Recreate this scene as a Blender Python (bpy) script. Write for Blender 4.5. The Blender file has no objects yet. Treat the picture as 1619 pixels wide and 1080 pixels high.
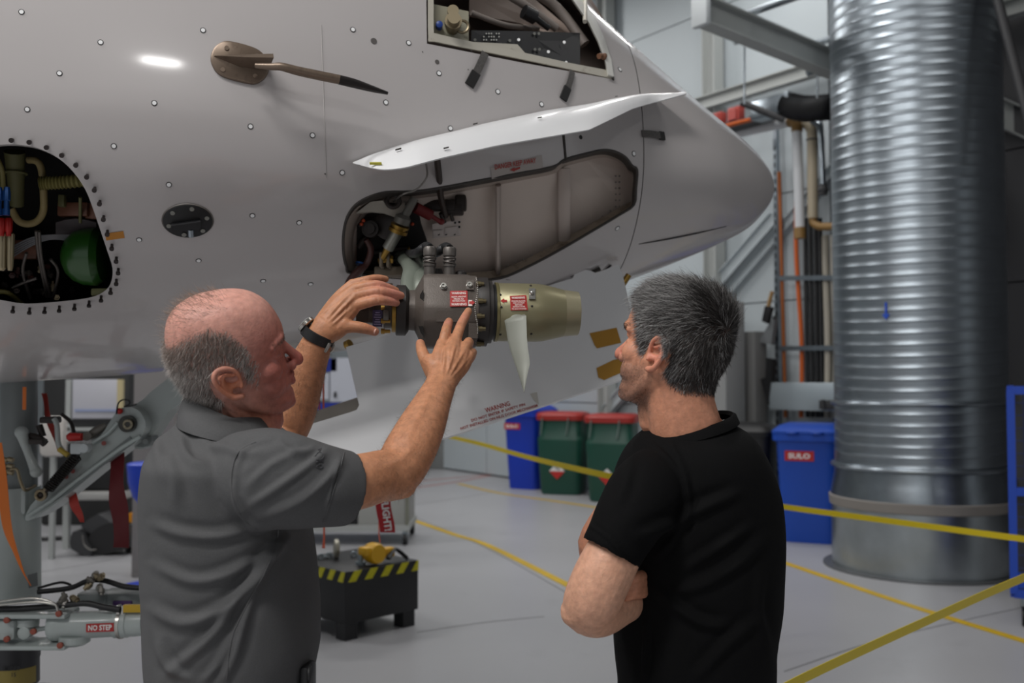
import bpy, bmesh, math, random
import numpy as np
from mathutils import Vector, Matrix
from mathutils.geometry import delaunay_2d_cdt
SC = bpy.context.scene
COL = SC.collection
random.seed(5); RNG = np.random.default_rng(5)
FPX = 1574.0; CAMZ = 1.5; TH = math.atan(60.0/FPX)
# ---------------------------------------------------------------- camera
cd = bpy.data.cameras.new('camera'); cam = bpy.data.objects.new('camera', cd); COL.objects.link(cam)
cam.location = (0, 0, CAMZ); cam.rotation_euler = (math.pi/2+TH, 0, 0)
cd.sensor_width = 36; cd.lens = FPX/1619*36; cd.clip_start = .05; cd.clip_end = 200
cd.dof.use_dof = True; cd.dof.focus_distance = 2.02; cd.dof.aperture_fstop = 4.0
SC.camera = cam
# ---------------------------------------------------------------- world, lamps, exposure
SC.view_settings.view_transform = 'Standard'; SC.view_settings.look = 'None'
SC.view_settings.exposure = 0.0; SC.view_settings.gamma = 1.0; SC.view_settings.use_curve_mapping = False
wd = bpy.data.worlds.new('world'); SC.world = wd; wd.use_nodes = True
wd.node_tree.nodes['Background'].inputs[0].default_value = (.93, .97, 1, 1)
wd.node_tree.nodes['Background'].inputs[1].default_value = .5
def area(name, loc, target, sx, sy, power, col=(1, .985, .965)):
    l = bpy.data.lights.new(name, 'AREA'); l.shape = 'RECTANGLE'; l.size = sx; l.size_y = sy; l.energy = power; l.color = col
    o = bpy.data.objects.new(name, l); COL.objects.link(o); o.location = loc
    d = Vector(target)-Vector(loc); o.rotation_euler = d.to_track_quat('-Z', 'Y').to_euler()
    return o
LAMPS = [(-4.2, 0.6, 190), (-1.6, -1.2, 190), (-3.6, -3.0, 190), (-5.5, 7.0, 130), (0.6, 6.6, 90), (3.6, 3.4, 40), (-1.5, 12.5, 120), (1.6, 9.6, 70), (-7, 13, 140)]
for lx, ly, pw in LAMPS:
    area('hangar_lamp', (lx, ly, 6.7), (lx+.25, ly+.1, 0), .34, 2.6, pw)

area('hangar_lamp', (2.34, -8.4, 6.7), (2.2, -7.5, 0), .7, .5, 110)

# ---------------------------------------------------------------- helpers: pixels
def ray(px, py):
    x = (px-809.5)/FPX; y = (540-py)/FPX
    return np.array([x, math.cos(TH)-y*math.sin(TH), math.sin(TH)+y*math.cos(TH)])
def P(px, py, Y):
    d = ray(px, py); return np.array([0, 0, CAMZ])+d*(Y/d[1])
def F(px, py, z=0.0):
    d = ray(px, py); t = (z-CAMZ)/d[2]; return np.array([0, 0, CAMZ])+d*t
def proj(v):
    v = np.asarray(v, float); r = v-np.array([0, 0, CAMZ])
    fw = r[..., 1]*math.cos(TH)+r[..., 2]*math.sin(TH); up = -r[..., 1]*math.sin(TH)+r[..., 2]*math.cos(TH)
    return np.stack([809.5+FPX*r[..., 0]/fw, 540-FPX*up/fw], -1)
def ph(px, Y): return px*Y/FPX      # a pixel length at depth Y, in metres
# ---------------------------------------------------------------- helpers: materials
def lin(h):
    if not isinstance(h, str): return tuple(h)[:3]+(1,)
    h = h.lstrip('#'); c = [int(h[i:i+2], 16)/255 for i in (0, 2, 4)]
    return tuple(x/12.92 if x <= .04045 else ((x+.055)/1.055)**2.4 for x in c)+(1,)
MATS = {}
def mat(name, col, rough=.5, metal=0.0, var=0.0, vscale=8.0, bump=0.0, bscale=60.0, coat=0.0, spec=None, emit=None, attr=None, stretch=None, sss=0.0, trans=0.0, dirt=None, dscale=3.0, dlo=.55, dhi=.75):
    if name in MATS: return MATS[name]
    m = bpy.data.materials.new(name); m.use_nodes = True; nt = m.node_tree; b = nt.nodes['Principled BSDF']
    c = lin(col); b.inputs['Base Color'].default_value = c; b.inputs['Roughness'].default_value = rough; b.inputs['Metallic'].default_value = metal
    if spec is not None: b.inputs['Specular IOR Level'].default_value = spec
    if coat: b.inputs['Coat Weight'].default_value = coat; b.inputs['Coat Roughness'].default_value = .08
    if sss: b.inputs['Subsurface Weight'].default_value = sss; b.inputs['Subsurface Radius'].default_value = (.012, .004, .002); b.inputs['Subsurface Scale'].default_value = 1.0
    if trans: b.inputs['Transmission Weight'].default_value = trans
    if emit: b.inputs['Emission Color'].default_value = c; b.inputs['Emission Strength'].default_value = emit
    tc = nt.nodes.new('ShaderNodeTexCoord'); src = tc.outputs['Object']
    if stretch:
        mp = nt.nodes.new('ShaderNodeMapping'); mp.inputs['Scale'].default_value = stretch; nt.links.new(src, mp.inputs[0]); src = mp.outputs[0]
    cur = None
    if attr:
        a = nt.nodes.new('ShaderNodeAttribute'); a.attribute_name = attr; cur = a.outputs['Color']
    if var:
        n = nt.nodes.new('ShaderNodeTexNoise'); n.inputs['Scale'].default_value = vscale; n.inputs['Detail'].default_value = 6; nt.links.new(src, n.inputs['Vector'])
        mr = nt.nodes.new('ShaderNodeMapRange'); mr.inputs[1].default_value = .3; mr.inputs[2].default_value = .7; mr.inputs[3].default_value = 1-var; mr.inputs[4].default_value = 1+var
        nt.links.new(n.outputs[0], mr.inputs[0])
        mx = nt.nodes.new('ShaderNodeVectorMath'); mx.operation = 'SCALE'
        if cur: nt.links.new(cur, mx.inputs[0])
        else: mx.inputs[0].default_value = c[:3]
        nt.links.new(mr.outputs[0], mx.inputs['Scale']); cur = mx.outputs[0]
    if dirt:
        n = nt.nodes.new('ShaderNodeTexNoise'); n.inputs['Scale'].default_value = dscale; n.inputs['Detail'].default_value = 8; n.inputs['Roughness'].default_value = .65; nt.links.new(src, n.inputs['Vector'])
        mr = nt.nodes.new('ShaderNodeMapRange'); mr.inputs[1].default_value = dlo; mr.inputs[2].default_value = dhi; nt.links.new(n.outputs[0], mr.inputs[0])
        mx = nt.nodes.new('ShaderNodeMix'); mx.data_type = 'RGBA'; nt.links.new(mr.outputs[0], mx.inputs[0])
        if cur: nt.links.new(cur, mx.inputs[6])
        else: mx.inputs[6].default_value = c
        mx.inputs[7].default_value = lin(dirt); cur = mx.outputs[2]
    if cur: nt.links.new(cur, b.inputs['Base Color'])
    if bump:
        n = nt.nodes.new('ShaderNodeTexNoise'); n.inputs['Scale'].default_value = bscale; n.inputs['Detail'].default_value = 4; nt.links.new(src, n.inputs['Vector'])
        bp = nt.nodes.new('ShaderNodeBump'); bp.inputs['Strength'].default_value = bump; bp.inputs['Distance'].default_value = .002
        nt.links.new(n.outputs[0], bp.inputs['Height']); nt.links.new(bp.outputs[0], b.inputs['Normal'])
    MATS[name] = m; return m
# ---------------------------------------------------------------- helpers: shapes -> (verts, faces)
def nrm(v): v = np.asarray(v, float); return v/max(np.linalg.norm(v), 1e-12)
def frame(d):
    d = nrm(d); a = np.array([0, 0, 1.0]) if abs(d[2]) < .9 else np.array([1.0, 0, 0])
    x = nrm(np.cross(a, d)); return x, np.cross(d, x), d
def box(c, s, ax=None, ay=None, az=None):
    c = np.asarray(c, float); X = np.array([1, 0, 0.]) if ax is None else nrm(ax); Y = np.array([0, 1, 0.]) if ay is None else nrm(ay); Z = np.cross(X, Y) if az is None else nrm(az)
    v = [c+X*s[0]/2*i+Y*s[1]/2*j+Z*s[2]/2*k for i in (-1, 1) for j in (-1, 1) for k in (-1, 1)]
    return np.array(v), [(0, 1, 3, 2), (4, 6, 7, 5), (0, 4, 5, 1), (2, 3, 7, 6), (0, 2, 6, 4), (1, 5, 7, 3)]
def bbox(c, s, bev=.01, ax=None, ay=None, az=None, seg=2):
    bm = bmesh.new(); v, f = box((0, 0, 0), s); vs = [bm.verts.new(p) for p in v]
    for q in f: bm.faces.new([vs[i] for i in q])
    bmesh.ops.recalc_face_normals(bm, faces=bm.faces)
    bmesh.ops.bevel(bm, geom=bm.edges[:], offset=min(bev, min(s)*.45), segments=seg, affect='EDGES', profile=.5)
    X = np.array([1, 0, 0.]) if ax is None else nrm(ax); Y = np.array([0, 1, 0.]) if ay is None else nrm(ay); Z = np.cross(X, Y) if az is None else nrm(az)
    bm.verts.ensure_lookup_table(); bm.verts.index_update()
    c = np.asarray(c, float); vv = np.array([c+X*w.co.x+Y*w.co.y+Z*w.co.z for w in bm.verts]); ff = [tuple(w.index for w in g.verts) for g in bm.faces]; bm.free()
    return vv, ff
def loft(rings, cap0=True, cap1=True, closed=True):
    n = len(rings[0]); v = np.concatenate([np.asarray(r, float) for r in rings]); f = []
    for i in range(len(rings)-1):
        for j in range(n if closed else n-1):
            k = (j+1) % n; f.append((i*n+j, i*n+k, (i+1)*n+k, (i+1)*n+j))
    if cap0: f.append(tuple(range(n))[::-1])
    if cap1: f.append(tuple((len(rings)-1)*n+j for j in range(n)))
    return v, f
def ring(c, x, y, rx, ry=None, n=16, ph0=0.0, pw=2.0):
    ry = rx if ry is None else ry; c = np.asarray(c, float)
    a = np.arange(n)*2*math.pi/n+ph0; ca, sa = np.cos(a), np.sin(a)
    ca = np.sign(ca)*np.abs(ca)**(2/pw); sa = np.sign(sa)*np.abs(sa)**(2/pw)
    return c+np.outer(ca*rx, x)+np.outer(sa*ry, y)
def cyl(p0, p1, r0, r1=None, n=16):
    r1 = r0 if r1 is None else r1; x, y, d = frame(np.asarray(p1)-np.asarray(p0))
    return loft([ring(p0, x, y, r0, n=n), ring(p1, x, y, r1, n=n)])
def lathe(p0, d, prof, n=24, ph0=0.0):
    x, y, d = frame(d); p0 = np.asarray(p0, float)
    return loft([ring(p0+d*h, x, y, max(r, 1e-4), n=n, ph0=ph0) for h, r in prof])
def sphere(c, r, n=14, s=(1, 1, 1)):
    rs = []
    for i in range(1, n):
        t = -math.pi/2+math.pi*i/n; rs.append(ring((0, 0, math.sin(t)*r), np.array([1, 0, 0.]), np.array([0, 1., 0]), math.cos(t)*r, n=n*2))
    v, f = loft(rs); return v*np.array(s)+np.asarray(c, float), f
def catmull(pts, k=6, closed=False):
    p = np.asarray(pts, float); n = len(p); out = []
    if n < 3 and not closed: return p
    rng = range(n if closed else n-1)
    for i in rng:
        if closed: a, b, c, d = p[(i-1) % n], p[i], p[(i+1) % n], p[(i+2) % n]
        else: a, b, c, d = p[max(i-1, 0)], p[i], p[i+1], p[min(i+2, n-1)]
        for t in np.arange(k)/k:
            out.append(.5*((2*b)+(-a+c)*t+(2*a-5*b+4*c-d)*t*t+(-a+3*b-3*c+d)*t**3))
    if not closed: out.append(p[-1])
    return np.array(out)
def tube(pts, r, n=10, k=5, flat=None):
    """round (or flattened) tube along a smoothed path; r a number or one per point"""
    p = np.asarray(pts, float); rr = np.full(len(p), r, float) if np.isscalar(r) else np.asarray(r, float)
    q = catmull(np.column_stack([p, rr]), k) if k > 1 else np.column_stack([p, rr])
    c, rad = q[:, :3], q[:, 3]; t = np.gradient(c, axis=0); x, y, _ = frame(t[0]); rs = []
    for i in range(len(c)):
        d = nrm(t[i]); x = nrm(x-d*np.dot(x, d)); y = np.cross(d, x)
        rs.append(ring(c[i], x, y, max(rad[i], 1e-4), (flat or 1)*max(rad[i], 1e-4), n=n))
    return loft(rs)
def limb(pts, k=5, n=20, up=(0, 0, 1)):
    """flesh limb: points (x,y,z, r_across, r_depth); 'across' follows up x direction; ends rounded"""
    q = catmull(np.asarray(pts, float), k); c = q[:, :3]; t = np.gradient(c, axis=0); rs = []; up = nrm(up)
    y0 = None
    for i in range(len(c)):
        d = nrm(t[i]); x = np.cross(up, d)
        if np.linalg.norm(x) < .2: x = np.cross((.3, 1, 0), d)
        x = nrm(x)
        if y0 is not None and np.dot(x, y0) < 0: x = -x
        y0 = x; y = np.cross(d, x); rs.append((c[i], x, y, d, q[i, 3], q[i, 4]))
    out = []
    for s, e in ((0, -1),):
        c0, x, y, d, a, b = rs[0]
        for th in (75, 45, 20): out.append(ring(c0-d*min(a, b)*math.sin(math.radians(th))*.9, x, y, a*math.cos(math.radians(th)), b*math.cos(math.radians(th)), n))
        for c0, x, y, d, a, b in rs: out.append(ring(c0, x, y, a, b, n))
        for th in (20, 45, 75): out.append(ring(c0+d*min(a, b)*math.sin(math.radians(th))*.9, x, y, a*math.cos(math.radians(th)), b*math.cos(math.radians(th)), n))
    return loft(out)
def torus(c, d, R, r, n=32, m=8, sx=1.0):
    x, y, d = frame(d); rs = []; c = np.asarray(c, float)
    a = np.arange(n)*2*math.pi/n; v = []; f = []
    for i in range(n):
        o = x*math.cos(a[i])*sx+y*math.sin(a[i])
        for j in range(m):
            b = 2*math.pi*j/m; v.append(c+o*(R+r*math.cos(b))+d*r*math.sin(b))
    for i in range(n):
        for j in range(m): f.append((i*m+j, ((i+1) % n)*m+j, ((i+1) % n)*m+(j+1) % m, i*m+(j+1) % m))
    return np.array(v), f
def prism(poly, off):
    """solid between a polygon of points and its copy moved by off"""
    p = np.asarray(poly, float); return loft([p, p+np.asarray(off, float)])
def quadgrid(A):
    A = np.asarray(A, float); h, w = A.shape[:2]
    return A.reshape(-1, 3), [(i*w+j, i*w+j+1, (i+1)*w+j+1, (i+1)*w+j) for i in range(h-1) for j in range(w-1)]
def sheet(A, th):
    """grid of points thickened by th (a vector or a number along the normal)"""
    A = np.asarray(A, float)
    if np.isscalar(th):
        du = np.gradient(A, axis=0); dv = np.gradient(A, axis=1); N = np.cross(du, dv); N /= np.maximum(np.linalg.norm(N, axis=2, keepdims=True), 1e-9); B = A+N*th
    else: B = A+np.asarray(th, float)
    h, w = A.shape[:2]; va, fa = quadgrid(A); vb, fb = quadgrid(B); n = h*w; f = [t[::-1] for t in fa]+[tuple(i+n for i in t) for t in fb]
    bd = [j for j in range(w)]+[i*w+w-1 for i in range(1, h)]+[(h-1)*w+j for j in range(w-2, -1, -1)]+[i*w for i in range(h-2, 0, -1)]
    for i in range(len(bd)):
        a, b = bd[i], bd[(i+1) % len(bd)]; f.append((a, b, b+n, a+n))
    return np.concatenate([va, vb]), f
# ---------------------------------------------------------------- helpers: objects
ORIGIN = {}
def tag(o, label=None, cat=None, group=None, kind=None):
    if label: o['label'] = label
    if cat: o['category'] = cat
    if group: o['group'] = group
    if kind: o['kind'] = kind
    return o
def thing(name, loc, label=None, cat=None, group=None, kind=None):
    o = bpy.data.objects.new(name, None); COL.objects.link(o); o.location = loc; o.empty_display_size = .1
    ORIGIN[o] = np.asarray(loc, float); return tag(o, label, cat, group, kind)
class MB:
    def __init__(s): s.v = []; s.f = []; s.m = []; s.n = 0
    def add(s, vf, mi=0):
        v, f = vf; v = np.asarray(v, float); s.v.append(v); s.f += [tuple(i+s.n for i in t) for t in f]; s.m += [mi]*len(f); s.n += len(v); return s
    def data(s): return np.concatenate(s.v), s.f
    def build(s, name, mats, parent=None, smooth=40, label=None, cat=None, group=None, kind=None, fixn=True, cols=None):
        v = np.concatenate(s.v); mats = mats if isinstance(mats, (list, tuple)) else [mats]
        if parent is not None: o0 = ORIGIN[parent]
        else: o0 = np.array([(v[:, 0].min()+v[:, 0].max())/2, (v[:, 1].min()+v[:, 1].max())/2, v[:, 2].min()])
        me = bpy.data.meshes.new(name); me.from_pydata((v-o0).tolist(), [], s.f)
        for m in mats: me.materials.append(m)
        if len(mats) > 1: me.polygons.foreach_set('material_index', s.m)
        if fixn:
            bm = bmesh.new(); bm.from_mesh(me); bmesh.ops.recalc_face_normals(bm, faces=bm.faces); bm.to_mesh(me); bm.free()
        if cols is not None:
            ca = me.color_attributes.new('Col', 'FLOAT_COLOR', 'POINT'); ca.data.foreach_set('color', np.asarray(cols, np.float32).ravel())
        if smooth:
            me.polygons.foreach_set('use_smooth', [True]*len(me.polygons)); 
            if smooth < 180: me.set_sharp_from_angle(angle=math.radians(smooth))
        me.update(); o = bpy.data.objects.new(name, me); COL.objects.link(o)
        if parent is not None: o.parent = parent; ORIGIN[o] = ORIGIN[parent]
        else: o.location = o0; ORIGIN[o] = o0
        return tag(o, label, cat, group, kind)
def part(name, vf, m, parent, **k):
    b = MB()
    for q in (vf if isinstance(vf, list) else [vf]): b.add(q)
    return b.build(name, m, parent, **k)
def parts(name, vfs, m, parent, **k):
    return [part(name, q, m, parent, **k) for q in vfs]
def copy_tree(o, delta, parent=None, label=None):
    c = o.copy(); COL.objects.link(c); c.parent = parent
    if parent is None: c.location = Vector(o.location)+Vector(delta); ORIGIN[c] = ORIGIN[o]+np.asarray(delta, float)
    else: ORIGIN[c] = ORIGIN[parent]
    if label: c['label'] = label
    for ch in list(o.children): copy_tree(ch, delta, c)
    return c
def remesh(vf, voxel, smooth=4, fac=.5):
    v, f = vf; me = bpy.data.meshes.new('tmp'); me.from_pydata(np.asarray(v).tolist(), [], f)
    bm = bmesh.new(); bm.from_mesh(me); bmesh.ops.recalc_face_normals(bm, faces=bm.faces); bm.to_mesh(me); bm.free()
    o = bpy.data.objects.new('tmp', me); COL.objects.link(o)
    m = o.modifiers.new('r', 'REMESH'); m.mode = 'VOXEL'; m.voxel_size = voxel
    if smooth: s = o.modifiers.new('s', 'SMOOTH'); s.factor = fac; s.iterations = smooth
    dg = bpy.context.evaluated_depsgraph_get(); e = o.evaluated_get(dg).to_mesh()
    V = np.empty(len(e.vertices)*3, np.float32); e.vertices.foreach_get('co', V); V = V.reshape(-1, 3).astype(float)
    Fc = [tuple(p.vertices) for p in e.polygons]
    N = np.empty(len(e.vertices)*3, np.float32); e.vertices.foreach_get('normal', N)
    o.evaluated_get(dg).to_mesh_clear(); bpy.data.objects.remove(o); bpy.data.meshes.remove(me)
    return V, Fc, N.reshape(-1, 3).astype(float)
def text(s, size=1.0, bold=.0, space=1.0, cond=1.0):
    """flat text as (2-D points, faces), centred, with cap height about size"""
    c = bpy.data.curves.new('t', 'FONT'); c.body = s; c.size = size*1.4; c.offset = bold*size; c.space_character = space; c.align_x = 'CENTER'; c.align_y = 'CENTER'; c.resolution_u = 2
    o = bpy.data.objects.new('t', c); COL.objects.link(o); dg = bpy.context.evaluated_depsgraph_get(); e = o.evaluated_get(dg).to_mesh()
    v = np.array([p.co[:] for p in e.vertices]); f = [tuple(p.vertices) for p in e.polygons]
    o.evaluated_get(dg).to_mesh_clear(); bpy.data.objects.remove(o); bpy.data.curves.remove(c)
    v = v[:, :2]; v[:, 0] *= cond; v -= (v.min(0)+v.max(0))/2
    return v, f
def flat_text(s, c, x, y, size, bold=.02, cond=1.0, width=None, off=0.0):
    v, f = text(s, size, bold, cond=cond)
    if width: v[:, 0] *= width/(v[:, 0].max()-v[:, 0].min())
    x = nrm(x); y = nrm(y); n = np.cross(x, y)
    return np.asarray(c)+np.outer(v[:, 0], x)+np.outer(v[:, 1], y)+n*off, f
def inpoly(pt, poly):
    x, y = pt[..., 0], pt[..., 1]; r = np.zeros(x.shape, bool); n = len(poly); j = n-1
    for i in range(n):
        xi, yi = poly[i]; xj, yj = poly[j]
        with np.errstate(divide='ignore', invalid='ignore'):
            r ^= ((yi > y) != (yj > y)) & (x < (xj-xi)*(y-yi)/(yj-yi)+xi)
        j = i
    return r
def pchip(xs, ys):
    xs = np.asarray(xs, float); ys = np.asarray(ys, float); h = np.diff(xs); d = np.diff(ys)/h; m = np.zeros(len(xs)); m[0] = d[0]; m[-1] = d[-1]
    for i in range(1, len(xs)-1):
        if d[i-1]*d[i] > 0:
            w1 = 2*h[i]+h[i-1]; w2 = h[i]+2*h[i-1]; m[i] = (w1+w2)/(w1/d[i-1]+w2/d[i])
    def f(x):
        x = np.clip(np.asarray(x, float), xs[0], xs[-1]); i = np.clip(np.searchsorted(xs, x, 'right')-1, 0, len(xs)-2); t = (x-xs[i])/h[i]
        return (2*t**3-3*t*t+1)*ys[i]+(t**3-2*t*t+t)*h[i]*m[i]+(-2*t**3+3*t*t)*ys[i+1]+(t**3-t*t)*h[i]*m[i+1]
    return f
# ================================================================= the hangar
AW = np.array([-.575, .818, 0]); BW = np.array([.818, .575, 0])     # along and across the side wall
W0 = np.array([3.66, 9.86, 0.])
UP = np.array([0, 0, 1.])
def W(t, z=0.0, off=0.0): return W0+AW*t-BW*off+UP*z                # a point on the wall, off metres in front
def wallpt(px, py, off=0.0):
    d = ray(px, py); o = np.array([0, 0, CAMZ]); w = W0-BW*off; t = np.dot(w-o, BW)/np.dot(d, BW); p = o+d*t
    return np.dot(p-W0, AW), p[2]
m_floor = mat('floor_epoxy', '#a8a8ab', rough=.34, var=.05, vscale=.7, spec=.4, dirt='#939396', dscale=1.3, dlo=.6, dhi=.9)
m_wall = mat('wall_panel', '#b4bcc0', rough=.55, var=.015, vscale=2)
m_wallgrey = mat('wall_grey', '#8b8c8c', rough=.6, var=.02)
m_steelpaint = mat('steel_paint', '#a9acaa', rough=.5)
m_dark = mat('dark_steel', '#343436', rough=.6)
m_black = mat('black_plastic', '#141416', rough=.5)
m_yellow = mat('yellow_tape', '#d8bf10', rough=.5)
m_galv = mat('galvanised', '#949ca3', rough=.32, metal=1.0, var=.10, vscale=9)
fl = MB().add(box((0, 6, -.1), (34, 40, .2))).build('floor', m_floor, kind='structure', smooth=0)
# floor markings lie on the floor: parts of it
def strip(pts, w, z=.0015, th=.0012):
    p = catmull(np.asarray(pts, float), 4); t = np.gradient(p, axis=0); n = np.stack([-t[:, 1], t[:, 0], 0*t[:, 0]], 1); n /= np.linalg.norm(n, axis=1, keepdims=True)
    return sheet(np.stack([p-n*w/2+[0, 0, z], p+n*w/2+[0, 0, z]], 1), (0, 0, th))
m_fl = mat('floor_line_yellow', '#c9a516', rough=.5, var=.1, vscale=5); m_flr = mat('floor_line_red', '#b0706a', rough=.5, var=.15, vscale=3)
for pts in ([(640, 818), (720, 846), (770, 862), (895, 924), (960, 958)], [(725, 765), (790, 780), (880, 793), (950, 804)], [(1200, 877), (1240, 890), (1430, 955), (1619, 1014), (1700, 1040)]):
    part('yellow_floor_line', strip([F(*q) for q in pts], .075), m_fl, fl, label='yellow painted floor line')
for pts in ([(560, 785), (650, 772), (735, 760), (812, 744)], [(570, 768), (650, 762), (760, 752), (812, 747)], [(120, 812), (200, 800), (300, 788)]):
    part('red_floor_line', strip([F(*q) for q in pts], .06), m_flr, fl, label='faded red floor line')
m_seam = mat('floor_seam', '#77777a', rough=.6)
for pts in ([(640, 800), (760, 782), (860, 760)], [(648, 815), (760, 862), (900, 940)], [(60, 905), (150, 890), (240, 872)], [(660, 1000), (760, 985), (860, 975)], [(1240, 1062), (1400, 1010), (1619, 960)]):
    part('floor_joint', strip([F(*q) for q in pts], .012, z=.0008, th=.0004), m_seam, fl)
# side wall: insulated panels with seams, panel by panel
wl = MB().add(box(W(6, 4, -.16), (34, .1, 8), AW, BW)).build('wall_side', m_wallgrey, kind='structure', smooth=0)
t = -9.0; k = 0
t12, _ = wallpt(1135, 300)
edges = sorted([wallpt(1133, 100)[0], wallpt(965, 100)[0], wallpt(1312, 300)[0]]); step = 3.0
tt = [edges[0]-2*step, edges[0]-step]+edges
while tt[-1] < 20: tt.append(tt[-1]+step)
zs = [0.02, 1.18, 2.36, 3.54, 4.72, 5.9, 7.08, 8.0]
for i in range(len(tt)-1):
    for j in range(len(zs)-1):
        w = tt[i+1]-tt[i]; h = zs[j+1]-zs[j]
        part('wall_panel', box(W((tt[i]+tt[i+1])/2, (zs[j]+zs[j+1])/2, -.06), (w-.02, .1, h-.014), AW, BW), m_wall if i > 1 else mat('wall_panel_dark', '#3e3e41', rough=.7), wl, smooth=0)  # panels from the duct rightwards are darker grey
MB().add(box((0, 6, 8.1), (34, 40, .2))).build('ceiling', mat('ceiling_sheet', '#9a9c9e', rough=.7), kind='structure', smooth=0)
MB().add(box((-14, 8, 4), (.2, 36, 8))).build('wall_left', m_wall, kind='structure', smooth=0)
MB().add(box((8, -11, 4), (18, .2, 8))).build('unseen_blocker_wall', mat('blocker_grey', '#6c6e70', rough=.7), kind='structure', smooth=0)  # added unseen wall: blocks daylight from the right, leaves the left open
MB().add(box((0, 24, 4), (34, .2, 8))).build('wall_back', m_wall, kind='structure', smooth=0)
# steel of the wall: columns, girts, cross braces
def member(name, a, b, w, d, m, parent=None, label=None, cat=None, **k):
    a = np.asarray(a, float); b = np.asarray(b, float); x = nrm(b-a); y = np.cross(UP, x) if abs(x[2]) < .95 else np.array([BW[0], BW[1], 0]); y = nrm(y); z = np.cross(x, y)
    s = MB(); L = np.linalg.norm(b-a); c = (a+b)/2
    s.add(box(c+z*w/2, (L, d, .012), x, y, z)); s.add(box(c-z*w/2, (L, d, .012), x, y, z)); s.add(box(c, (L, .012, w), x, y, z))
    return s.build(name, m, parent, label=label, cat=cat, smooth=0, **k)
def wcol(px, off=.12, w=.18):
    t, _ = wallpt(px, 300, off); return member('wall_column', W(t, 0, off), W(t, 8, off), w, .16, m_steelpaint, kind='structure')
for q in (1128, 958): wcol(q)
# diagonal braces seen under the nose and behind the bins
def wbrace(a, b, off=.22, w=.14):
    ta, za = wallpt(*a, off); tb, zb = wallpt(*b, off); return member('wall_brace', W(ta, za, off), W(tb, zb, off), w, .1, m_wall, kind='structure')
wbrace((1225, 345), (925, 690), off=.1)
wbrace((1330, 255), (1120, 500), off=.03, w=.10)
# girt lines
for (a, b) in (((1100, 162), (1330, 98)), ((1100, 168), (1330, 104))):
    pass
ta, za = wallpt(1100, 165, .2); tb, zb = wallpt(1330, 100, .2)
member('wall_girt', W(tb-3, (za+zb)/2, .2), W(14, (za+zb)/2, .2), .14, .12, m_steelpaint, kind='structure')
# dark grey wall slab right of the duct
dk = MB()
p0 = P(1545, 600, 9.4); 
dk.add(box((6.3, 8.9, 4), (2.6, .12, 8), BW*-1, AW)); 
dk.build('wall_right', mat('wall_slab_dark', '#48484a', rough=.7), kind='structure', smooth=0)
for (a, b, w) in (((1552, 60, 9.0), (1640, 25, 8.8), .26), ((1552, 135, 9.0), (1640, 100, 8.8), .2), ((1552, 165, 8.9), (1660, 215, 8.6), .22), ((1552, 262, 9.0), (1640, 245, 8.8), .12), ((1552, 355, 9.0), (1640, 345, 8.8), .06)):
    member('mezzanine_beam', P(*a), P(*b), w, .2, m_steelpaint if w > .19 else m_dark, kind='structure')
o = MB(); o.add(cyl(P(1567, -40, 7.4), P(1640, 240, 7.0), .035)); o.build('conduit_pipe', m_dark, label='dark slanting conduit at the upper right edge beyond the steel duct', cat='conduit')
# --- the spiral duct
DY = 8.05; DX = (1452-809.5)/FPX*DY; DC = np.array([DX, DY, 0])
duct = thing('spiral_duct', DC, 'tall ribbed galvanised steel duct rising from the floor', 'duct')
R = .655
def ductring(z, r, n=72): return ring(DC+UP*z, np.array([1., 0, 0]), np.array([0, 1., 0]), r, n=n)
def dz(py): return P(1452, py, DY-R)[2]
lean = 0.0
rb = MB(); z0 = dz(778); pitch = .088; rings = []; zz = z0; prof = []
while zz < 7.75:
    prof += [(zz, R-.0012), (zz+.004, R+.0008), (zz+.012, R+.0008), (zz+.016, R-.0012), (zz+.05, R-.0005), (zz+pitch-.006, R-.0012)]; zz += pitch
def helix_rings(prof, n=72):
    out = []
    for z, r in prof:
        a = np.arange(n)*2*math.pi/n; zo = .06*np.sin(a+.6)
        out.append(np.stack([DC[0]+r*np.cos(a), DC[1]+r*np.sin(a), z+zo*(min(1, (z-z0)/.5))], 1))
    return out
part('duct_pipe', loft(helix_rings(prof)), mat('duct_galv', '#9aa2a9', rough=.35, metal=1.0, var=.07, vscale=6), duct, smooth=50)
for py, rr in ((640, .018), (747, .022)):
    part('clamp_ring', torus(DC+UP*dz(py), UP, R+.012, rr, n=64), m_galv, duct)
part('duct_cone', loft([ductring(z, r) for z, r in ((dz(752), R), (dz(764), R+.006), (dz(775), R+.016), (dz(790), R+.03), (dz(800), R+.036))]), m_galv, duct)
part('duct_joint_band', loft([ductring(z, r) for z, r in ((dz(818), R+.02), (dz(815), R+.045), (dz(800), R+.05), (dz(797), R+.02))]), mat('joint_sealant', '#8f8a85', rough=.6, metal=.4), duct)
part('duct_base', loft([ductring(z, r) for z, r in ((0, R+.03), (.3, R+.03), (dz(812), R+.03))]), mat('galv_base', '#aeb5b8', rough=.32, metal=1.0, var=.16, vscale=3), duct)
part('floor_flange', loft([ductring(z, r) for z, r in ((0.0, R+.1), (.012, R+.1), (.014, R+.03))]), mat('flange_dark', '#6c6e70', rough=.5, metal=.6), duct)
m_bluemark = mat('marker_blue', '#1f4fc0', rough=.5)
pm = P(1387, 500, DY-R*.94)
ang = math.atan2(pm[1]-DC[1], pm[0]-DC[0]); nn = np.array([math.cos(ang), math.sin(ang), 0]); tx = np.cross(UP, nn)
def dpt(py): return DC+nn*(R+.005)+UP*P(1387, py, pm[1])[2]
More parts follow.
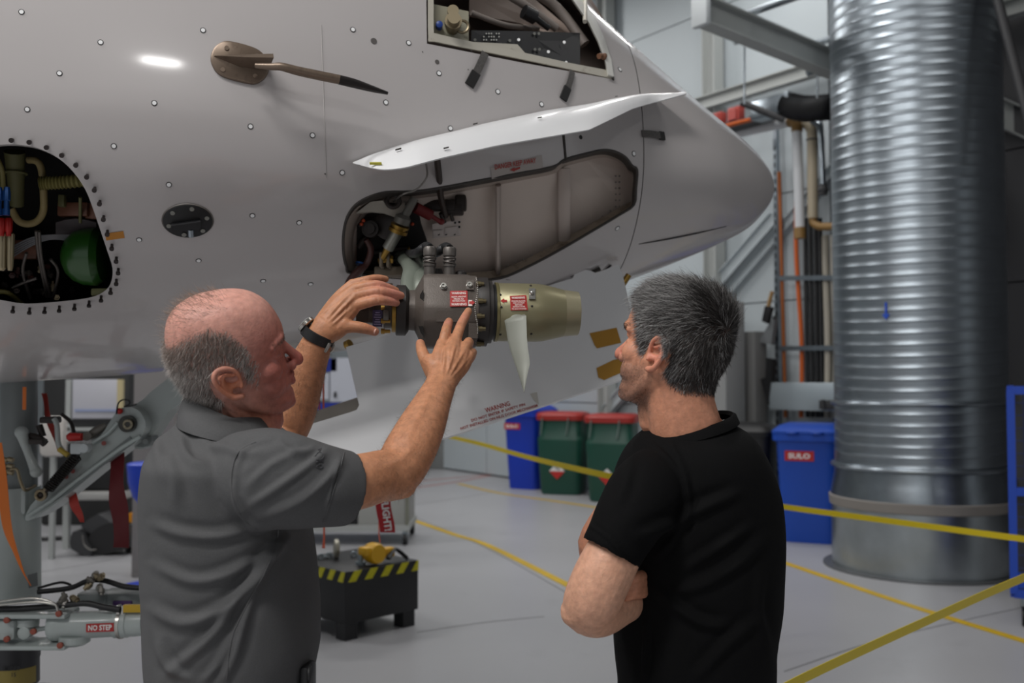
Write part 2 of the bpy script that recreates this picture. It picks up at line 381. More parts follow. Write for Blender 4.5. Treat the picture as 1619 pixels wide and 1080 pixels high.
part('arrow_mark', [box((dpt(476)+dpt(497))/2, (.016, .006, abs(dpt(476)[2]-dpt(497)[2])), tx, nn), prism([dpt(495)-tx*.03, dpt(495)+tx*.03, dpt(504)], nn*.004)], m_bluemark, duct, label='blue arrow mark')
# --- bins
def wheelie(px, pyb, H, w, d, col, label, yaw, sticker=None, name='wheelie_bin', group=None):
    b = F(px, pyb); s = H/1.08; m = mat('bin_'+col, col, rough=.42); t = thing(name, b, label, 'bin', group)
    c, sn = math.cos(yaw), math.sin(yaw); X = np.array([c, sn, 0]); Yv = np.array([-sn, c, 0])   # Yv points away from the front
    def R4(z, wx, dy, oy=0.0): return [b+X*wx/2*i+Yv*(dy/2*j+oy)+UP*z for i, j in ((-1, -1), (1, -1), (1, 1), (-1, 1))]
    def RR(z, wx, dy, oy=0.0): return ring(b+Yv*oy+UP*z, X, Yv, wx/2, dy/2, 32, pw=7)
    part('bin_body', loft([RR(.0, w*.76, d*.72), RR(.03, w*.79, d*.74), RR(H*.45, w*.87, d*.86), RR(H*.83, w*.93, d*.95), RR(H*.84, w*.95, d*.97), RR(H*.92, w*.95, d*.97)]), m, t)
    part('bin_rim', loft([RR(H*.855, w*1.0, d*1.02), RR(H*.86, w*1.04, d*1.06), RR(H*.915, w*1.05, d*1.07), RR(H*.92, w*1.02, d*1.04)]), m, t)
    lid = part('bin_lid', loft([RR(H*.92, w*1.06, d*1.08), RR(H*.94, w*1.06, d*1.08), RR(H*.955, w*1.0, d*1.0), RR(H*.985, w*.86, d*.84), RR(H, w*.7, d*.6)]), m, t)
    for i in (-1, 1): part('lid_handle', tube([b+X*w*.18*i-X*w*.08+Yv*(-d*.56)+UP*H*.93, b+X*w*.18*i-X*w*.04+Yv*(-d*.6)+UP*H*.93, b+X*w*.18*i+X*w*.04+Yv*(-d*.6)+UP*H*.93, b+X*w*.18*i+X*w*.08+Yv*(-d*.56)+UP*H*.93], .012), m, t)
    for i in (-1, 1): part('wheel', cyl(b+X*(w*.42*i-.025)+Yv*d*.36+UP*.1, b+X*(w*.42*i+.025)+Yv*d*.36+UP*.1, .1, n=20), m_black, t)
    zz, hw, hh, ox = sticker; fz = lambda z: -(d*(.36+.115*min(1, z/(H*.83))))-.004
    cc = b+X*ox+Yv*fz(zz)+UP*zz
    part('bin_sticker', [box(cc, (hw, .004, hh), X, Yv)], mat('sticker_red', '#b3231f', rough=.5), t)
    part('sticker_lettering', flat_text('SULO', cc-Yv*.004, X, UP, hh*.5, .05, width=hw*.75), mat('letter_white', '#e6e4e2', rough=.5), t, smooth=0)
    return t, b, X, Yv
wheelie(1283, 853, 1.09, .60, .66, '#1448ae', 'blue wheelie bin standing left of the steel duct', -.42, (.80, .26, .092, -.06))
wheelie(838, 771, 1.15, .56, .66, '#0a35b0', 'blue wheelie bin beside the two green bins', -.52, (.86, .25, .085, -.11))
def green_bin(px, pyb, label):
    b = F(px, pyb); b = b+np.array([0, .25, 0]); m = mat('bin_green', '#124638', rough=.4); t = thing('battery_bin', b, label, 'bin', 'green red-lidded bins'); H = 1.06; w = .62; d = .55; yaw = -.3
    X = np.array([math.cos(yaw), math.sin(yaw), 0]); Yv = np.array([-math.sin(yaw), math.cos(yaw), 0])
    def RR(z, wx, dy): return ring(b+UP*z, X, Yv, wx/2, dy/2, 32, pw=6)
    part('bin_body', loft([RR(0, w*.82, d*.82), RR(.04, w*.88, d*.88), RR(.7, w, d), RR(.73, w, d), RR(.76, w*.93, d*.93), RR(.98, w*.94, d*.94)]), m, t)
    part('bin_lid', loft([RR(.97, w*1.04, d*1.06), RR(1.03, w*1.06, d*1.08), RR(1.06, w*1.0, d*1.0), RR(1.075, w*.8, d*.8)]), mat('lid_red', '#a02a24', rough=.45), t)
    for i in (-.34, .22): part('latch', tube([b+X*w*i-Yv*d*.56+UP*1.0, b+X*w*(i-.015)-Yv*d*.54+UP*.9, b+X*w*(i-.05)-Yv*d*.52+UP*.78], .017, flat=.5), mat('latch_grey', '#8d9a94', rough=.4, metal=.5), t)
    c = b-X*.02-Yv*(d/2+.002)+UP*.31; r = .105
    part('hazard_sticker', prism([c-X*r, c+UP*r, c+X*r], -Yv*.004), mat('sticker_white', '#d8d8d6', rough=.5), t)
    part('hazard_sticker', prism([c-X*r, c+X*r, c-UP*r], -Yv*.004), mat('sticker_red', '#b3231f'), t)
    part('hazard_symbol', [box(c+UP*.03-Yv*.005+X*.02, (.03, .003, .02), X, Yv), box(c+UP*.05-Yv*.005-X*.012, (.022, .003, .03), X, Yv)], m_black, t)
green_bin(893, 783, 'green bin with red lid between the blue bin and its twin')
green_bin(973, 795, 'green bin with red lid next to the man in the black t-shirt')
# --- black bin half hidden behind the right man
b = F(1180, 842); t = thing('refuse_bin', b, 'black lidded bin partly hidden behind the man in the black t-shirt', 'bin')
X = np.array([.9, -.43, 0]); Yv = np.array([.43, .9, 0])
part('bin_body', loft([ring(b+UP*z, X, Yv, a, a, 28, pw=6) for z, a in ((0, .22), (.04, .24), (.8, .28), (.95, .29))]), m_black, t)
part('bin_lid', loft([ring(b+UP*z, X, Yv, a, a, 28, pw=6) for z, a in ((.95, .31), (1.0, .32), (1.05, .28), (1.08, .15))]), m_black, t)
# --- wall services behind the blue bin: trunking rack, cables and pipes
def wl_pt(px, py, off): t, z = wallpt(px, py, off); return W(t, z, off)
rack = thing('cable_rack', W(wallpt(1228, 600)[0], 0, .1), 'perforated galvanised upright on the wall behind the blue bin', 'rack')
t0 = wallpt(1228, 500, .14)[0]
part('rack_upright', [box(W(t0, 2.2, .12), (.05, .05, 4.4), AW, BW)], m_galv, rack, smooth=0)
for i in range(40): part('slot', box(W(t0, .5+i*.09, .148), (.016, .006, .05), AW, BW), m_black, rack, smooth=0)
m_orange = mat('cable_orange', '#c65a18', rough=.5); m_bk = mat('cable_black', '#1c1c1e', rough=.45); m_grey = mat('cable_grey', '#a7a194', rough=.5); m_cu = mat('copper_pipe', '#a8643a', rough=.35, metal=.7)
def riser(name, px, top, bot, r, m, label, wob=.0, cat='cable', off=.14, group=None):
    a = wl_pt(px[0], top, off); pts = [wl_pt(np.interp(y, [top, bot], px), y, off)+AW*wob*math.sin(y*.02) for y in np.linspace(top, bot, 7)]
    if bot > 780: pts[-1][2] = max(pts[-1][2], .02)
    return MB().add(tube(pts, r, n=10)).build(name, m, label=label, cat=cat, group=group)
riser('copper_pipe', (1232, 1242), 272, 660, .022, m_cu, 'thin copper-coloured pipe beside the perforated upright', cat='pipe')
riser('orange_cable', (1258, 1268), 262, 660, .024, m_orange, 'orange cable running down the wall left of the black cables', wob=.02)
for i, q in enumerate((1273, 1281, 1289, 1296)):
    riser('black_cable', (q, q+4), 345, 660, .024, m_bk, ['leftmost', 'second from the left', 'second from the right', 'rightmost'][i]+' of the four black cables behind the blue bin', group='black cable bundle')
for i, q in enumerate((1306, 1319)):
    riser('grey_cable', (q, q+3), 372, 660, .034, m_grey, ['grey lagged pipe right of the black cables', 'grey lagged pipe touching the edge of the steel duct'][i], cat='pipe', wob=.01)
for py in (440, 551):
    a = wl_pt(1232, py, .19); b2 = wl_pt(1330, py-1, .19)
    MB().add(box((a+b2)/2, (np.linalg.norm(b2-a), .012, .05), nrm(b2-a), BW)).build('cable_clamp_bar', m_galv, label='upper galvanised clamp bar across the wall cables' if py == 440 else 'lower galvanised clamp bar across the wall cables', cat='clamp bar', smooth=0)
ct = thing('junction_cover', wl_pt(1275, 652, .25), 'flat galvanised cover plate on the wall above the blue bin', 'cover plate')
a = wl_pt(1222, 625, .25); b2 = wl_pt(1327, 629, .25); hh = abs(wl_pt(1270, 604, .25)[2]-wl_pt(1270, 648, .25)[2])
part('cover_plate', bbox((a+b2)/2, (np.linalg.norm(b2-a), .12, hh), .006, nrm(np.array([b2[0]-a[0], b2[1]-a[1], 0])), BW), mat('cover_metal', '#b9c4ca', rough=.4, metal=.6), ct)
q = wl_pt(1310, 640, .33); part('bracket', [bbox(q, (.2, .05, .09), .005, AW, BW), box(q+AW*.04-BW*.03, (.03, .02, .1), AW, BW)], m_dark, ct)
# overhead pipes turning down
m_pvc = mat('pipe_white', '#cdcfd2', rough=.35); m_beige = mat('pipe_beige', '#a89c86', rough=.4); m_brown = mat('pipe_joint', '#8a6a3a', rough=.5)
def ovpt(px, py, off=.45): return wl_pt(px, py, off)
t = thing('white_pipe', ovpt(1262, 365), 'white pipe coming over the nose and dropping down the wall', 'pipe')
part('pipe_run', tube([ovpt(1130, 220), ovpt(1170, 210), ovpt(1215, 200), ovpt(1250, 193)], .05, k=1, n=14), m_pvc, t)
part('pipe_drop', tube([ovpt(1260, 206), ovpt(1265, 365)], .05, k=1, n=14), m_pvc, t)
part('elbow', tube([ovpt(1248, 193), ovpt(1256, 192), ovpt(1260, 197), ovpt(1260, 208)], .058, n=14), m_brown, t)
part('end_fitting', cyl(ovpt(1264.5, 360), ovpt(1265, 377), .058), m_brown, t)
t = thing('beige_pipe', ovpt(1285, 350, .4), 'beige lagged pipe bending down beside the white pipe', 'pipe')
part('pipe_bend', tube([ovpt(1262, 196, .4), ovpt(1274, 196, .4), ovpt(1281, 203, .4), ovpt(1284, 222, .4), ovpt(1285, 345, .4)], [.05, .05, .052, .052, .052], n=14), m_beige, t)
part('pipe_collar', torus(ovpt(1284, 221, .4), UP, .052, .008), m_dark, t)
part('pipe_end', tube([ovpt(1285, 340, .4), ovpt(1286, 352, .4), ovpt(1296, 358, .4), ovpt(1320, 358, .4)], .04), m_brown, t)
t = thing('steel_pipe', ovpt(1300, 310, .4), 'thin steel pipe between the beige pipe and the duct', 'pipe')
part('pipe_drop', tube([ovpt(1284, 193, .4), ovpt(1293, 196, .4), ovpt(1297, 206, .4), ovpt(1301, 305, .4)], .035), m_galv, t)
part('valve', [sphere(ovpt(1301, 300, .4), .055), cyl(ovpt(1301, 292, .4), ovpt(1301, 308, .4), .045)], m_dark, t)
# flat duct with black flexible hose near the upper right of the nose
t = thing('flexible_hose', ovpt(1280, 175, .9), 'black flexible hose joined to a shiny flat duct above the pipes', 'hose')
hp = [ovpt(1243, 166, .7), ovpt(1275, 172, .7), ovpt(1320, 168, .7)]; q = catmull(np.array(hp), 24); tq = np.gradient(q, axis=0); x, y, _ = frame(tq[10]); 
part('hose_body', loft([ring(q[i], x, y, .12+(.012 if i % 2 else 0), n=18) for i in range(len(q))]), m_bk, t, smooth=30)
part('duct_end', bbox(ovpt(1225, 170, .7), (.5, .2, .2), .02, AW, BW), m_galv, t)
part('support_bar', cyl(ovpt(1172, 162, 1.0), ovpt(1240, 190, .75), .035), m_dark, t)
# cable tray with red boxes
t = thing('cable_tray', ovpt(1180, 195, .6), 'cable tray with orange cables just above the aircraft nose', 'tray')
part('tray', box((ovpt(1130, 208, .6)+ovpt(1215, 186, .6))/2, (np.linalg.norm(ovpt(1130, 208, .6)-ovpt(1215, 186, .6)), .2, .05), AW, BW), m_dark, t, smooth=0)
part('orange_cables', tube([ovpt(1135, 203, .72), ovpt(1165, 195, .72), ovpt(1200, 186, .72)], .03, flat=.7), m_orange, t)
m_redbox = mat('box_red', '#a8443c', rough=.5)
for px, py, s in ((1164, 183, .16), (1138, 188, .12)):
    MB().add(bbox(ovpt(px, py, .6), (s, .1, s*1.1), .01, AW, BW)).add(box(ovpt(px, py, .6)-BW*.06, (s*.7, .03, s*.7), AW, BW)).build('red_fire_box', m_redbox, label='larger red box on the cable tray' if s > .13 else 'smaller red box on the cable tray beside the nose', cat='box')
# beam end and sprinkler pipes at the top
t1b = P(1112, 18, 7.6); t2b = P(1340, 112, 8.9)
member('roof_beam', t1b, t2b+(t2b-t1b)*.3, .2, .14, m_steelpaint, kind='structure')
MB().add(bbox(P(1108, 14, 7.58), (.16, .05, .27), .004, np.array([.575, -.818, 0]), BW)).build('beam_end_plate', mat('plate_white', '#cfd4d6', rough=.5), label='white end plate of the roof beam', cat='plate')
for (a, b2, nm) in (((1168, 27, 8.2), (1300, -20, 7.2), 'upper'), ((1280, 72, 8.8), (1340, 52, 8.3), 'lower')):
    MB().add(tube([P(*a), P(*b2)], .03, k=1)).build('roof_pipe', m_galv, label=nm+' galvanised pipe laid across the roof beam', cat='pipe')
for (px, py, Y) in ((1175, 60, 8.1), (1290, 110, 8.8)):
    MB().add(cyl(P(px-14, py+6, Y), P(px+16, py-4, Y), .028)).add(cyl(P(px+2, py-40, Y), P(px+2, py+105 if px < 1200 else py+45, Y), .008)).build('pipe_hanger', m_galv, label='threaded rod hanger '+('left under the roof beam' if px < 1200 else 'next to the duct under the roof beam'), cat='hanger')
# dustpan and brush hanging
t = thing('dustpan', wl_pt(1217, 540, .2), 'grey dustpan hanging on the wall upright', 'dustpan')
part('pan', prism([wl_pt(1204, 541, .2), wl_pt(1225, 545, .2), wl_pt(1230, 505, .2), wl_pt(1222, 512, .2)], -BW*.06), mat('pan_grey', '#6f7274', rough=.5), t)
part('pan_handle', tube([wl_pt(1222, 512, .24), wl_pt(1225, 500, .24)], .02, k=1), m_dark, t)
t = thing('hand_brush', wl_pt(1216, 490, .25), 'dark hand brush with a wooden handle above the dustpan', 'brush')
part('brush_handle', tube([wl_pt(1221, 461, .25), wl_pt(1216, 480, .25), wl_pt(1210, 508, .25)], .022), mat('wood_light', '#9c7a4c', rough=.6), t)
part('bristles', prism([wl_pt(1214, 484, .25), wl_pt(1224, 486, .25), wl_pt(1218, 512, .25), wl_pt(1209, 508, .25)], -BW*.05), m_black, t)
t = thing('broom', wl_pt(1222, 600, .3), 'black broom head hanging below the dustpan', 'broom')
part('broom_head', prism([wl_pt(1218, 566, .25), wl_pt(1228, 568, .25), wl_pt(1226, 600, .25), wl_pt(1221, 640, .25), wl_pt(1209, 600, .25), wl_pt(1217, 596, .25)], -BW*.07), m_black, t)
MB().add(bbox(wl_pt(1146, 560, .62)*[1, 1, 0]+UP*(wl_pt(1146, 478, .62)[2]/2), (.3, .3, wl_pt(1146, 478, .62)[2]), .01, AW, BW)).build('locker', m_wallgrey, label='tall grey locker behind the dark grey hair of the right man', cat='locker')
o = MB(); 
for zz in (1.35, .78): o.add(bbox(wl_pt(1195, 560, .3)*[1, 1, 0]+UP*zz, (.75, .4, .53), .01, AW, BW))
MB().add(bbox(wl_pt(1180, 580, .25)*[1, 1, 0]+UP*1.02, (.42, .2, 2.0), .012, AW, BW)).build('grey_cabinet', mat('cab_grey', '#6d6d6c', rough=.6), label='dark grey wall cabinet left of the hanging brush', cat='cabinet')
# --- barrier tapes
def band(name, pts, w, label, lean=0.15):
    p = catmull(np.asarray(pts, float), 10); t = np.gradient(p, axis=0); t /= np.linalg.norm(t, axis=1, keepdims=True); n = np.cross(t, np.array([0, 0, 1.])); 
    u = np.array([0, 0, 1.])+n*lean; u /= np.linalg.norm(u, axis=1, keepdims=True)
    return MB().add(sheet(np.stack([p-u*w/2, p+u*w/2], 1), .0015)).build(name, m_yellow, label=label, cat='barrier tape')
band('barrier_tape', [P(700, 688, 9.6), P(760, 702, 8.2), P(835, 723, 6.8), P(960, 752, 5.4), P(1100, 778, 5.6), P(1237, 801, 6.0), P(1430, 827, 5.6), P(1640, 855, 5.2), P(1950, 893, 4.8)], .034, 'yellow barrier tape stretched from the bins past the duct')
band('barrier_tape', [P(1190, 1118, 2.7), P(1260, 1077, 2.78), P(1440, 993, 3.1), P(1640, 905, 3.6), P(1850, 830, 4.3)], .045, 'yellow barrier tape rising in the near right corner', lean=.5)
# --- blue mesh trolley at the right edge
m_bf = mat('trolley_blue', '#1a45b0', rough=.4); TP0 = P(1599, 700, 6.1)*[1, 1, 0]; ty = nrm(np.array([TP0[0], TP0[1], 0])); tx = np.array([ty[1], -ty[0], 0]); zt = P(1600, 617, 6.1)[2]; zb = P(1600, 938, 6.1)[2]
t = thing('mesh_trolley', TP0+tx*.5+ty*.35, 'blue wire-mesh trolley cut off by the right edge', 'trolley')
def tp_(u, v, z): return TP0+tx*u+ty*v+UP*z
for u in (0, 1.0):
    for v in (0, .7): part('post', box(tp_(u, v, (zt+zb)/2), (.045, .045, zt-zb), tx, ty), m_bf, t, smooth=0)
for zz in (zt, zb, (zt+zb)/2):
    part('rail', box(tp_(.5, 0, zz), (1.0, .04, .05), tx, ty), m_bf, t, smooth=0); part('rail', box(tp_(.0, .35, zz), (.04, .7, .05), tx, ty), m_bf, t, smooth=0)
m_wire = mat('wire_dark', '#2c3560', rough=.4, metal=.5)
for k in range(1, 14): part('mesh_wire', cyl(tp_(k*.07, 0, zb), tp_(k*.07, 0, zt), .003, n=6), m_wire, t)
for k in range(1, 16): part('mesh_wire', cyl(tp_(0, 0, zb+(zt-zb)*k/16), tp_(1, 0, zb+(zt-zb)*k/16), .003, n=6), m_wire, t)
part('deck', box(tp_(.5, .35, zb), (1, .7, .03), tx, ty), m_bf, t, smooth=0)
part('back_panel', box(tp_(.5, .68, (zt+zb)/2), (1, .02, zt-zb), tx, ty), m_dark, t, smooth=0)
for u in (.06, .9):
    for v in (.06, .6):
        c = tp_(u, v, .06); part('caster_wheel', cyl(c-tx*.02, c+tx*.02, .06, n=18), m_black, t); part('caster_fork', box(tp_(u, v, (zb+.1)/2+.02), (.05, .05, zb-.1), tx, ty), m_galv, t, smooth=0)
# ================================================================= the aircraft
PSI = math.radians(7); TIP = P(1222, 300, 3.55); UA = np.array([math.cos(PSI), math.sin(PSI), 0]); NA = np.array([math.sin(PSI), -math.cos(PSI), 0])
_s = np.array([0, .02, .05, .1, .2, .32, .6, 1.0, 1.5, 2.0, 2.6, 3.4, 4.6]); _t = np.sqrt(_s); TZ = TIP[2]
f_top = pchip(_t, [TZ, TZ+.068, TZ+.103, TZ+.142, TZ+.205, TZ+.277, 2.668, 2.985, 3.39, 3.66, 3.86, 3.98, 4.02])
f_bot = pchip(_t, [TZ, TZ-.058, TZ-.096, TZ-.143, TZ-.198, TZ-.250, 1.822, 1.683, 1.60, 1.535, 1.49, 1.455, 1.44])
f_w = pchip(_t, [0, .056, .098, .163, .276, .39, .575, .82, 1.01, 1.12, 1.21, 1.29, 1.34])
f_c = pchip(_t, [TZ, TZ, TZ, TZ-.003, TZ-.008, TZ-.012, TZ-.025, TZ-.04, TZ-.05, TZ-.05, TZ-.03, TZ+.05, TZ+.15])
def SF(s, ph_, off=0.0):
    s = np.asarray(s, float); ph_ = np.asarray(ph_, float)
    def raw(s, a):
        t = np.sqrt(np.maximum(s, 0)); c = f_c(t); w = f_w(t); h = np.where(np.sin(a) > 0, f_top(t)-c, c-f_bot(t))
        q = w*np.cos(a); z = c+h*np.sin(a)
        return TIP[None]*np.array([1, 1, 0])-s[..., None]*UA+q[..., None]*NA+z[..., None]*UP
    s1 = np.atleast_1d(s); a1 = np.atleast_1d(ph_); p = raw(s1, a1)
    if np.any(np.asarray(off) != 0):
        e = 1e-3; n = np.cross(raw(s1+e, a1)-raw(np.maximum(s1-e, 0), a1), raw(s1, a1+e)-raw(s1, a1-e)); n /= np.maximum(np.linalg.norm(n, axis=-1, keepdims=True), 1e-12)
        ctr = TIP[None]*np.array([1, 1, 0])-s1[..., None]*UA+f_c(np.sqrt(np.maximum(s1, 0)))[..., None]*UP
        n *= np.sign(np.sum(n*(p-ctr), -1, keepdims=True)); p = p+n*np.asarray(off)
    return p if np.ndim(s) else p[0]
def hit(px, py):
    """where the line through a picture point meets the skin: (s, angle)"""
    d = ray(px, py); Y = np.linspace(1.2, 4.6, 700); pts = np.array([0, 0, CAMZ])+np.outer(Y/d[1], d)
    s = -(pts-TIP)@UA; q = (pts-TIP)@NA; t = np.sqrt(np.maximum(s, 1e-9)); c = f_c(t); w = np.maximum(f_w(t), 1e-4); z = pts[:, 2]
    h = np.where(z > c, f_top(t)-c, c-f_bot(t)); g = (q/w)**2+((z-c)/np.maximum(h, 1e-4))**2-1; g[s <= 0] = 9
    i = np.where(g < 0)[0]
    if len(i) == 0: i = [int(np.argmin(g))]; 
    i = max(int(i[0]), 1); a = g[i-1]/(g[i-1]-g[i]) if g[i-1] > 0 > g[i] else 0
    Yh = Y[i-1]+(Y[i]-Y[i-1])*a; p = np.array([0, 0, CAMZ])+d*Yh/d[1]
    s = -(p-TIP)@UA; q = (p-TIP)@NA; t = math.sqrt(max(s, 0)); c = float(f_c(t)); h = float(f_top(t)-c if p[2] > c else c-f_bot(t))
    return s, math.atan2((p[2]-c)/h, q/max(float(f_w(t)), 1e-4))
def on(px, py, off=0.0): s, a = hit(px, py); return SF(s, a, off)
def onn(px, py):
    p = on(px, py); n = nrm(on(px, py, .01)-p); return p, n
craft = thing('aircraft', (TIP-UA*2.6)*[1, 1, 0], 'white jet aircraft nose with open bay, doors and nose gear', 'aircraft')
m_white = mat('aircraft_paint', '#b9b4b3', rough=.30, coat=.5, var=.012, vscale=2.0)
m_wdoor = mat('door_paint', '#dadadb', rough=.35, coat=.3, var=.01)
m_inner = mat('bay_paint', '#a89a90', rough=.55, var=.06, vscale=5, dirt='#5d5148', dscale=6, dlo=.6, dhi=.85)
m_seal = mat('seal_dark', '#35302c', rough=.5)
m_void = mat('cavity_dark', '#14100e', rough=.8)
m_cream = mat('frame_cream', '#b7b2a6', rough=.45, dirt='#7f6f60', dscale=20, dlo=.6, dhi=.8)
BAY = [(543, 400), (543, 370), (549, 343), (562, 324), (582, 312), (610, 304), (650, 303), (690, 298), (760, 285), (830, 272), (876, 263), (893, 252), (930, 242), (955, 237), (974, 240), (990, 249), (1000, 262), (1008, 269), (1006, 298), (1003, 324), (980, 340), (940, 364), (880, 399), (830, 425), (790, 441), (740, 444), (660, 442), (560, 434), (548, 422)]
OVAL = [(0, 229), (32, 229), (62, 235), (92, 250), (116, 272), (135, 300), (147, 330), (159, 365), (170, 398), (178, 425), (175, 448), (163, 462), (140, 471), (92, 477), (40, 480), (0, 474), (-50, 465), (-80, 420), (-85, 330), (-70, 265), (-40, 236)]
HATCH = [(674, 0), (675, 69), (720, 78), (820, 98), (967, 125), (962, 98), (952, 66), (938, 35), (922, 10), (912, -8), (880, -55), (780, -80), (674, -95)]
def resample(poly, d=10.0):
    out = []; n = len(poly)
    for i in range(n):
        a = np.array(poly[i], float); b = np.array(poly[(i+1) % n], float); k = max(1, int(np.linalg.norm(b-a)/d))
        for j in range(k): out.append(a+(b-a)*j/k)
    return out
def smoothpoly(poly, k=4): return [tuple(q) for q in catmull(np.array(poly, float), k, closed=True)]
BAYs = smoothpoly(BAY, 3); OVALs = smoothpoly(OVAL, 3); HATCHs = resample(HATCH, 14)
S_RAD = hit(1015, 300)[0]
def skin_cdt(s0, s1, holes):
    tt = np.linspace(math.sqrt(s0), math.sqrt(s1), 120); aa = np.linspace(-math.pi/2, math.pi/2, 90)
    G = np.array([(t, a) for t in tt for a in aa]); pts = []; edges = []; HP = []
    for h in holes:
        hp = np.array([(lambda q: (math.sqrt(max(q[0], 0)), q[1]))(hit(*p)) for p in h]); HP.append(hp)
    keep = np.ones(len(G), bool)
    for hp in HP:
        keep &= ~inpoly(G, hp)
        for q in hp: keep &= np.hypot(G[:, 0]-q[0], (G[:, 1]-q[1])*.6) > .004
    pts = [Vector(g) for g in G[keep]]
    for hp in HP:
        b = len(pts); pts += [Vector(q) for q in hp]; edges += [(b+i, b+(i+1) % len(hp)) for i in range(len(hp))]
    v, e, f, *_ = delaunay_2d_cdt(pts, edges, [], 0, 1e-7)
    v = np.array([q[:] for q in v]); ctr = np.array([v[list(t)].mean(0) for t in f]); bad = np.zeros(len(f), bool)
    for hp in HP: bad |= inpoly(ctr, hp)
    f = [t for t, b in zip(f, bad) if not b]
    return SF(v[:, 0]**2, v[:, 1]), f
b = MB(); b.add(skin_cdt(S_RAD+.0015, 4.6, [BAYs, OVALs, HATCHs]))
ts = np.linspace(math.sqrt(S_RAD+.0015), math.sqrt(4.6), 60); aa = np.linspace(math.pi/2, 1.5*math.pi, 40)
A, T_ = np.meshgrid(aa, ts); b.add(quadgrid(SF(T_**2, A)))
skin = b.build('fuselage_skin', m_white, craft, smooth=180, fixn=False)
ts = np.linspace(0.0, math.sqrt(S_RAD-.0015), 60)**1.0; aa = np.linspace(-math.pi/2, 1.5*math.pi, 121); A, T_ = np.meshgrid(aa, ts)
radome = part('radome', quadgrid(SF(T_**2, A)), m_white, craft, smooth=180, fixn=False, label='nose radome')
A, T_ = np.meshgrid(aa, [math.sqrt(S_RAD-.004), math.sqrt(S_RAD+.004)]); part('radome_joint', quadgrid(SF(T_**2, A, -.004)), m_seal, craft, smooth=180)
# hole rims and recesses
INW = nrm(-NA+np.array([0, 0, -.05]))
def rim(name, poly, depth, m, lip=.0, parent=craft, d=None):
    d = INW if d is None else d; a = np.array([on(*q) for q in poly]); cc = a.mean(0)
    return part(name, loft([a, a+d*depth*.5, a+d*depth], False, False), m, parent, smooth=60, fixn=False), a
rim('bay_frame', BAYs, .05, m_seal)
def shrink(poly, k): c = np.mean(poly, 0); return [tuple(c+(np.array(q)-c)*k) for q in poly]
def ribbon(name, poly, w_in, off, m, parent=craft):
    """flat band lying on the skin along the inside of an outline"""
    a = np.array([on(*q) for q in poly]); inn = []
    n = len(poly)
    for i in range(n):
        t = np.array(poly[(i+1) % n])-np.array(poly[i-1]); nn_ = np.array([-t[1], t[0]]); nn_ = nn_/max(np.linalg.norm(nn_), 1e-6); inn.append(tuple(np.array(poly[i])+nn_*w_in))
    b_ = np.array([on(*q) for q in inn]); dn = INW*off
    return part(name, loft([a+INW*.001, a+dn, b_+dn], False, False), m, parent, smooth=50, fixn=False)
# the bay: walls, back panel with ribs
a = np.array([on(*q) for q in BAYs]); dB = nrm(np.array([.04, 1, .05])); 
part('bay_wall', loft([a+INW*.04, a+dB*.09, a+dB*.16], False, False), m_inner, craft, smooth=60, fixn=False)
part('bay_back_panel', ((a+dB*.125), [tuple(range(len(a)))]), mat('bay_back', '#cdbfb5', rough=.5, var=.05, vscale=4, dirt='#a39488', dscale=5, dlo=.6, dhi=.9), craft, smooth=0, fixn=False)
def inbay(px, py, dep): return on(px, py)+dB*dep
for px, yt, yb in ((784, 283, 440), (893, 256, 392)):
    q = [inbay(px, y, .118) for y in np.linspace(yt, yb, 8)]
    part('bay_rib', tube([p-dB*.01 for p in q], .008, flat=2.2, k=1), mat('rib_paint', '#b9aca4', rough=.5), craft)
m_rivet = mat('rivet', '#8c837d', rough=.4)
for i in range(14):
    px = 800+i*13; py = 415-i*5.2-(max(0, i-6)**1.5)*1.2; part('rivet', sphere(inbay(px, py, .124), .0035, 5), m_rivet, craft)
for i in range(6):
    for j in range(2): part('rivet', sphere(inbay(978+j*6, 268+i*10, .124), .003, 5), m_rivet, craft)
lowe = [(562, 433), (660, 441), (740, 443), (790, 440), (830, 424), (880, 398), (940, 363), (980, 339), (1002, 325)]
part('bay_flange', sheet(np.stack([[inbay(x, y-1, .05) for x, y in lowe], [inbay(x, y-9-8*math.sin(i*.35), .11) for i, (x, y) in enumerate(lowe)]], 1), .004), mat('flange_tan', '#8f8274', rough=.5, dirt='#4a3a2c', dscale=14, dlo=.5, dhi=.7), craft)
for k, (name, poly, wd) in enumerate((('bay_seal', BAYs, .008),)):
    q = np.array([on(*p_, -.002) for p_ in poly]); part(name, tube(np.vstack([q, q[:1]]), .0042, n=8, k=1), m_seal, craft)
# thin drop line above the bay
part('panel_joint', tube([on(890, 208, .0005), on(892, 230, .0005), on(894, 254, .0005)], .004, k=1), m_seal, craft)
part('drain_slot', tube([on(1010, 386, .0005), on(1050, 379, .001), on(1100, 369, .001), on(1148, 358, .0005)], [.002, .0045, .0045, .002], flat=.5), m_black, craft, label='long black slot on the radome')
part('belly_slot', tube([on(800, 442, .001), on(925, 444, .001), on(965, 419, .0005)], [.001, .004, .008], flat=.5, k=3), m_black, craft)
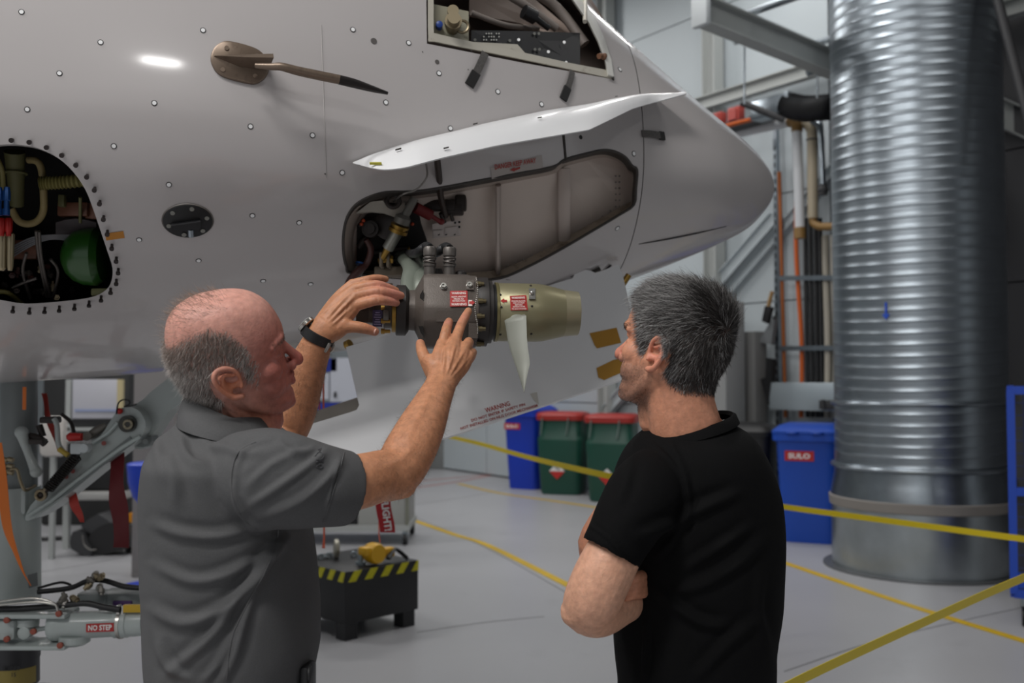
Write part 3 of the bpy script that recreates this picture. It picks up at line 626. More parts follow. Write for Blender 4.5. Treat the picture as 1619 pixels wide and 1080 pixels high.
# upper hatch: cream frame and what it shows
hs = HATCHs; a = np.array([on(*q) for q in hs])
part('hatch_frame', loft([a+INW*.002, a+INW*.03], False, False), m_cream, craft, smooth=50, fixn=False)
def edgeband(pts, w, name, m, off=.004, th=.006, parent=craft):
    A0 = np.array([on(*p_, off) for p_ in pts]); A1 = np.array([on(p_[0]+w_[0], p_[1]+w_[1], off) for p_, w_ in zip(pts, w)])
    return part(name, sheet(np.stack([A0, A1], 1), INW*th), m, parent, smooth=50)
edgeband([(676, 64), (720, 73), (820, 93), (900, 110), (965, 124)], [(2, -13), (0, -12), (0, -11), (0, -10), (-3, -12)], 'hatch_sill', m_cream, .002)
edgeband([(676, -90), (676, -20), (676, 40), (677, 66)], [(9, 0)]*4, 'hatch_jamb', m_cream, .002)
edgeband([(966, 124), (962, 98), (952, 66), (938, 35), (922, 10), (908, -12)], [(-9, -3), (-10, 0), (-11, 2), (-12, 4), (-12, 6), (-12, 8)], 'hatch_arch', mat('frame_white', '#d4d3cd', rough=.4), .012, .012)
part('hatch_seal', tube([on(*p_, .002) for p_ in [(969, 127), (965, 98), (955, 66), (941, 35), (925, 10), (912, -10)]], .003), m_seal, craft)
hv = np.array([on(*q) for q in HATCHs]); h2_ = np.array([P(q[0], q[1], on(*q)[1]+.5) for q in HATCHs]); h2_ = h2_+(h2_-h2_.mean(0))*.15; part('hatch_cavity', [loft([hv+INW*.03, hv*.5+h2_*.5, h2_], False, False), (h2_-INW*.02, [tuple(range(len(hv)))])], mat('cockpit_void', '#6f625b', rough=.7), craft, smooth=0, fixn=False)
def ih(px, py, dep): return P(px, py, on(px, py)[1]+dep)
def iplate(poly, dep, th, m, name, **k): return part(name, prism([ih(x, y, dep) for x, y in poly], INW*th), m, craft, smooth=0, **k)
m_blackplate = mat('plate_black', '#17171a', rough=.55)
iplate([(745, 48), (830, 49), (917, 52), (917, 106), (835, 88), (745, 68)], .05, .004, m_blackplate, 'instrument_plate', label='black perforated plate')
iplate([(742, 66), (818, 70), (834, 88), (742, 72)], .04, .004, m_cream, 'sill_plate')
for i in range(7):
    for j in range(3):
        if (i*3+j*5) % 4: part('plate_hole', cyl(ih(765+i*4, 53+j*5, .049), ih(765+i*4, 53+j*5, .046), .0022, n=8), mat('hole_light', '#b9b9b4', rough=.5), craft)
for x, y in ((845, 53), (852, 53), (846, 78), (853, 78), (751, 63), (806, 64)): part('plate_screw', cyl(ih(x, y, .05), ih(x, y, .046), .004, n=10), mat('screw_grey', '#8e8e88', rough=.35, metal=.7), craft)
iplate([(683, 6), (741, 18), (741, 67), (685, 58)], .03, .03, mat('fitting_cream', '#9a9683', rough=.5), 'equipment_bracket', label='cream equipment bracket')
m_brass = mat('brass_dull', '#8c8068', rough=.35, metal=.7); m_blue = mat('cap_blue', '#1d3f8a', rough=.4)
part('bracket_fitting', [lathe(ih(715, 45, .03), -INW, [(0, .018), (.03, .018), (.03, .022), (.05, .022), (.05, .016), (.07, .016)]), torus(ih(731, 42, .0), INW, .016, .004), lathe(ih(715, 25, .03), -INW, [(0, .012), (.025, .012), (.025, .015), (.035, .015), (.035, .006)])], m_brass, craft)
part('blue_cap', lathe(ih(694, 43, .03), -INW, [(0, .009), (.02, .009), (.022, .005)]), m_blue, craft, label='blue cap')
m_duct = mat('cockpit_brown', '#b3a196', rough=.6); m_ducth = mat('cockpit_grey', '#7d746e', rough=.6)
part('cockpit_lining', [prism([ih(742, -10, .3), ih(800, -40, .3), ih(918, 60, .24), ih(890, 62, .24), ih(820, 36, .3), ih(742, 22, .3)], INW*.02)], m_duct, craft, smooth=0)
parts('cockpit_tube', [tube([ih(800, -10, .12), ih(840, 15, .12), ih(880, 45, .12)], .012), tube([ih(830, -20, .16), ih(880, 12, .16), ih(925, 70, .14)], .016), tube([ih(745, 20, .15), ih(800, 40, .15), ih(850, 45, .2)], .008)], m_ducth, craft)
part('cockpit_actuator', [cyl(ih(828, 18, .1), ih(846, 28, .1), .02), cyl(ih(846, 28, .1), ih(868, 45, .1), .009)], m_black, craft)
part('hatch_rod', tube([on(919, -30, .02), on(920, 5, .015), on(921, 38, .01)], .0065, k=1), m_cream, craft, label='cream hatch stay rod')
part('hatch_latch', [cyl(on(943, 92, .01), on(952, 92, .012), .008), sphere(on(950, 94, .012), .009, 6)], mat('rust', '#6d4a34', rough=.6), craft)
# hanging straps under the hatch and on the radome
m_strap = mat('strap_mesh', '#4d4a48', rough=.6, var=.3, vscale=200); m_strapb = mat('strap_black', '#1c1b1b', rough=.6)
def strapn(pts, w, split, nm):
    P0 = [on(*p_, .006+.004*math.sin(i)) for i, p_ in enumerate(pts)]; q = catmull(np.array(P0), 5); t = np.gradient(q, axis=0); n = np.array([onn(*pts[0])[1]]*len(q)); u = np.cross(t, n); u /= np.linalg.norm(u, axis=1, keepdims=True)
    k = int(len(q)*split); m_ = MB(); s = part(nm, sheet(np.stack([q[:k+1]-u[:k+1]*w/2, q[:k+1]+u[:k+1]*w/2], 1), .002), m_strap, craft)
    part('strap_tip', sheet(np.stack([q[k:]-u[k:]*w*.62, q[k:]+u[k:]*w*.62], 1), .006), m_strapb, s)
strapn([(766, 85), (758, 102), (749, 120), (741, 136)], .021, .6, 'hanging_strap'); strapn([(903, 114), (899, 128), (894, 143), (889, 158)], .019, .6, 'hanging_strap'); strapn([(1013, 212), (1026, 213), (1038, 215), (1049, 216)], .02, .7, 'hanging_strap')
# awning door over the bay
hin = [(558, 257), (590, 246), (620, 236), (660, 223), (720, 209), (760, 198), (857, 176), (960, 160), (1020, 152), (1085, 147)]
fre = [(558, 258), (590, 266.5), (612, 268.5), (640, 265), (700, 249), (785, 230), (885, 213), (932, 205), (1002, 171), (1085, 148)]
def along(poly, n):
    p = np.array(poly, float); L = np.r_[0, np.cumsum(np.linalg.norm(np.diff(p, axis=0), axis=1))]; u = np.linspace(0, L[-1], n); return np.stack([np.interp(u, L, p[:, k]) for k in (0, 1)], 1)
n = 44; H_ = along(hin, n); E_ = along(fre, n); rows = []
HP = np.array([on(x, y, .012) if x < 1062 else None for x, y in H_], dtype=object)
ok = [i for i in range(n) if H_[i][0] < 1040]; Yh = np.interp(np.arange(n), ok, [on(*H_[i], .012)[1] for i in ok])
gap = np.interp(np.arange(n)/(n-1), [0, .06, .2, .7, .88, 1], [.01, .12, .20, .20, .13, .02])
for i in range(n):
    h = P(H_[i][0], H_[i][1], Yh[i]); e = P(E_[i][0], E_[i][1], Yh[i]-gap[i]); r_ = []
    for k in np.linspace(0, 1, 9): r_.append(h+(e-h)*k+np.array([0, -.02, .018])*math.sin(math.pi*k)*min(1, gap[i]*6))
    rows.append(r_)
AWN = np.array(rows)
aw = part('bay_upper_door', sheet(AWN, .004), m_wdoor, craft, smooth=50, label='white bay door propped open above the turbine')
for i, k in ((6, 5), (16, 2), (24, 5), (34, 2), (12, 7)):
    p_ = AWN[i, k]; part('fastener_slot', box(p_+np.array([0, -.004, .004]), (.014, .004, .003), AWN[i+1, k]-AWN[i, k], (0, 1, .6)), m_seal, aw, smooth=0)
part('edge_mark', box(AWN[3, 7]+np.array([0, -.004, .001]), (.03, .004, .006), AWN[4, 7]-AWN[3, 7], (0, 1, .6)), mat('zinc_yellow', '#b3ad3a', rough=.5), aw, smooth=0)
# brace and cable from the door
part('door_brace', [tube([P(690, 244, on(690, 244)[1]-.06), on(691, 275, .012), inbay(693, 305, .05), inbay(698, 335, .1)], .0085, k=1, n=8)], mat('brace_dark', '#3c332e', rough=.45, metal=.4), craft)
part('door_cable', tube([P(673, 256, 2.34), on(668, 275, .03), on(655, 295, .02), on(635, 305, .01), inbay(614, 312, .08)], .0025), mat('cable_steel', '#8d8984', rough=.4, metal=.6), craft)
# stencils
def surf_text(s, px, py, dirx, size, m, name, width, parent=craft, off=.0012):
    p0, n_ = onn(px, py); x = nrm(on(px+dirx[0], py+dirx[1])-p0); x = nrm(x-n_*np.dot(x, n_)); y = np.cross(n_, x)
    v, f = flat_text(s, p0, x, y, size, .03, width=width); out = []
    for q in v: u = proj(q); out.append(on(u[0], u[1], off))
    return part(name, (np.array(out), f), m, parent, smooth=0, fixn=False)
m_red = mat('stencil_red', '#a3362f', rough=.5)
dep = on(815, 260)[1]
surf_text('DANGER KEEP AWAY', 814, 258.5, (20, -3.3), ph(8, dep), m_red, 'warning_stencil', ph(77, dep), off=.004)
pq = [on(x, y, .0042) for x, y in ((805, 269), (812, 264), (812, 266.5), (821, 263.5), (821, 266.5), (813, 269.5), (812, 271))]
part('stencil_arrow', (np.array(pq), [tuple(range(len(pq)))]), m_red, craft, smooth=0)
pq = [on(x, y, .0022) for x, y in ((775, 265), (856, 245), (858, 265), (777, 283))]
part('decal_film', (np.array(pq), [(0, 1, 2, 3)]), mat('decal_clear', '#aea6a1', rough=.2), craft, smooth=0)
# scan targets
DOTS = [(34, 19), (159, 67), (94, 116), (43, 173), (244, 163), (321, 48), (180, 231), (267, 292), (220, 379), (314, 412), (396, 200), (494, 214), (541, 273), (399, 341), (473, 352), (416, 444), (491, 449), (549, 450), (558, 47), (646, 68), (694, 116), (610, 162), (712, 203), (787, 145), (856, 165), (1002, 243), (976, 361), (980, 110)]
m_dw = mat('target_white', '#f4f4f4', rough=.4); m_db = mat('target_black', '#121212', rough=.5)
def disc(c, n_, r, h): x, y, d = frame(n_); return loft([ring(c, x, y, r, n=14), ring(c+d*h, x, y, r, n=14)], False, True)
for px, py in DOTS:
    p_, n_ = onn(px, py); r = ph(4.6, p_[1]); tgt = part('scan_target', disc(p_, n_, r, .0008), m_db, craft); part('target_centre', disc(p_, n_, r*.72, .0014), m_dw, tgt)
for px, py in ((820, 63), (892, 67), (867, 82), (895, 99), (730, 29)):
    p_ = ih(px, py, .045); r = ph(3.6, p_[1]); tgt = part('scan_target', disc(p_, -INW, r, .0008), m_db, craft); part('target_centre', disc(p_, -INW, r*.7, .0014), m_dw, tgt)
p_, n_ = onn(918, 217); part('scan_target', disc(p_, n_, ph(3.6, p_[1]), .0008), m_db, craft)
for px, py, r in ((591, 65, .008), (691, 98, .006), (668, 82, .0015), (740, 110, .0012), (514, 275, .002), (745, 80, .002)):
    p_, n_ = onn(px, py); part('flush_fastener', [disc(p_, n_, r, .001)], mat('fastener_dark', '#5a5654', rough=.5), craft)
# fine vertical skin joint
part('skin_joint', tube([on(508+8*i/10, 40+i*24, .0) for i in range(11)], .0012, n=6), mat('joint_grey', '#a9a5a3', rough=.5), craft)
# angle-of-attack probe
m_probe = mat('probe_brown', '#7a6a5c', rough=.38, metal=.55, dirt='#55483e', dscale=30); m_probed = mat('probe_dark', '#2b2726', rough=.4, metal=.5)
ov = [(333, 97), (336, 80), (347, 69), (362, 66), (395, 74), (414, 84), (424, 100), (425, 112), (419, 124), (406, 133), (392, 133), (360, 125), (342, 115)]
ovs = smoothpoly(ov, 4); A0 = np.array([on(*q, .0005) for q in ovs]); A1 = np.array([on(*q, .006) for q in shrink(ovs, .985)]); A2 = np.array([on(*q, .008) for q in shrink(ovs, .93)])
pr = part('pitot_probe', loft([A0, A1, A2], False, True), m_probe, craft, label='bronze pitot probe')
fin = [(337, 91), (380, 96), (424, 103), (424, 112), (380, 106)]
part('probe_mast', loft([np.array([on(338, 91, .008), on(424, 101, .008), on(424, 112, .008), on(380, 108, .008)]), np.array([on(340, 91, .012), on(426, 102, .07), on(427, 108, .07), on(385, 100, .04)])]), m_probe, pr, smooth=30)
tp = [(405, 104, .05), (430, 105.5, .075), (445, 105.5, .085), (470, 112, .085), (500, 118.5, .085), (537, 126, .085)]
def off_on(px, py, o_): p_, n_ = onn(px, py); return P(px, py, p_[1]-o_)
part('probe_tube', tube([off_on(*q) for q in tp], [.006, .008, .0095, .0105, .011, .011], n=16), m_probe, pr)
part('probe_tip', tube([off_on(536, 126, .085), off_on(560, 132, .085), off_on(590, 141, .085), off_on(613, 147.5, .085)], [.0112, .0108, .0075, .0036], n=16), m_probed, pr)
for x, y in ((358, 78), (406, 90), (352, 112), (403, 122)): p_, n_ = onn(x, y); part('probe_screw', lathe(p_+n_*.008, n_, [(0, .0055), (.0015, .0055), (.0015, .003)], 10), m_probe, pr)
# round black port
p_, n_ = onn(297, 349); x, y, _ = frame(n_); x = nrm(on(310, 349)-p_); y = np.cross(n_, x); r = ph(38, p_[1])
pt = part('static_port_plate', loft([ring(p_-n_*.001, x, y, r, r*.81, 40), ring(p_+n_*.004, x, y, r*.99, r*.8, 40), ring(p_+n_*.005, x, y, r*.95, r*.77, 40)], False), m_black, craft, label='round black port plate')
part('port_rim', loft([ring(p_-n_*.001, x, y, r*1.05, r*.85, 40), ring(p_+n_*.002, x, y, r*1.03, r*.83, 40)], False), mat('rim_grey', '#6c6763', rough=.5), pt)
for k in range(6):
    a_ = k*math.pi/3+.3; q = p_+x*math.cos(a_)*r*.8+y*math.sin(a_)*r*.65+n_*.005; part('port_screw', lathe(q, n_, [(0, .0055), (.002, .0055), (.002, .002)], 10), mat('screw_grey', '#8e8e88'), pt)
part('port_vane', [prism([p_-x*r*.68-y*.004+n_*.005, p_+x*r*.5+y*.008+n_*.005, p_+x*r*.5-y*.012+n_*.005, p_-x*r*.6-y*.02+n_*.005], n_*.012)], m_blackplate, pt)
part('port_spring', cyl(p_+x*r*.1-y*r*.35+n_*.006, p_+x*r*.1-y*r*.7+n_*.006, .007), m_galv, pt)
# oval access hole: screws, tape, dark cavity and its equipment
SCR = [(-12, 222), (20, 221), (48, 224), (75, 232), (99, 244), (121, 259), (138, 277), (150, 297), (158, 318), (164, 342), (170, 365), (177, 387), (184, 407), (187, 425), (184, 442), (175, 456), (160, 468), (141, 476), (118, 481), (94, 484), (71, 486), (47, 487), (21, 485)]
m_scr = mat('screw_dark', '#3a3433', rough=.35, metal=.7)
for x, y in SCR:
    p_, n_ = onn(x, y); part('captive_screw', [lathe(p_, n_, [(0, .0035), (.012, .0035), (.012, .0055), (.017, .0055), (.017, .002)], 10)], m_scr, craft)
rim('access_rim', OVALs, .012, m_white)
p4 = [on(x, y, .001) for x, y in ((166, 369), (195, 365), (197, 376), (168, 380))]
part('orange_tape', (np.array(p4), [(0, 1, 2, 3)]), mat('tape_kapton', '#b8791c', rough=.4), craft, label='small strip of orange tape')
def io(px, py, dep): return P(px, py, on(px, py)[1]+dep)
c0 = on(60, 355)
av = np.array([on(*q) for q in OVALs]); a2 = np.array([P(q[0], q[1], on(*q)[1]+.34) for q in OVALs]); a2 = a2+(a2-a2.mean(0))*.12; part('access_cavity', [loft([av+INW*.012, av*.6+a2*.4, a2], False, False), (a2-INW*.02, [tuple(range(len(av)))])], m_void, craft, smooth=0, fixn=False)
m_grn = mat('oxygen_green', '#1e4a14', rough=.35, coat=.3); m_olive = mat('hose_olive', '#77703f', rough=.55); m_olv2 = mat('duct_olive', '#6c6a45', rough=.6)
cb = io(135, 406, .125); part('oxygen_bottle', [lathe(cb+UA*-.058, UA, [(0, .002), (.005, .026), (.016, .047), (.032, .062), (.055, .071), (.085, .073), (.1, .06)], 32)], m_grn, craft, label='green pressure bottle')
hq = catmull(np.array([io(62, 290, .12), io(100, 288, .12), io(150, 283, .12)]), 16); tq = np.gradient(hq, axis=0)
part('corrugated_hose', loft([ring(hq[i], *frame(tq[i])[:2], .0135+(.0035 if i % 2 else 0), n=14) for i in range(len(hq))]), m_olive, craft, smooth=30)
part('olive_duct', [cyl(io(23, 240, .2), io(27, 325, .2), .024, .016), torus(io(25, 274, .2), UP, .024, .003)], m_olv2, craft)
part('loop_hose', tube([io(45, 253, .16), io(58, 255, .15), io(66, 270, .15), io(69, 310, .14), io(68, 335, .14), io(58, 350, .14), io(42, 354, .14), io(28, 348, .14), io(18, 330, .15)], .0085, n=12), mat('hose_tan', '#8a7a50', rough=.6, bump=.8, bscale=120), craft)
parts('thin_hose', [tube([io(-5, 250, .1), io(3, 270, .1), io(5, 300, .1)], .006), tube([io(-10, 462, .08), io(12, 463, .08), io(35, 480, .1)], .006)], m_olive, craft)
m_fitb = mat('fitting_blue', '#1c4a86', rough=.35, metal=.4); m_fitr = mat('fitting_red', '#a51f1c', rough=.35, metal=.3); m_alu = mat('aluminium_champagne', '#a09378', rough=.35, metal=.7)
for i, px in enumerate((3, 13)):
    dd = .07
    part('line_fitting', [lathe(io(px+i*2-4, 296, dd), -UP, [(0, .006), (.012, .0085), (.03, .0085), (.032, .006), (.05, .006), (.05, .008), (.065, .008)], 8)], m_fitb, craft)
    part('red_coupling', [lathe(io(px+i*1, 345, dd), -UP, [(0, .0065), (.004, .0085), (.03, .0085), (.034, .006), (.042, .006)], 12)], m_fitr, craft, label='red coupling')
    part('line_filter', [lathe(io(px+i*3+1, 368, dd), -UP, [(0, .006), (.004, .0095), (.085 if i == 0 else .08, .0095-.002*i), (.09, .005)], 14)], m_alu, craft)
m_braid = mat('braided_steel', '#6a6460', rough=.35, metal=.8, bump=1, bscale=400)
for q in ([(57, 365), (60, 395), (66, 430), (75, 470)], [(62, 366), (64, 395), (70, 432), (80, 470)], [(20, 455), (35, 448), (58, 440)], [(42, 400), (36, 430), (48, 472)], [(80, 410), (92, 430), (84, 470)]):
    part('braided_line', tube([io(x, y, .09) for x, y in q], .004), m_braid, craft)
for i in range(5): part('wire_bundle', tube([io(110, 372+i*2.0, .15), io(80, 372+i*1.5, .13), io(50, 376+i*3, .14), io(20, 390+i*4, .2)], .0022, n=6), mat('wire_grey', '#77777a', rough=.5), craft)
parts('copper_bracket', [bbox(io(118, 332, .2), (.075, .03, .035), .004), bbox(io(150, 335, .2), (.04, .03, .04), .004), bbox(io(30, 395, .25), (.1, .02, .05), .004)], mat('bracket_copper', '#7a4f3c', rough=.5, dirt='#3a2822', dscale=25), craft)
parts('olive_bracket', [bbox(io(99, 318, .2), (.016, .02, .03), .003), cyl(io(127, 312, .17), io(127, 352, .17), .004), bbox(io(160, 462, .03), (.05, .01, .02), .004)], m_olv2, craft)
part('grey_fairing', sheet(np.array([[io(88+i*16, 352-6*math.sin(i*.8)+j*9, .17) for j in range(4)] for i in range(5)]), .004), mat('fairing_grey', '#4a4345', rough=.6), craft)
rs = np.random.default_rng(3)
for i in range(26):
    x, y = rs.uniform(8, 118), rs.uniform(410, 472); q = io(x, y, rs.uniform(.1, .2)); d = rs.normal(size=3); l = rs.uniform(.012, .03)
    part('valve_fitting', [lathe(q, d, [(0, .005), (l*.4, .005), (l*.4, .008), (l*.7, .008), (l*.7, .004), (l, .004)], 6)], [m_scr, m_braid, m_brass, mat('pipe_maroon', '#4a2a26', rough=.45)][i % 4], craft)
# ---- bay machinery (left end)
m_mach = mat('machinery_dark', '#2e2724', rough=.5, metal=.2); m_mach2 = mat('machinery_grey', '#6c6963', rough=.45, metal=.3); m_gg = mat('casting_greygreen', '#6e746a', rough=.45, metal=.2)
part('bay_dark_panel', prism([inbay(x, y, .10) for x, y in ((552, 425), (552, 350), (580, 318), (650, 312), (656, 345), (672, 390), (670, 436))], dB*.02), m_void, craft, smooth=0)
part('bracket_cream', prism([inbay(x, y, .05) for x, y in ((557, 333), (580, 315), (600, 313), (606, 322), (625, 325), (634, 315), (634, 335), (626, 342), (600, 333), (580, 331))], dB*.02), mat('bracket_cream', '#a8a298', rough=.45), craft, smooth=0)
parts('bulkhead_boss', [torus(inbay(617, 314, .045), -dB, .016, .006), lathe(inbay(578, 358, .08), -dB, [(0, .022), (.02, .022), (.02, .014), (.03, .014)]), lathe(inbay(610, 345, .09), -dB, [(0, .05), (.01, .05), (.015, .04)])], m_mach, craft)
part('red_actuator', [cyl(inbay(650, 322, .08), inbay(676, 336, .07), .0145), cyl(inbay(676, 336, .07), inbay(690, 345, .07), .006), sphere(inbay(693, 346, .07), .009, 6)], mat('boot_red', '#6e1416', rough=.6), craft, label='dark red boot')
parts('door_mechanism', [bbox(inbay(708, 322, .12), (.06, .05, .03), .006), bbox(inbay(722, 312, .12), (.03, .05, .04), .006), cyl(inbay(690, 330, .1), inbay(696, 345, .1), .006), cyl(inbay(706, 330, .1), inbay(710, 342, .1), .005), bbox(inbay(685, 315, .13), (.09, .03, .03), .006)], m_mach, craft)
part('maroon_pipe', [tube([inbay(572, 375, .06), inbay(582, 392, .04), inbay(578, 415, .02), inbay(568, 430, -.02), inbay(560, 445, -.05), inbay(556, 462, -.08)], [.008, .009, .009, .0105, .0105, .0105], n=12)], mat('pipe_maroon', '#4a2a26'), craft)
part('pipe_sleeve', [cyl(inbay(570, 424, .0), inbay(566, 436, -.02), .0125), torus(inbay(567, 417, .04), (0, .3, 1), .012, .003)], mat('sleeve_grey', '#5c5654', rough=.5), craft)
parts('small_tube', [tube([inbay(556, 350, .1), inbay(570, 346, .09), inbay(580, 352, .1)], .006), tube([inbay(556, 385, .1), inbay(565, 372, .1), inbay(575, 365, .12)], .008), tube([inbay(580, 395, .1), inbay(610, 390, .1), inbay(640, 388, .09)], .007)], m_mach, craft)
part('blue_band', torus(inbay(567, 416, .03), (0.2, .2, 1), .012, .003), m_fitb, craft)
for x, y in ((565, 343), (562, 349), (645, 349)): part('lock_pin', sphere(inbay(x, y, .08), .005, 6), mat('pin_orange', '#b8441c', rough=.5), craft)
part('access_panel', [prism([inbay(x, y, .12) for x, y in ((675, 347), (718, 340), (722, 366), (676, 370))], -dB*.006), prism([inbay(x, y, .114) for x, y in ((677, 358), (692, 357), (692, 367), (677, 368))], -dB*.003), prism([inbay(x, y, .114) for x, y in ((696, 354), (716, 351), (717, 366), (697, 367))], -dB*.003)], mat('panel_grey', '#b5aba6', rough=.5), craft, smooth=0)
for x, y in ((713, 345), (720, 344), (720, 352), (698, 364), (712, 364), (686, 364)): part('panel_hole', disc(inbay(x, y, .112), -dB, .0032, .001), m_black, craft)
# ================================================================= turbine hanging out of the bay
RC = P(700, 492, 2.2); RX = nrm(UA+np.array([0, 0, -.01])); RY = nrm(np.cross(UP, RX)); RY = -RY if RY[1] > 0 else RY; RZ = np.cross(RX, RY); RZ = RZ if RZ[2] > 0 else -RZ; K = 2.2/FPX
def axp(px):
    k = (px-809.5)/FPX; c = RC; t = (k*(c[1])-c[0])/(RX[0]-k*RX[1]); return c+RX*t
def rayplane(px, py, p0, n_):
    d = ray(px, py); o = np.array([0, 0, CAMZ]); return o+d*(np.dot(p0-o, n_)/np.dot(d, n_))
def roundpoly(pts, r=.18, k=4):
    out = []; n = len(pts); p = np.array(pts, float)
    for i in range(n):
        a, b_, c = p[i-1], p[i], p[(i+1) % n]; u = b_+(a-b_)*min(r, .45); v = b_+(c-b_)*min(r, .45)
        for t in np.linspace(0, 1, k): out.append((1-t)**2*u+2*t*(1-t)*b_+t*t*v)
    return np.array(out)
def sect(px, pts, sc=1.0): c = axp(px); return c+np.outer(pts[:, 0]*K*sc, RY)+np.outer(pts[:, 1]*K*sc, RZ)
m_cast = mat('generator_casting', '#5a524c', rough=.48, metal=.25, var=.06, vscale=30, bump=.25, bscale=350)
m_castd = mat('flange_black', '#2f2b29', rough=.5, metal=.2)
m_gold = mat('hardware_gold', '#9a7a3a', rough=.35, metal=.8); m_chrome = mat('hardware_steel', '#b6b4ae', rough=.28, metal=.9)
m_hub = mat('hub_olive', '#8d876a', rough=.38, metal=.5, var=.04, vscale=14, bump=.1, bscale=120); m_hubl = mat('hub_tip', '#9d967c', rough=.36, metal=.5)
m_blade = mat('blade_grey', '#84867d', rough=.5, metal=.1, var=.03, vscale=10)
CS = roundpoly([(-45, 57), (22, 57), (50, 4), (50, -20), (26, -58), (-45, -58)], .16)
CIR = np.stack([np.cos(np.linspace(0, 2*math.pi, len(CS), endpoint=False)+2.2), np.sin(np.linspace(0, 2*math.pi, len(CS), endpoint=False)+2.2)], 1)
ca = np.arctan2(CS[:, 1], CS[:, 0]); CIR = np.stack([np.cos(ca), np.sin(ca)], 1)
def mixs(k, r): return CS*(k)+CIR*r*(1-k)
h = MB(); h.add(loft([sect(640, CIR*32), sect(655, CIR*33), sect(661, mixs(.35, 36)), sect(668, mixs(.85, 50)), sect(673, CS), sect(676, CS*1.015), sect(738, CS*1.015), sect(742, CS*.99), sect(751, CS*.985), sect(752, CIR*52)]))
rat = h.build('ram_air_turbine', m_cast, craft, smooth=38, label='ram air turbine generator housing')
part('mount_flange', [lathe(axp(752), RX, [(0, 53*K), (.008, 55*K), (.024, 55*K), (.026, 50*K), (.034, 50*K)], 40)], m_castd, rat)
PN = nrm(np.cross(sect(700, CS)[0]-sect(720, CS)[0], sect(700, np.array([[22, 57.]]))[0]-sect(700, np.array([[50, 4.]]))[0])); PN = PN if PN[1] < 0 else -PN
PP = sect(700, np.array([[36., 30.5]])*1.015)[0]
def hp(px, py, off=0.0): return rayplane(px, py, PP+PN*off, PN)
def label_plate(name, quad, fn, rows, parent, col='#a81f1c', tcol='#e4d8d2'):
    """red placard with lines of lettering, one mesh of two materials"""
    b_ = MB(); c = [fn(*q, .0012) for q in quad]; b_.add(prism(c, nrm(np.cross(c[1]-c[0], c[3]-c[0]))*-.001), 0)
    q = np.array(quad, float)
    for (v0, s, hgt, wid) in rows:
        tv, tf = text(s, 1.0, .03); tv = tv/np.array([tv[:, 0].max()-tv[:, 0].min(), 1.0]); out = []
        for p_ in tv:
            u = .5+p_[0]*wid; v = v0-p_[1]*hgt; a_ = q[0]+(q[1]-q[0])*u; d_ = q[3]+(q[2]-q[3])*u; z = a_+(d_-a_)*v; out.append(fn(z[0], z[1], .0036))
        b_.add((np.array(out), tf), 1)
    return b_.build(name, [mat('placard_red', col, rough=.45), mat('placard_letters', tcol, rough=.5)], parent, smooth=0, fixn=False, label='red warning placard')
label_plate('warning_placard', [(711.5, 460.5), (739, 460), (739.5, 484.5), (711.5, 485)], hp, [(.13, 'WARNING', .15, .82), (.36, 'ALIGN ARROWS', .1, .85), (.5, 'PRIOR TO', .1, .55), (.63, 'RETRACTION', .1, .7), (.85, 'WARNING', .16, .86)], rat)
b_ = MB(); b_.add(prism([hp(x, y, .0008) for x, y in ((740.5, 474.5), (747, 474.5), (747, 484), (740.5, 484))], PN*.0005), 1); b_.add(prism([hp(x, y, .0018) for x, y in ((741.5, 476.5), (746, 476.5), (746, 474.5), (751, 478.5), (746, 483), (746, 480.5), (741.5, 480.5))], PN*.0005), 0)
b_.build('arrow_placard', [mat('placard_red', ''), mat('placard_letters', '')], rat, smooth=0)
for x, y in ((701, 454), (742, 452.5)):
    q = hp(x, y, .0); part('housing_bolt', [lathe(q, PN, [(0, .0075), (.003, .0075), (.004, .006), (.009, .006), (.009, .003), (.006, .0028)], 12)], m_chrome, rat)
part('bolt_pad', prism([hp(x, y, .0005) for x, y in ((737, 444), (749, 444), (749, 459), (737, 459))], PN*.003), m_cast, rat)
# dark plates painted as the shade inside the casting's window openings, front ribs
for poly in ([(664, 466), (669, 458), (670.5, 484), (663, 487)], [(660, 511), (669, 516), (671, 534), (665, 526)]):
    c = [sect(np.mean([p_[0] for p_ in poly]), np.array([[0., 0.]]))[0]]; q = [P(x, y, 2.128+max(0, (671-x))*.0022) for x, y in poly]; part('window_dark_plate', prism(q, (0, .004, 0)), m_void, rat, smooth=0)
parts('front_boss', [box(P(712, 500, 2.131), (.06, .004, .024), RX, RY), box(P(748, 523, 2.14), (.02, .01, .032), RX, RY)], m_cast, rat)
bd = MB()
for i in range(34):
    y = 440+i*3.1; u = (492-y)/57; bd.add(sphere(P(753.5+2*math.sin(i*.3), y, 2.2-.078*math.sqrt(max(0.03, 1-(u*.95)**2))), .0017, 4))
bd.build('safety_wire', m_chrome, rat, kind='stuff', label='beaded safety wire')
for y, dx in ((449, 4), (476, 12), (500, 6), (520, 10), (544, 4)):
    u = (492-y)/56; q = P(760+dx*.4, y, 2.2-.07*math.sqrt(max(.02, 1-u*u))); part('flange_bolt', [lathe(q-RX*.012, RX, [(0, .006), (.01, .006), (.01, .0045), (.017, .0045)], 8)], mat('bolt_olive', '#5f553c', rough=.4, metal=.6), rat)
part('shaft_neck', [lathe(axp(768), RX, [(0, 30*K), (.02, 30*K)], 32), lathe(axp(773.5), RX, [(0, 40*K), (.004, 44*K), (.012, 44*K), (.013, 36*K)], 40)], m_black, rat)
for k in range(16):
    a_ = k*math.pi/8; q = axp(775)+(RY*math.cos(a_)+RZ*math.sin(a_))*40*K; part('shaft_stud', [cyl(q-RX*.006, q+RX*.012, .004, n=8)], m_castd if k % 2 else m_chrome, rat)
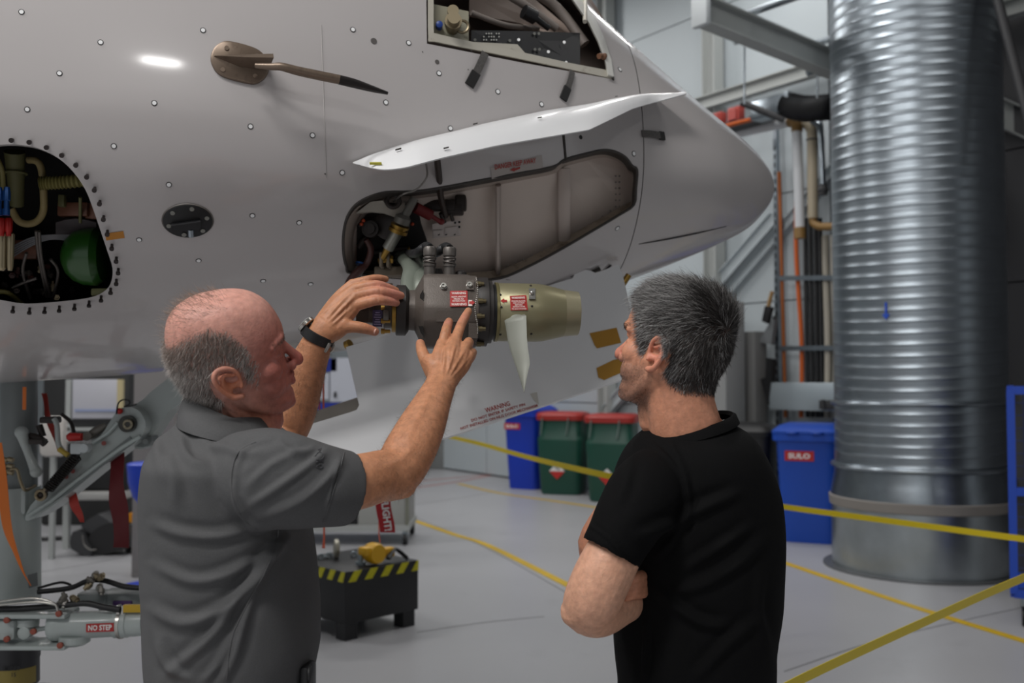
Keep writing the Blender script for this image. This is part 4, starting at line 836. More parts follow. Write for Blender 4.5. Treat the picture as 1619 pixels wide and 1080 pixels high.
# hub (spinner)
HC = axp(783)
hub = part('turbine_hub', lathe(HC, RX, [(0, 38*K), (.001, 45*K), (.003, 46.5*K), (65*K, 46.5*K), (76*K, 45.5*K), (92*K, 42*K), (110*K, 37.5*K)], 56), m_hub, rat, label='olive anodised spinner', smooth=50)
part('hub_ring', lathe(HC-RX*.002, RX, [(0, 40*K), (0, 47.5*K), (.006, 47.5*K), (.006, 46*K)], 56), mat('hub_edge', '#7d7450', rough=.35, metal=.6), rat)
part('hub_tip', lathe(HC+RX*109*K, RX, [(0, 37.7*K), (24*K, 35*K), (24.5*K, 33*K), (20*K, 31*K)], 56), m_hubl, rat)
part('hub_tip_face', lathe(HC+RX*120*K, RX, [(0, 33*K), (.001, 33*K)], 40), m_void, rat)
def hubp(px, py, off=0.0):
    c = axp(px); r_ = 46.5*K+off; d = ray(px, py); o = np.array([0, 0, CAMZ]); dp = d-RX*np.dot(d, RX); op = o-c; op = op-RX*np.dot(op, RX)
    A_ = np.dot(dp, dp); B_ = 2*np.dot(op, dp); C_ = np.dot(op, op)-r_*r_; D_ = max(0, B_*B_-4*A_*C_); return o+d*((-B_-math.sqrt(D_))/(2*A_))
label_plate('warning_placard', [(806, 468), (832, 467), (834.5, 490.5), (807.5, 491)], hubp, [(.14, 'WARNING', .14, .8), (.36, 'ENSURE BLADES', .09, .82), (.49, 'ARE LOCKED', .09, .7), (.62, 'BEFORE', .09, .45), (.75, 'RETRACTION', .1, .7), (.9, 'TO BOX STOWED', .1, .85)], rat)
b_ = MB(); b_.add((np.array([hubp(x, y, .0012) for x, y in ((791, 475.5), (797, 471.5), (797, 474), (801.5, 474), (801.5, 477.5), (797, 477.5), (797, 479.5))]), [(0, 1, 2, 3, 4, 5, 6)]))
b_.build('arrow_placard', mat('placard_red', ''), rat, smooth=0, fixn=False)
for x, y in ((791, 466), (792.5, 485.5), (841, 484), (839, 452), (840, 528), (791, 529)): q = hubp(x, y); part('hub_screw', sphere(q, .0028, 5), m_castd, rat)
part('balance_clip', [prism([hubp(x, y, .001) for x, y in ((836, 456), (846, 456), (846, 473), (836, 473))], -RY*-.004), sphere(hubp(841, 463, .005), .005, 6)], m_chrome, rat)
LE = [(797.5, 507), (800, 520), (803, 540), (807, 556), (814, 575), (821, 597), (827, 617)]; TE = [(832, 499), (832.5, 517), (833, 535), (835, 553), (838, 574), (833, 597), (828.6, 622)]
L_ = along(LE, 22); T2 = along(TE, 22); g = []; g2 = []
for i in range(22):
    u = i/21; yc = 2.129-.06*u; tw = .03*(1-u*.6); a_ = P(*L_[i], yc+tw*.6); b2 = P(*T2[i], yc-tw*.35); r1 = []; r2 = []
    for v in np.linspace(0, 1, 9):
        thk = .0032*(1-u*.7)*math.sin(math.pi*min(1, v*.93+.07))**.7; base = a_+(b2-a_)*v+np.array([0, -.003, 0])*math.sin(math.pi*v)
        r1.append(base+np.array([0, -thk, 0])); r2.append(base+np.array([0, thk, 0]))
    g.append(np.array(r1+r2[::-1]))
r0_ = []
for v in np.linspace(0, 1, 9): r0_.append(P(804, 502, 2.165)+(P(829, 497, 2.155)-P(804, 502, 2.165))*v)
g = [np.array([q+[0, -.008*math.sin(math.pi*i/8), 0] for i, q in enumerate(r0_)]+[q+[0, .006, 0] for q in r0_[::-1]])]+g
blade = part('turbine_blade', loft(g), m_blade, rat, smooth=60, label='grey turbine blade')
part('blade_root', [tube([axp(816)+RY*36*K-RZ*14*K, hubp(814, 506, -.002), hubp(815, 513, .004)], [.021, .021, .016], n=18, flat=.6)], m_blade, rat)
g = [np.array([axp(817)-RY*(46+u*130)*K+RX*(v*.5)*.05*(1-u*.5)+RZ*.003*sg for v, sg in ((-1, 0), (0, 1), (1, 0), (0, -1))]) for u in np.linspace(0, 1, 8)]
part('turbine_blade', loft(g), m_blade, rat)
# left end: flange, ring, small accessory unit
part('rear_flange', [lathe(axp(625.5), RX, [(0, 38*K), (.002, 40*K), (15*K, 40*K), (17*K, 37*K), (20*K, 33*K)], 40)], m_castd, rat)
part('bronze_ring', [lathe(axp(619), RX, [(0, 33*K), (.001, 35*K), (7*K, 35*K)], 40)], m_gold, rat)
part('accessory_unit', [lathe(axp(606), RX, [(0, 27*K), (.002, 29*K), (13*K, 29*K)], 32), bbox(axp(596)+RY*.004, (26*K, 42*K, 44*K), .004, RX, RY), bbox(axp(576)-RZ*.004, (26*K, 40*K, 38*K), .004, RX, RY), bbox(axp(612)+RZ*.05, (16*K, 30*K, 12*K), .003, RX, RY), cyl(axp(584)+RY*21*K+RZ*10*K, axp(584)+RY*27*K+RZ*10*K, 7*K)], mat('accessory_brown', '#4a423b', rough=.45, metal=.35), rat)
parts('clamp_block', [bbox(axp(610)+RY*30*K-RZ*10*K, (9*K, 8*K, 16*K), .002, RX, RY), bbox(axp(614)+RY*24*K+RZ*14*K, (8*K, 10*K, 8*K), .002, RX, RY), bbox(axp(568)+RY*20*K+RZ*8*K, (6*K, 8*K, 5*K), .002, RX, RY)], m_mach2, rat)
q = axp(597)+RY*26*K-RZ*15*K; part('data_plate', box(q, (15*K, .002, 26*K), RX, RY), mat('plate_purple', '#3c3358', rough=.4), rat, smooth=0)
pt_ = MB()
for i in range(6): pt_.add(box(q+RY*.0015+RZ*(9-i*3.6)*K, (11*K*(.6+.4*((i*7) % 3)/2), .001, 1.3*K), RX, RY))
pt_.build('data_plate_print', mat('print_lilac', '#9a92b8', rough=.5), rat, smooth=0)
for y in (487, 508, 524): q = P(617, y, 2.2-.05); part('stud_bolt', [lathe(q, -RX, [(0, .004), (.012, .004), (.012, .006), (.02, .006)], 8)], m_gold, rat)
# hose connectors on top
for px in (678, 709):
    b0 = axp(px)+RZ*54*K+RY*.01
    part('hose_connector', [lathe(b0, RZ, [(0, .0135), (16*K, .0125), (16*K, .0145), (19*K, .0145), (20*K, .012), (32*K, .0125), (33*K, .0145), (44*K, .015), (47*K, .012)], 20), torus(b0+RZ*22*K, RZ+RX*.2, .0135, .0018), torus(b0+RZ*25*K, RZ-RX*.2, .0135, .0018), torus(b0+RZ*29*K, RZ, .0135, .0018)], m_mach2 if px == 700 else mat('connector_grey', '#5d5854', rough=.4, metal=.4), rat)
    part('pressure_hose', tube([b0+RZ*44*K, b0+RZ*50*K-RX*.012+np.array([0, .03, 0]), b0+RZ*44*K-RX*.04+np.array([0, .09, 0]), inbay(640 if px < 700 else 668, 398, .05)], .0105, n=12), m_black, rat)
part('clamp_gold', [torus(inbay(646, 398, .0), RX, .011, .0035)], m_gold, rat)
parts('top_boss', [lathe(axp(728)+RZ*54*K, RZ, [(0, .014), (.012, .012), (.016, .006)], 14), lathe(axp(690)+RZ*54*K+RY*-.02, RZ, [(0, .016), (.02, .012)], 14)], m_castd, rat)
# swing arm into the bay, bracket, actuator
part('swing_arm', [tube([axp(652)+RZ*.02, P(650, 448, 2.24), P(654, 425, 2.33), inbay(640, 405, .06), inbay(625, 392, .12)], [.026, .024, .026, .034, .036], n=16, flat=.6), tube([axp(665)+RZ*.04, P(668, 432, 2.27), inbay(672, 408, .06)], [.02, .018, .02], flat=.6)], m_gg, rat)
part('pivot_bracket', [bbox(inbay(618, 431, -.0), (.08, .09, .026), .006), bbox(inbay(606, 413, -.02), (.01, .05, .04), .004), bbox(inbay(617, 413, -.02), (.01, .05, .04), .004)], mat('bracket_tan', '#6d6253', rough=.45, metal=.3), rat)
part('pivot_pin', [cyl(inbay(602, 414, -.035), inbay(622, 412, -.035), .007), lathe(inbay(621, 412, -.035), RX, [(0, .011), (.006, .011)], 6)], m_gold, rat)
aA, aB, aC, aD, aE = inbay(607, 410, -.03), inbay(615, 394, -.02), inbay(630, 364, .0), inbay(634, 350, .01), inbay(652, 310, .04)
part('actuator_rod', [tube([aA, (aA+aB)/2, aB], [.009, .008, .011], k=2)], m_gold, rat)
part('actuator_body', [tube([aB, aC], .0155, k=1, n=18)], mat('actuator_silver', '#93928a', rough=.35, metal=.6), rat)
dA = nrm(aD-aC)
part('actuator_gland', [lathe(aC-dA*.006, dA, [(0, .016), (.0, .025), (.009, .025), (.009, .02), (.014, .02), (.014, .024), (.02, .024)], 20)], m_gold, rat)
part('actuator_head', [lathe(aD-dA*.004, dA, [(0, .021), (.016, .021), (.024, .012)], 20), tube([aD, aE], .011, k=1, n=14)], m_mach2, rat)

# ================================================================= nose gear door with its warning
DP = P(550, 600, 2.86); DN = nrm(np.array([UA[1], -UA[0], .30]))
def dpn(px, py, off=0.0): return rayplane(px, py, DP+DN*off, DN)
door = [(547, 549), (620, 527), (760, 484), (905, 440), (910, 431), (922, 426), (934, 428), (942, 432), (978, 418), (985, 436), (1004, 520), (1016, 580), (1008, 592), (860, 641), (720, 687), (560, 738), (420, 782), (380, 760), (385, 710), (440, 686), (553, 652), (564, 648), (568, 640), (565, 628)]
nd = part('nose_gear_door', prism([dpn(*q) for q in door], -DN*.022), m_wdoor, craft, smooth=0, label='white nose gear door with red stencil')
part('door_hinge_rod', tube([dpn(552, 552, .0)+np.array([0, .03, .0]), dpn(620, 530)+np.array([0, .03, 0]), dpn(760, 486)+np.array([0, .03, 0]), dpn(950, 424)+np.array([0, .03, .0])], .006, k=1), m_seal, craft)
parts('hinge_fitting', [cyl(dpn(545, 546)+np.array([0, .03, 0]), dpn(552, 543)+np.array([0, .02, 0]), .014), cyl(dpn(1000, 440)+np.array([0, .1, .02]), dpn(990, 445)+np.array([0, .1, 0]), .01)], m_gold, craft)
def door_text(s, px, py, wpx, hpx, dirv): c = dpn(px, py, .001); x = nrm(dpn(px+dirv[0], py+dirv[1], .001)-c); y = np.cross(DN, x); y = y if y[2] > 0 else -y; kk = c[1]/FPX; return flat_text(s, c, x, y, hpx*kk, .03, width=wpx*kk)
dv = (30, -9.1)
parts('warning_stencil', [door_text('WARNING', 786.5, 643.5, 41, 7.5, dv), door_text('DO NOT ENTER IF SAFETY PIN', 787.8, 652, 90, 4.3, dv), door_text('NOT INSTALLED ON NLG DOOR MECHANISM', 789.5, 659.2, 129, 4.3, dv)], m_red, nd, smooth=0)
m_kap = mat('tape_amber', '#a8780f', rough=.45)
for poly in ([(932, 527), (975, 518), (982, 542), (944, 551), (940, 546)], [(943, 582), (970, 569), (985, 566), (990, 586), (955, 601), (946, 597)]):
    part('amber_tape', prism([dpn(x, y, .0008) for x, y in poly], DN*.0006), m_kap, nd, smooth=0, label='amber tape patch')
part('torn_decal', prism([dpn(x, y, .0005) for x, y in ((838, 623), (849, 620), (852, 640), (845, 634))], DN*.0006), mat('decal_old', '#c4c0b8', rough=.5), nd, smooth=0)
# far door behind
DP2 = P(520, 640, 3.45); DN0 = nrm(np.array([UA[1], -UA[0], 0]))
fd = [(452, 655), (520, 634), (570, 618), (600, 640), (590, 690), (470, 700)]
part('nose_gear_door', prism([rayplane(x, y, DP2, DN0) for x, y in ((455, 664), (475, 658), (566, 628), (640, 605), (640, 700), (470, 705))], DN0*-.02), mat('door_inside', '#8e877e', rough=.5), craft, smooth=0, label='far gear door seen from inside')

# ================================================================= nose gear
G = 3.3
m_gear = mat('gear_grey', '#a6aeac', rough=.4, coat=.2, var=.03, vscale=12); m_gears = mat('gear_grey_dark', '#747a7a', rough=.45, var=.06, vscale=10)  # second grey is darker: upper strut, axle, brace web and lug
def gp(px, py, d=0.0): return P(px, py, G+d)
def gz(py): return gp(20, py)[2]
kg = G/FPX
st = part('nose_gear_strut', [cyl(gp(30, 560), gp(30, 790), 27*kg, n=28), ], m_gears, craft, label='nose gear strut')
part('strut_body', [cyl(gp(20, 770), gp(20, 948), 41*kg, n=32), bbox(gp(20, 790), (70*kg, 60*kg, 40*kg), .01)], m_gear, st)
part('strut_plate', prism([gp(44, 909, -.085), gp(59, 905, -.075), gp(60, 926, -.075), gp(46, 930, -.085)], (0, -.002, 0)), mat('plate_grey', '#6a6e6e', rough=.5), st, smooth=0)
part('torque_link', [tube([gp(34, 684, -.1), gp(44, 715, -.1), gp(57, 746, -.1)], [9*kg, 6*kg, 8*kg], n=12), sphere(gp(34, 684, -.1), 10*kg, 8), sphere(gp(57, 746, -.1), 9*kg, 8)], m_gear, st)
part('strut_collar', [cyl(gp(20, 1016), gp(20, 1040), 40*kg, n=32), cyl(gp(22, 1030), gp(22, 1080), 37*kg, n=32)], mat('collar_black', '#26262a', rough=.4), st)
part('strut_piston', cyl(gp(22, 1078), gp(22, 1230), 24*kg, n=28), m_chrome, st)
part('strut_label', loft([ring(gp(22, y), np.array([1., 0, 0]), np.array([0, 1., 0]), 38*kg, n=40)[20:40] for y in (1050, 1076)], False, False, False), mat('label_gold', '#8a7a3a', rough=.5), st, label='gold label band')
part('strut_label_print', [flat_text('SMELLY', gp(18, 1057, -38.5*kg), (1, 0, 0), UP, 6*kg, .02), flat_text('15', gp(22, 1067, -38.5*kg), (1, 0, 0), UP, 6*kg, .02)], m_black, st, smooth=0)
axl = gp(22, 1215); axl = np.array([axl[0], axl[1], .22])
part('axle', [cyl(axl-NA*.28, axl+NA*.28, .04), bbox(axl, (.12, .12, .14), .02)], m_gears, st)
for s_ in (-1, 1):
    wq = axl+NA*.2*s_; part('nose_wheel', [lathe(wq-NA*.075, NA, [(0, .13), (.0, .17), (.02, .205), (.05, .22), (.1, .22), (.13, .205), (.15, .17), (.15, .13)], 40)], m_black, st); part('wheel_rim', lathe(wq-NA*.06, NA, [(0, .02), (0, .125), (.01, .135), (.11, .135), (.12, .125), (.12, .02)], 32), m_gear, st)
# drag brace
br = [(40, 823), (48, 800), (75, 772), (118, 728), (158, 690), (178, 660), (188, 648), (203, 643), (220, 650), (230, 668), (226, 686), (212, 702), (190, 716), (150, 748), (108, 782), (62, 815)]
drag = part('drag_brace', prism([gp(x, y, -.06) for x, y in smoothpoly(br, 3)], (0, .11, 0)), m_gear, craft, smooth=30, label='grey drag brace of the nose gear')
part('brace_web', prism([gp(x, y, -.066) for x, y in ((62, 806), (110, 765), (190, 702), (205, 690), (212, 700), (150, 746), (108, 780))], (0, .01, 0)), m_gears, drag, smooth=0)
part('brace_flange', [tube([gp(146, 700, -.075), gp(170, 685, -.075), gp(186, 668, -.075)], .006, k=2), tube([gp(45, 815, -.075), gp(80, 792, -.075), gp(118, 762, -.07), gp(192, 708, -.07), gp(222, 690, -.07)], .007, k=2)], mat('gear_edge', '#a9b3b1', rough=.35), drag)
part('brace_pin', [lathe(gp(204, 670, -.06), -np.array([0, 1, 0.]), [(0, 13*kg), (.02, 13*kg), (.02, 8*kg), (.03, 8*kg), (.03, 3*kg)], 24)], mat('pin_dark', '#3b3a37', rough=.35, metal=.6), drag)
part('pin_nut', [torus(gp(202, 671, -.09), (0, 1, 0), 6*kg, 2*kg)], mat('nut_tan', '#8f8874', rough=.4, metal=.5), drag)
part('upper_brace', prism([gp(x, y, .0) for x, y in smoothpoly([(205, 650), (226, 632), (250, 610), (300, 580), (330, 590), (310, 620), (268, 650), (240, 690), (225, 710), (205, 700)], 2)], (0, .09, 0)), m_gear, craft, smooth=30, label='upper drag brace link')
part('brace_lug', [prism([gp(x, y, -.01) for x, y in smoothpoly([(200, 692), (225, 690), (240, 690), (236, 705), (214, 706)], 2)], (0, .06, 0)), cyl(gp(221, 690, -.02), gp(221, 690, -.05), 5*kg), cyl(gp(230, 698, -.02), gp(230, 698, -.05), 4*kg)], m_gears, drag, smooth=30)
# spring, switch and lines on the brace
sp = []; c0, c1 = gp(76, 774, -.12), gp(121, 722, -.12); x, y, d = frame(c1-c0)
for i in range(18*10+1):
    a_ = i/10*2*math.pi; sp.append(c0+(c1-c0)*i/180+(x*math.cos(a_)+y*math.sin(a_))*7.5*kg)
part('lock_spring', [tube(sp, 1.3*kg, n=6, k=1)], mat('spring_black', '#2a2826', rough=.35, metal=.6), drag)
part('spring_core', [cyl(c0, c1, 5*kg), sphere(gp(66, 782, -.1), 9*kg, 8), cyl(gp(66, 782, -.1), c0, 3.5*kg)], m_mach, drag)
part('spring_end', [torus(gp(64, 783, -.12), (0, 1, 0), 7*kg, 2.5*kg), cyl(gp(70, 775, -.12), gp(78, 768, -.12), 3*kg)], m_brass, drag)
part('proximity_switch', [bbox(gp(123, 709, -.11), (17*kg, .04, 17*kg), .006), lathe(gp(138, 708, -.1), -np.array([0, 1, 0.]), [(0, 7*kg), (.03, 7*kg), (.03, 4*kg)], 16)], mat('switch_white', '#b9c0c2', rough=.4), drag)
part('red_cap', [lathe(gp(120, 691, -.09), np.array([-1, 0, .0]), [(-.02, 6*kg), (.02, 7*kg), (.028, 4*kg)], 14)], mat('cap_red', '#b01c18', rough=.45), drag, label='red protective cap')
part('red_ball', [sphere(gp(189, 650, -.07), 5*kg, 8)], mat('cap_red', ''), drag)
part('wire_loop', tube([gp(184, 655, -.08), gp(187, 638, -.08), gp(195, 632, -.08), gp(204, 634, -.08), gp(204, 640, -.08), gp(196, 643, -.08), gp(208, 642, -.08), gp(216, 639, -.08)], 1.2*kg, n=6), m_black, drag)
parts('bolt_red', [cyl(gp(x, y, -.06), gp(x, y, -.085), 3.5*kg) for x, y in ((164, 701), (115, 745), (104, 754))], mat('bolt_redpaint', '#8a4a44', rough=.5), drag)
part('brace_roller', [cyl(gp(137, 690, -.08), gp(137, 690, -.03), 7*kg), tube([gp(140, 690, -.05), gp(155, 680, -.05), gp(168, 672, -.05)], [6*kg, 7*kg, 4*kg])], m_mach2, drag)
part('bent_tube', tube([gp(85, 662, -.08), gp(90, 672, -.08), gp(92, 700, -.08), gp(99, 713, -.08)], 4*kg, n=10), m_gear, drag)
part('yellow_sleeve', cyl(gp(93, 710, -.09), gp(108, 720, -.09), 4*kg), mat('sleeve_yellow', '#b39a3a', rough=.5), drag)
parts('hydraulic_block', [bbox(gp(80, 664, -.06), (26*kg, .05, 10*kg), .006), cyl(gp(62, 672, -.06), gp(68, 690, -.06), 5*kg), tube([gp(48, 690, -.08), gp(62, 694, -.09), gp(72, 702, -.08)], 6*kg), tube([gp(97, 655, .02), gp(112, 668, .02), gp(118, 690, .02)], 3*kg), bbox(gp(60, 698, -.1), (22*kg, .04, 8*kg), .004)], m_mach, drag)
parts('strut_fitting', [cyl(gp(4+i*9, 726+j*10, -.1), gp(12+i*9, 728+j*10, -.1), 4*kg) for i in range(2) for j in range(3)]+[tube([gp(10, 745, -.1), gp(26, 742, -.1), gp(32, 760, -.1), gp(40, 775, -.1), gp(56, 768, -.05)], 2.5*kg)], m_brass, st)
# steering actuators
SY = -.2
def sp_(px, py, d=0.0): return gp(px, py, SY+d)
stg = part('steering_cylinder', [lathe(sp_(80, 990), sp_(228, 984)-sp_(80, 990), [(0, 16*kg), (.002, 20*kg), (.01, 22*kg), (.03, 22*kg), (.04, 20*kg), (.2, 19*kg), (.2, 21*kg), (.24, 21*kg), (.243, 19.5*kg), (.26, 20*kg), (.29, 19*kg), (.295, 11*kg), (.31, 10*kg)], 28)], m_gear, craft, label='grey steering cylinder')
part('no_step_placard', [prism([sp_(136, 987, -.045), sp_(180, 985, -.045), sp_(180, 998.5, -.045), sp_(136, 1000, -.045)], (0, .004, 0))], mat('placard_red', ''), stg, smooth=0, label='red NO STEP placard')
part('no_step_lettering', flat_text('NO STEP', sp_(158, 992.5, -.0465), sp_(180, 991.5)-sp_(136, 993), UP, 7.5*kg, .04, width=36*kg*.95), mat('letter_white', ''), stg, smooth=0)
part('clamp_band', [cyl(sp_(190, 986), sp_(195, 986), 22*kg, n=28), bbox(sp_(188, 968, -.02), (5*kg, .02, 22*kg), .002), bbox(sp_(195, 968, -.02), (4*kg, .02, 20*kg), .002)], m_chrome, stg)
part('yellow_tag', bbox(sp_(214, 962, -.03), (34*kg, .015, 11*kg), .002), mat('tag_yellow', '#b8961c', rough=.5), stg, label='yellow tag')
part('cylinder_lug', [lathe(sp_(118, 1004), -UP, [(0, 22*kg), (10*kg, 22*kg), (14*kg, 16*kg)], 24)], m_gear, stg)
for i, (y0, y1) in enumerate(((970, 968), (1018, 1018))): part('bracket_plate', [bbox((sp_(-25, y0)+sp_(110, y1))/2, (135*kg, .11, 7*kg), .006)], m_gear, stg)
part('bracket_eye', [lathe(sp_(44, 978), -UP, [(-.005, 12*kg), (.0, 16*kg), (10*kg, 16*kg), (12*kg, 10*kg)], 20), lathe(sp_(46, 997), -np.array([0, 1, 0.]), [(-.03, 9*kg), (.035, 9*kg), (.04, 5*kg)], 18), cyl(sp_(54, 996), sp_(80, 992), 3.5*kg), bbox(sp_(8, 992), (46*kg, .08, 30*kg), .01), tube([sp_(5, 984), sp_(25, 988), sp_(40, 992)], 5*kg), tube([sp_(5, 1004), sp_(25, 1002), sp_(40, 998)], 5*kg)], m_gear, stg)
parts('bracket_bolt', [lathe(sp_(x, y, -.05), -np.array([0, 1, 0.]), [(0, 4.5*kg), (.008, 4.5*kg), (.01, 3*kg)], 10) for x, y in ((12, 980), (12, 1010), (54, 998), (96, 1020), (94, 970))], mat('bolt_rust', '#8c4534', rough=.5), stg)
part('second_cylinder', [bbox(sp_(200, 950, .16), (75*kg, .1, 34*kg), .02), bbox(sp_(150, 945, .14), (50*kg, .08, 22*kg), .02), bbox(sp_(228, 928, .05), (6*kg, .03, 30*kg), .003)], m_gears, stg)
part('purple_band', bbox(sp_(194, 954, .11), (29*kg, .012, 8*kg), .002), mat('band_purple', '#43285c', rough=.5), stg)
part('yellow_tag', bbox(sp_(234, 928, .06), (10*kg, .02, 8*kg), .002), mat('tag_yellow', ''), stg)
parts('steering_hose', [tube([sp_(-10, 963, -.03), sp_(40, 962, -.03), sp_(100, 957, -.03), sp_(135, 954, -.03), sp_(165, 960, -.03), sp_(190, 964, -.03)], 4.5*kg), tube([sp_(60, 936, .08), sp_(110, 930, .08), sp_(140, 918, .08), sp_(165, 918, .08), sp_(195, 927, .06), sp_(225, 930, .05)], 4*kg), tube([sp_(60, 930, .1), sp_(95, 921, .1), sp_(112, 925, .1)], 2*kg)], m_black, stg)
parts('steering_pipe', [tube([sp_(-5, 952, -.05), sp_(50, 946, -.05), sp_(85, 954, -.05), sp_(92, 968, -.05)], 2*kg), tube([sp_(-5, 957, -.05), sp_(55, 952, -.05), sp_(88, 956, -.05)], 2*kg)], m_chrome, stg)
rs = np.random.default_rng(9)
for i in range(14):
    x0, y0 = (rs.uniform(135, 162), rs.uniform(911, 930)) if i < 8 else (rs.uniform(96, 122), rs.uniform(940, 954)); q = sp_(x0, y0, .05 if i < 8 else -.02); d = rs.normal(size=3); part('hydraulic_fitting', lathe(q, d, [(0, 3*kg), (.008, 3*kg), (.008, 5*kg), (.02, 5*kg), (.02, 3*kg), (.028, 3*kg)], 8), [m_brass, m_mach2, m_chrome][i % 3], stg)
# ---- streamers hanging from the gear (things of their own)
def streamer(name, pts, w, m, label, cat='streamer', wav=0.0, xdir=(1, 0, 0)):
    p_ = catmull(np.asarray([q[:3] for q in pts], float), 8); x = nrm(xdir); k = np.linspace(0, 1, len(p_)); ww = np.full(len(p_), w) if np.isscalar(w) else np.interp(k, np.linspace(0, 1, len(w)), w)
    A0 = p_-x*ww[:, None]/2+np.outer(np.sin(k*9)*wav, (0, 1, 0)); A1 = p_+x*ww[:, None]/2+np.outer(np.sin(k*9+1.2)*wav, (0, 1, 0)); mid = (A0+A1)/2+np.outer(np.cos(k*7)*wav*.6, (0, 1, 0))
    return MB().add(sheet(np.stack([A0, mid, A1], 1), .0015)).build(name, m, label=label, cat=cat)
m_rib = mat('ribbon_darkred', '#5e0a12', rough=.6); m_ribr = mat('ribbon_red', '#b23a30', rough=.6); m_ribo = mat('ribbon_orange', '#d8701c', rough=.5)
streamer('red_ribbon', [gp(182, 708, -.03), gp(185, 740, -.05), gp(187, 780, -.06), gp(189, 820, -.06), gp(192, 866, -.06)], [24*kg, 23*kg, 22*kg, 26*kg, 24*kg, 27*kg], m_rib, 'dark red ribbon hanging from the drag brace', wav=.012)
streamer('red_ribbon', [gp(69, 622, .06), gp(75, 650, .06), gp(83, 680, .06), gp(94, 712, .04)], [8*kg, 9*kg, 9*kg, 8*kg], m_ribr, 'light red strap behind the strut under the belly', wav=.006)
streamer('red_ribbon', [gp(112, 773, .0), gp(117, 790, .0), gp(122, 808, .0), gp(130, 826, .0)], [9*kg, 16*kg, 13*kg, 8*kg], m_ribr, 'short light red strap below the drag brace spring', wav=.006)
streamer('orange_strap', [gp(-8, 700, -.3), gp(2, 760, -.3), gp(12, 830, -.3), gp(24, 870, -.28), gp(36, 905, -.25), gp(49, 926, -.22)], [18*kg, 17*kg, 14*kg, 6*kg, 3*kg, 2*kg], m_ribo, 'orange strap tapering to a cord at the left edge', wav=.004)
streamer('orange_strap', [gp(39, 612, -.15), gp(38.5, 648, -.15)], 5.5*kg, m_ribo, 'short orange strap end in front of the strut')
# ================================================================= things on the floor behind
E1 = nrm(np.array([.38, .39, 0])); E2 = np.array([-E1[1], E1[0], 0]); B0 = F(545, 1015)
blk = thing('ballast_block', B0+E1*.27+E2*.3, 'black steel block on short legs with yellow hazard stripes on top edge', 'block')
L1, L2, HB = .55, .60, .395; m_blk = mat('block_black', '#1e1e20', rough=.5, var=.1, vscale=6)
def bp(u, v, z): return B0+E1*u+E2*v+UP*z
part('block_body', bbox(bp(L1/2, L2/2, (HB+.095)/2), (L1, L2, HB-.095), .006, E1, E2), m_blk, blk)
for u, v in ((.05, .05), (L1-.07, .05), (.05, L2-.07), (L1-.07, L2-.07)): part('block_leg', box(bp(u, v, .05), (.09, .09, .1), E1, E2), m_blk, blk, smooth=0)
m_hz = mat('hazard_yellow', '#c4bd10', rough=.5, var=.1, vscale=40)
for i in range(5):
    u = .02+i*.118; w = .055; sl = .045
    q = [bp(min(max(u+a, 0), L1), -.0025, z) for a, z in ((-.0, HB-.062), (w, HB-.062), (w+sl, HB-.002), (sl, HB-.002))]; part('hazard_stripe', prism(q, -E2*-.002), m_hz, blk, smooth=0)
for i in range(6):
    v = .02+i*.105; w = .05; sl = -.035
    q = [bp(-.0025, min(max(v+a, 0), L2), z) for a, z in ((0, HB-.062), (w, HB-.062), (w+sl, HB-.002), (sl, HB-.002))]; part('hazard_stripe', prism(q, E1*.002), m_hz, blk, smooth=0)
m_zinc = mat('zinc_bolt', '#9aa4aa', rough=.35, metal=.8)
part('eye_bolt', [lathe(bp(.2, .12, HB), UP, [(0, .03), (.02, .03), (.02, .016), (.075, .016), (.075, .02), (.09, .02)], 12)], m_zinc, blk)
part('eye_bolt', [lathe(bp(.12, .58, HB), UP, [(0, .022), (.02, .022), (.02, .014), (.08, .014)], 12)], m_zinc, blk)
c = bp(.3, .35, HB); o = MB().add(torus(c+UP*.062-E1*.08+E2*.04, nrm(E1+E2*-.6), .045, .017, n=28))
o.build('shackle_ring', mat('ring_beige', '#a8a496', rough=.4, metal=.5), label='pale steel ring on the black block', cat='ring')
ch = MB()
for i in range(4): ch.add(torus(c-E1*.17+E2*.08+E1*.03*i+UP*.018, nrm(UP*(i % 2)+E2*((i+1) % 2)+E1*.1), .017, .006, n=14, m=6))
ch.build('chain', m_zinc, label='short chain left of the pale ring on the black block', cat='chain')
ch = MB()
for i in range(3): ch.add(torus(c+E1*.02+E2*-.0+E1*.03*i+UP*.018, nrm(UP*(i % 2)+E2*((i+1) % 2)+E1*.1), .017, .006, n=14, m=6))
ch.build('chain', m_zinc, label='short chain between the pale ring and the yellow reel', cat='chain')
yb = P(597, 868, 6.0); yb[2] = HB+.004; m_ry = mat('reel_yellow', '#d6a312', rough=.45)
t = thing('strap_reel', yb, 'yellow strap reel lying on the black block', 'reel')
part('reel_body', [lathe(yb+UP*.066-E2*.05+E1*-.03, E2, [(0, .035), (.0, .055), (.02, .062), (.07, .062), (.09, .055), (.09, .03)], 24), bbox(yb+UP*.085-E1*.06, (.12, .08, .05), .012, E1, E2), bbox(yb+UP*.06+E1*.08, (.07, .06, .06), .015, E1, E2)], m_ry, t)
part('reel_strap', tube([yb+UP*.03+E1*.04-E2*.05, yb+UP*.075+E1*.11-E2*.02, yb+UP*.05+E1*.17, yb+UP*.012+E1*.19-E2*.05], .018, flat=.5), m_black, t)
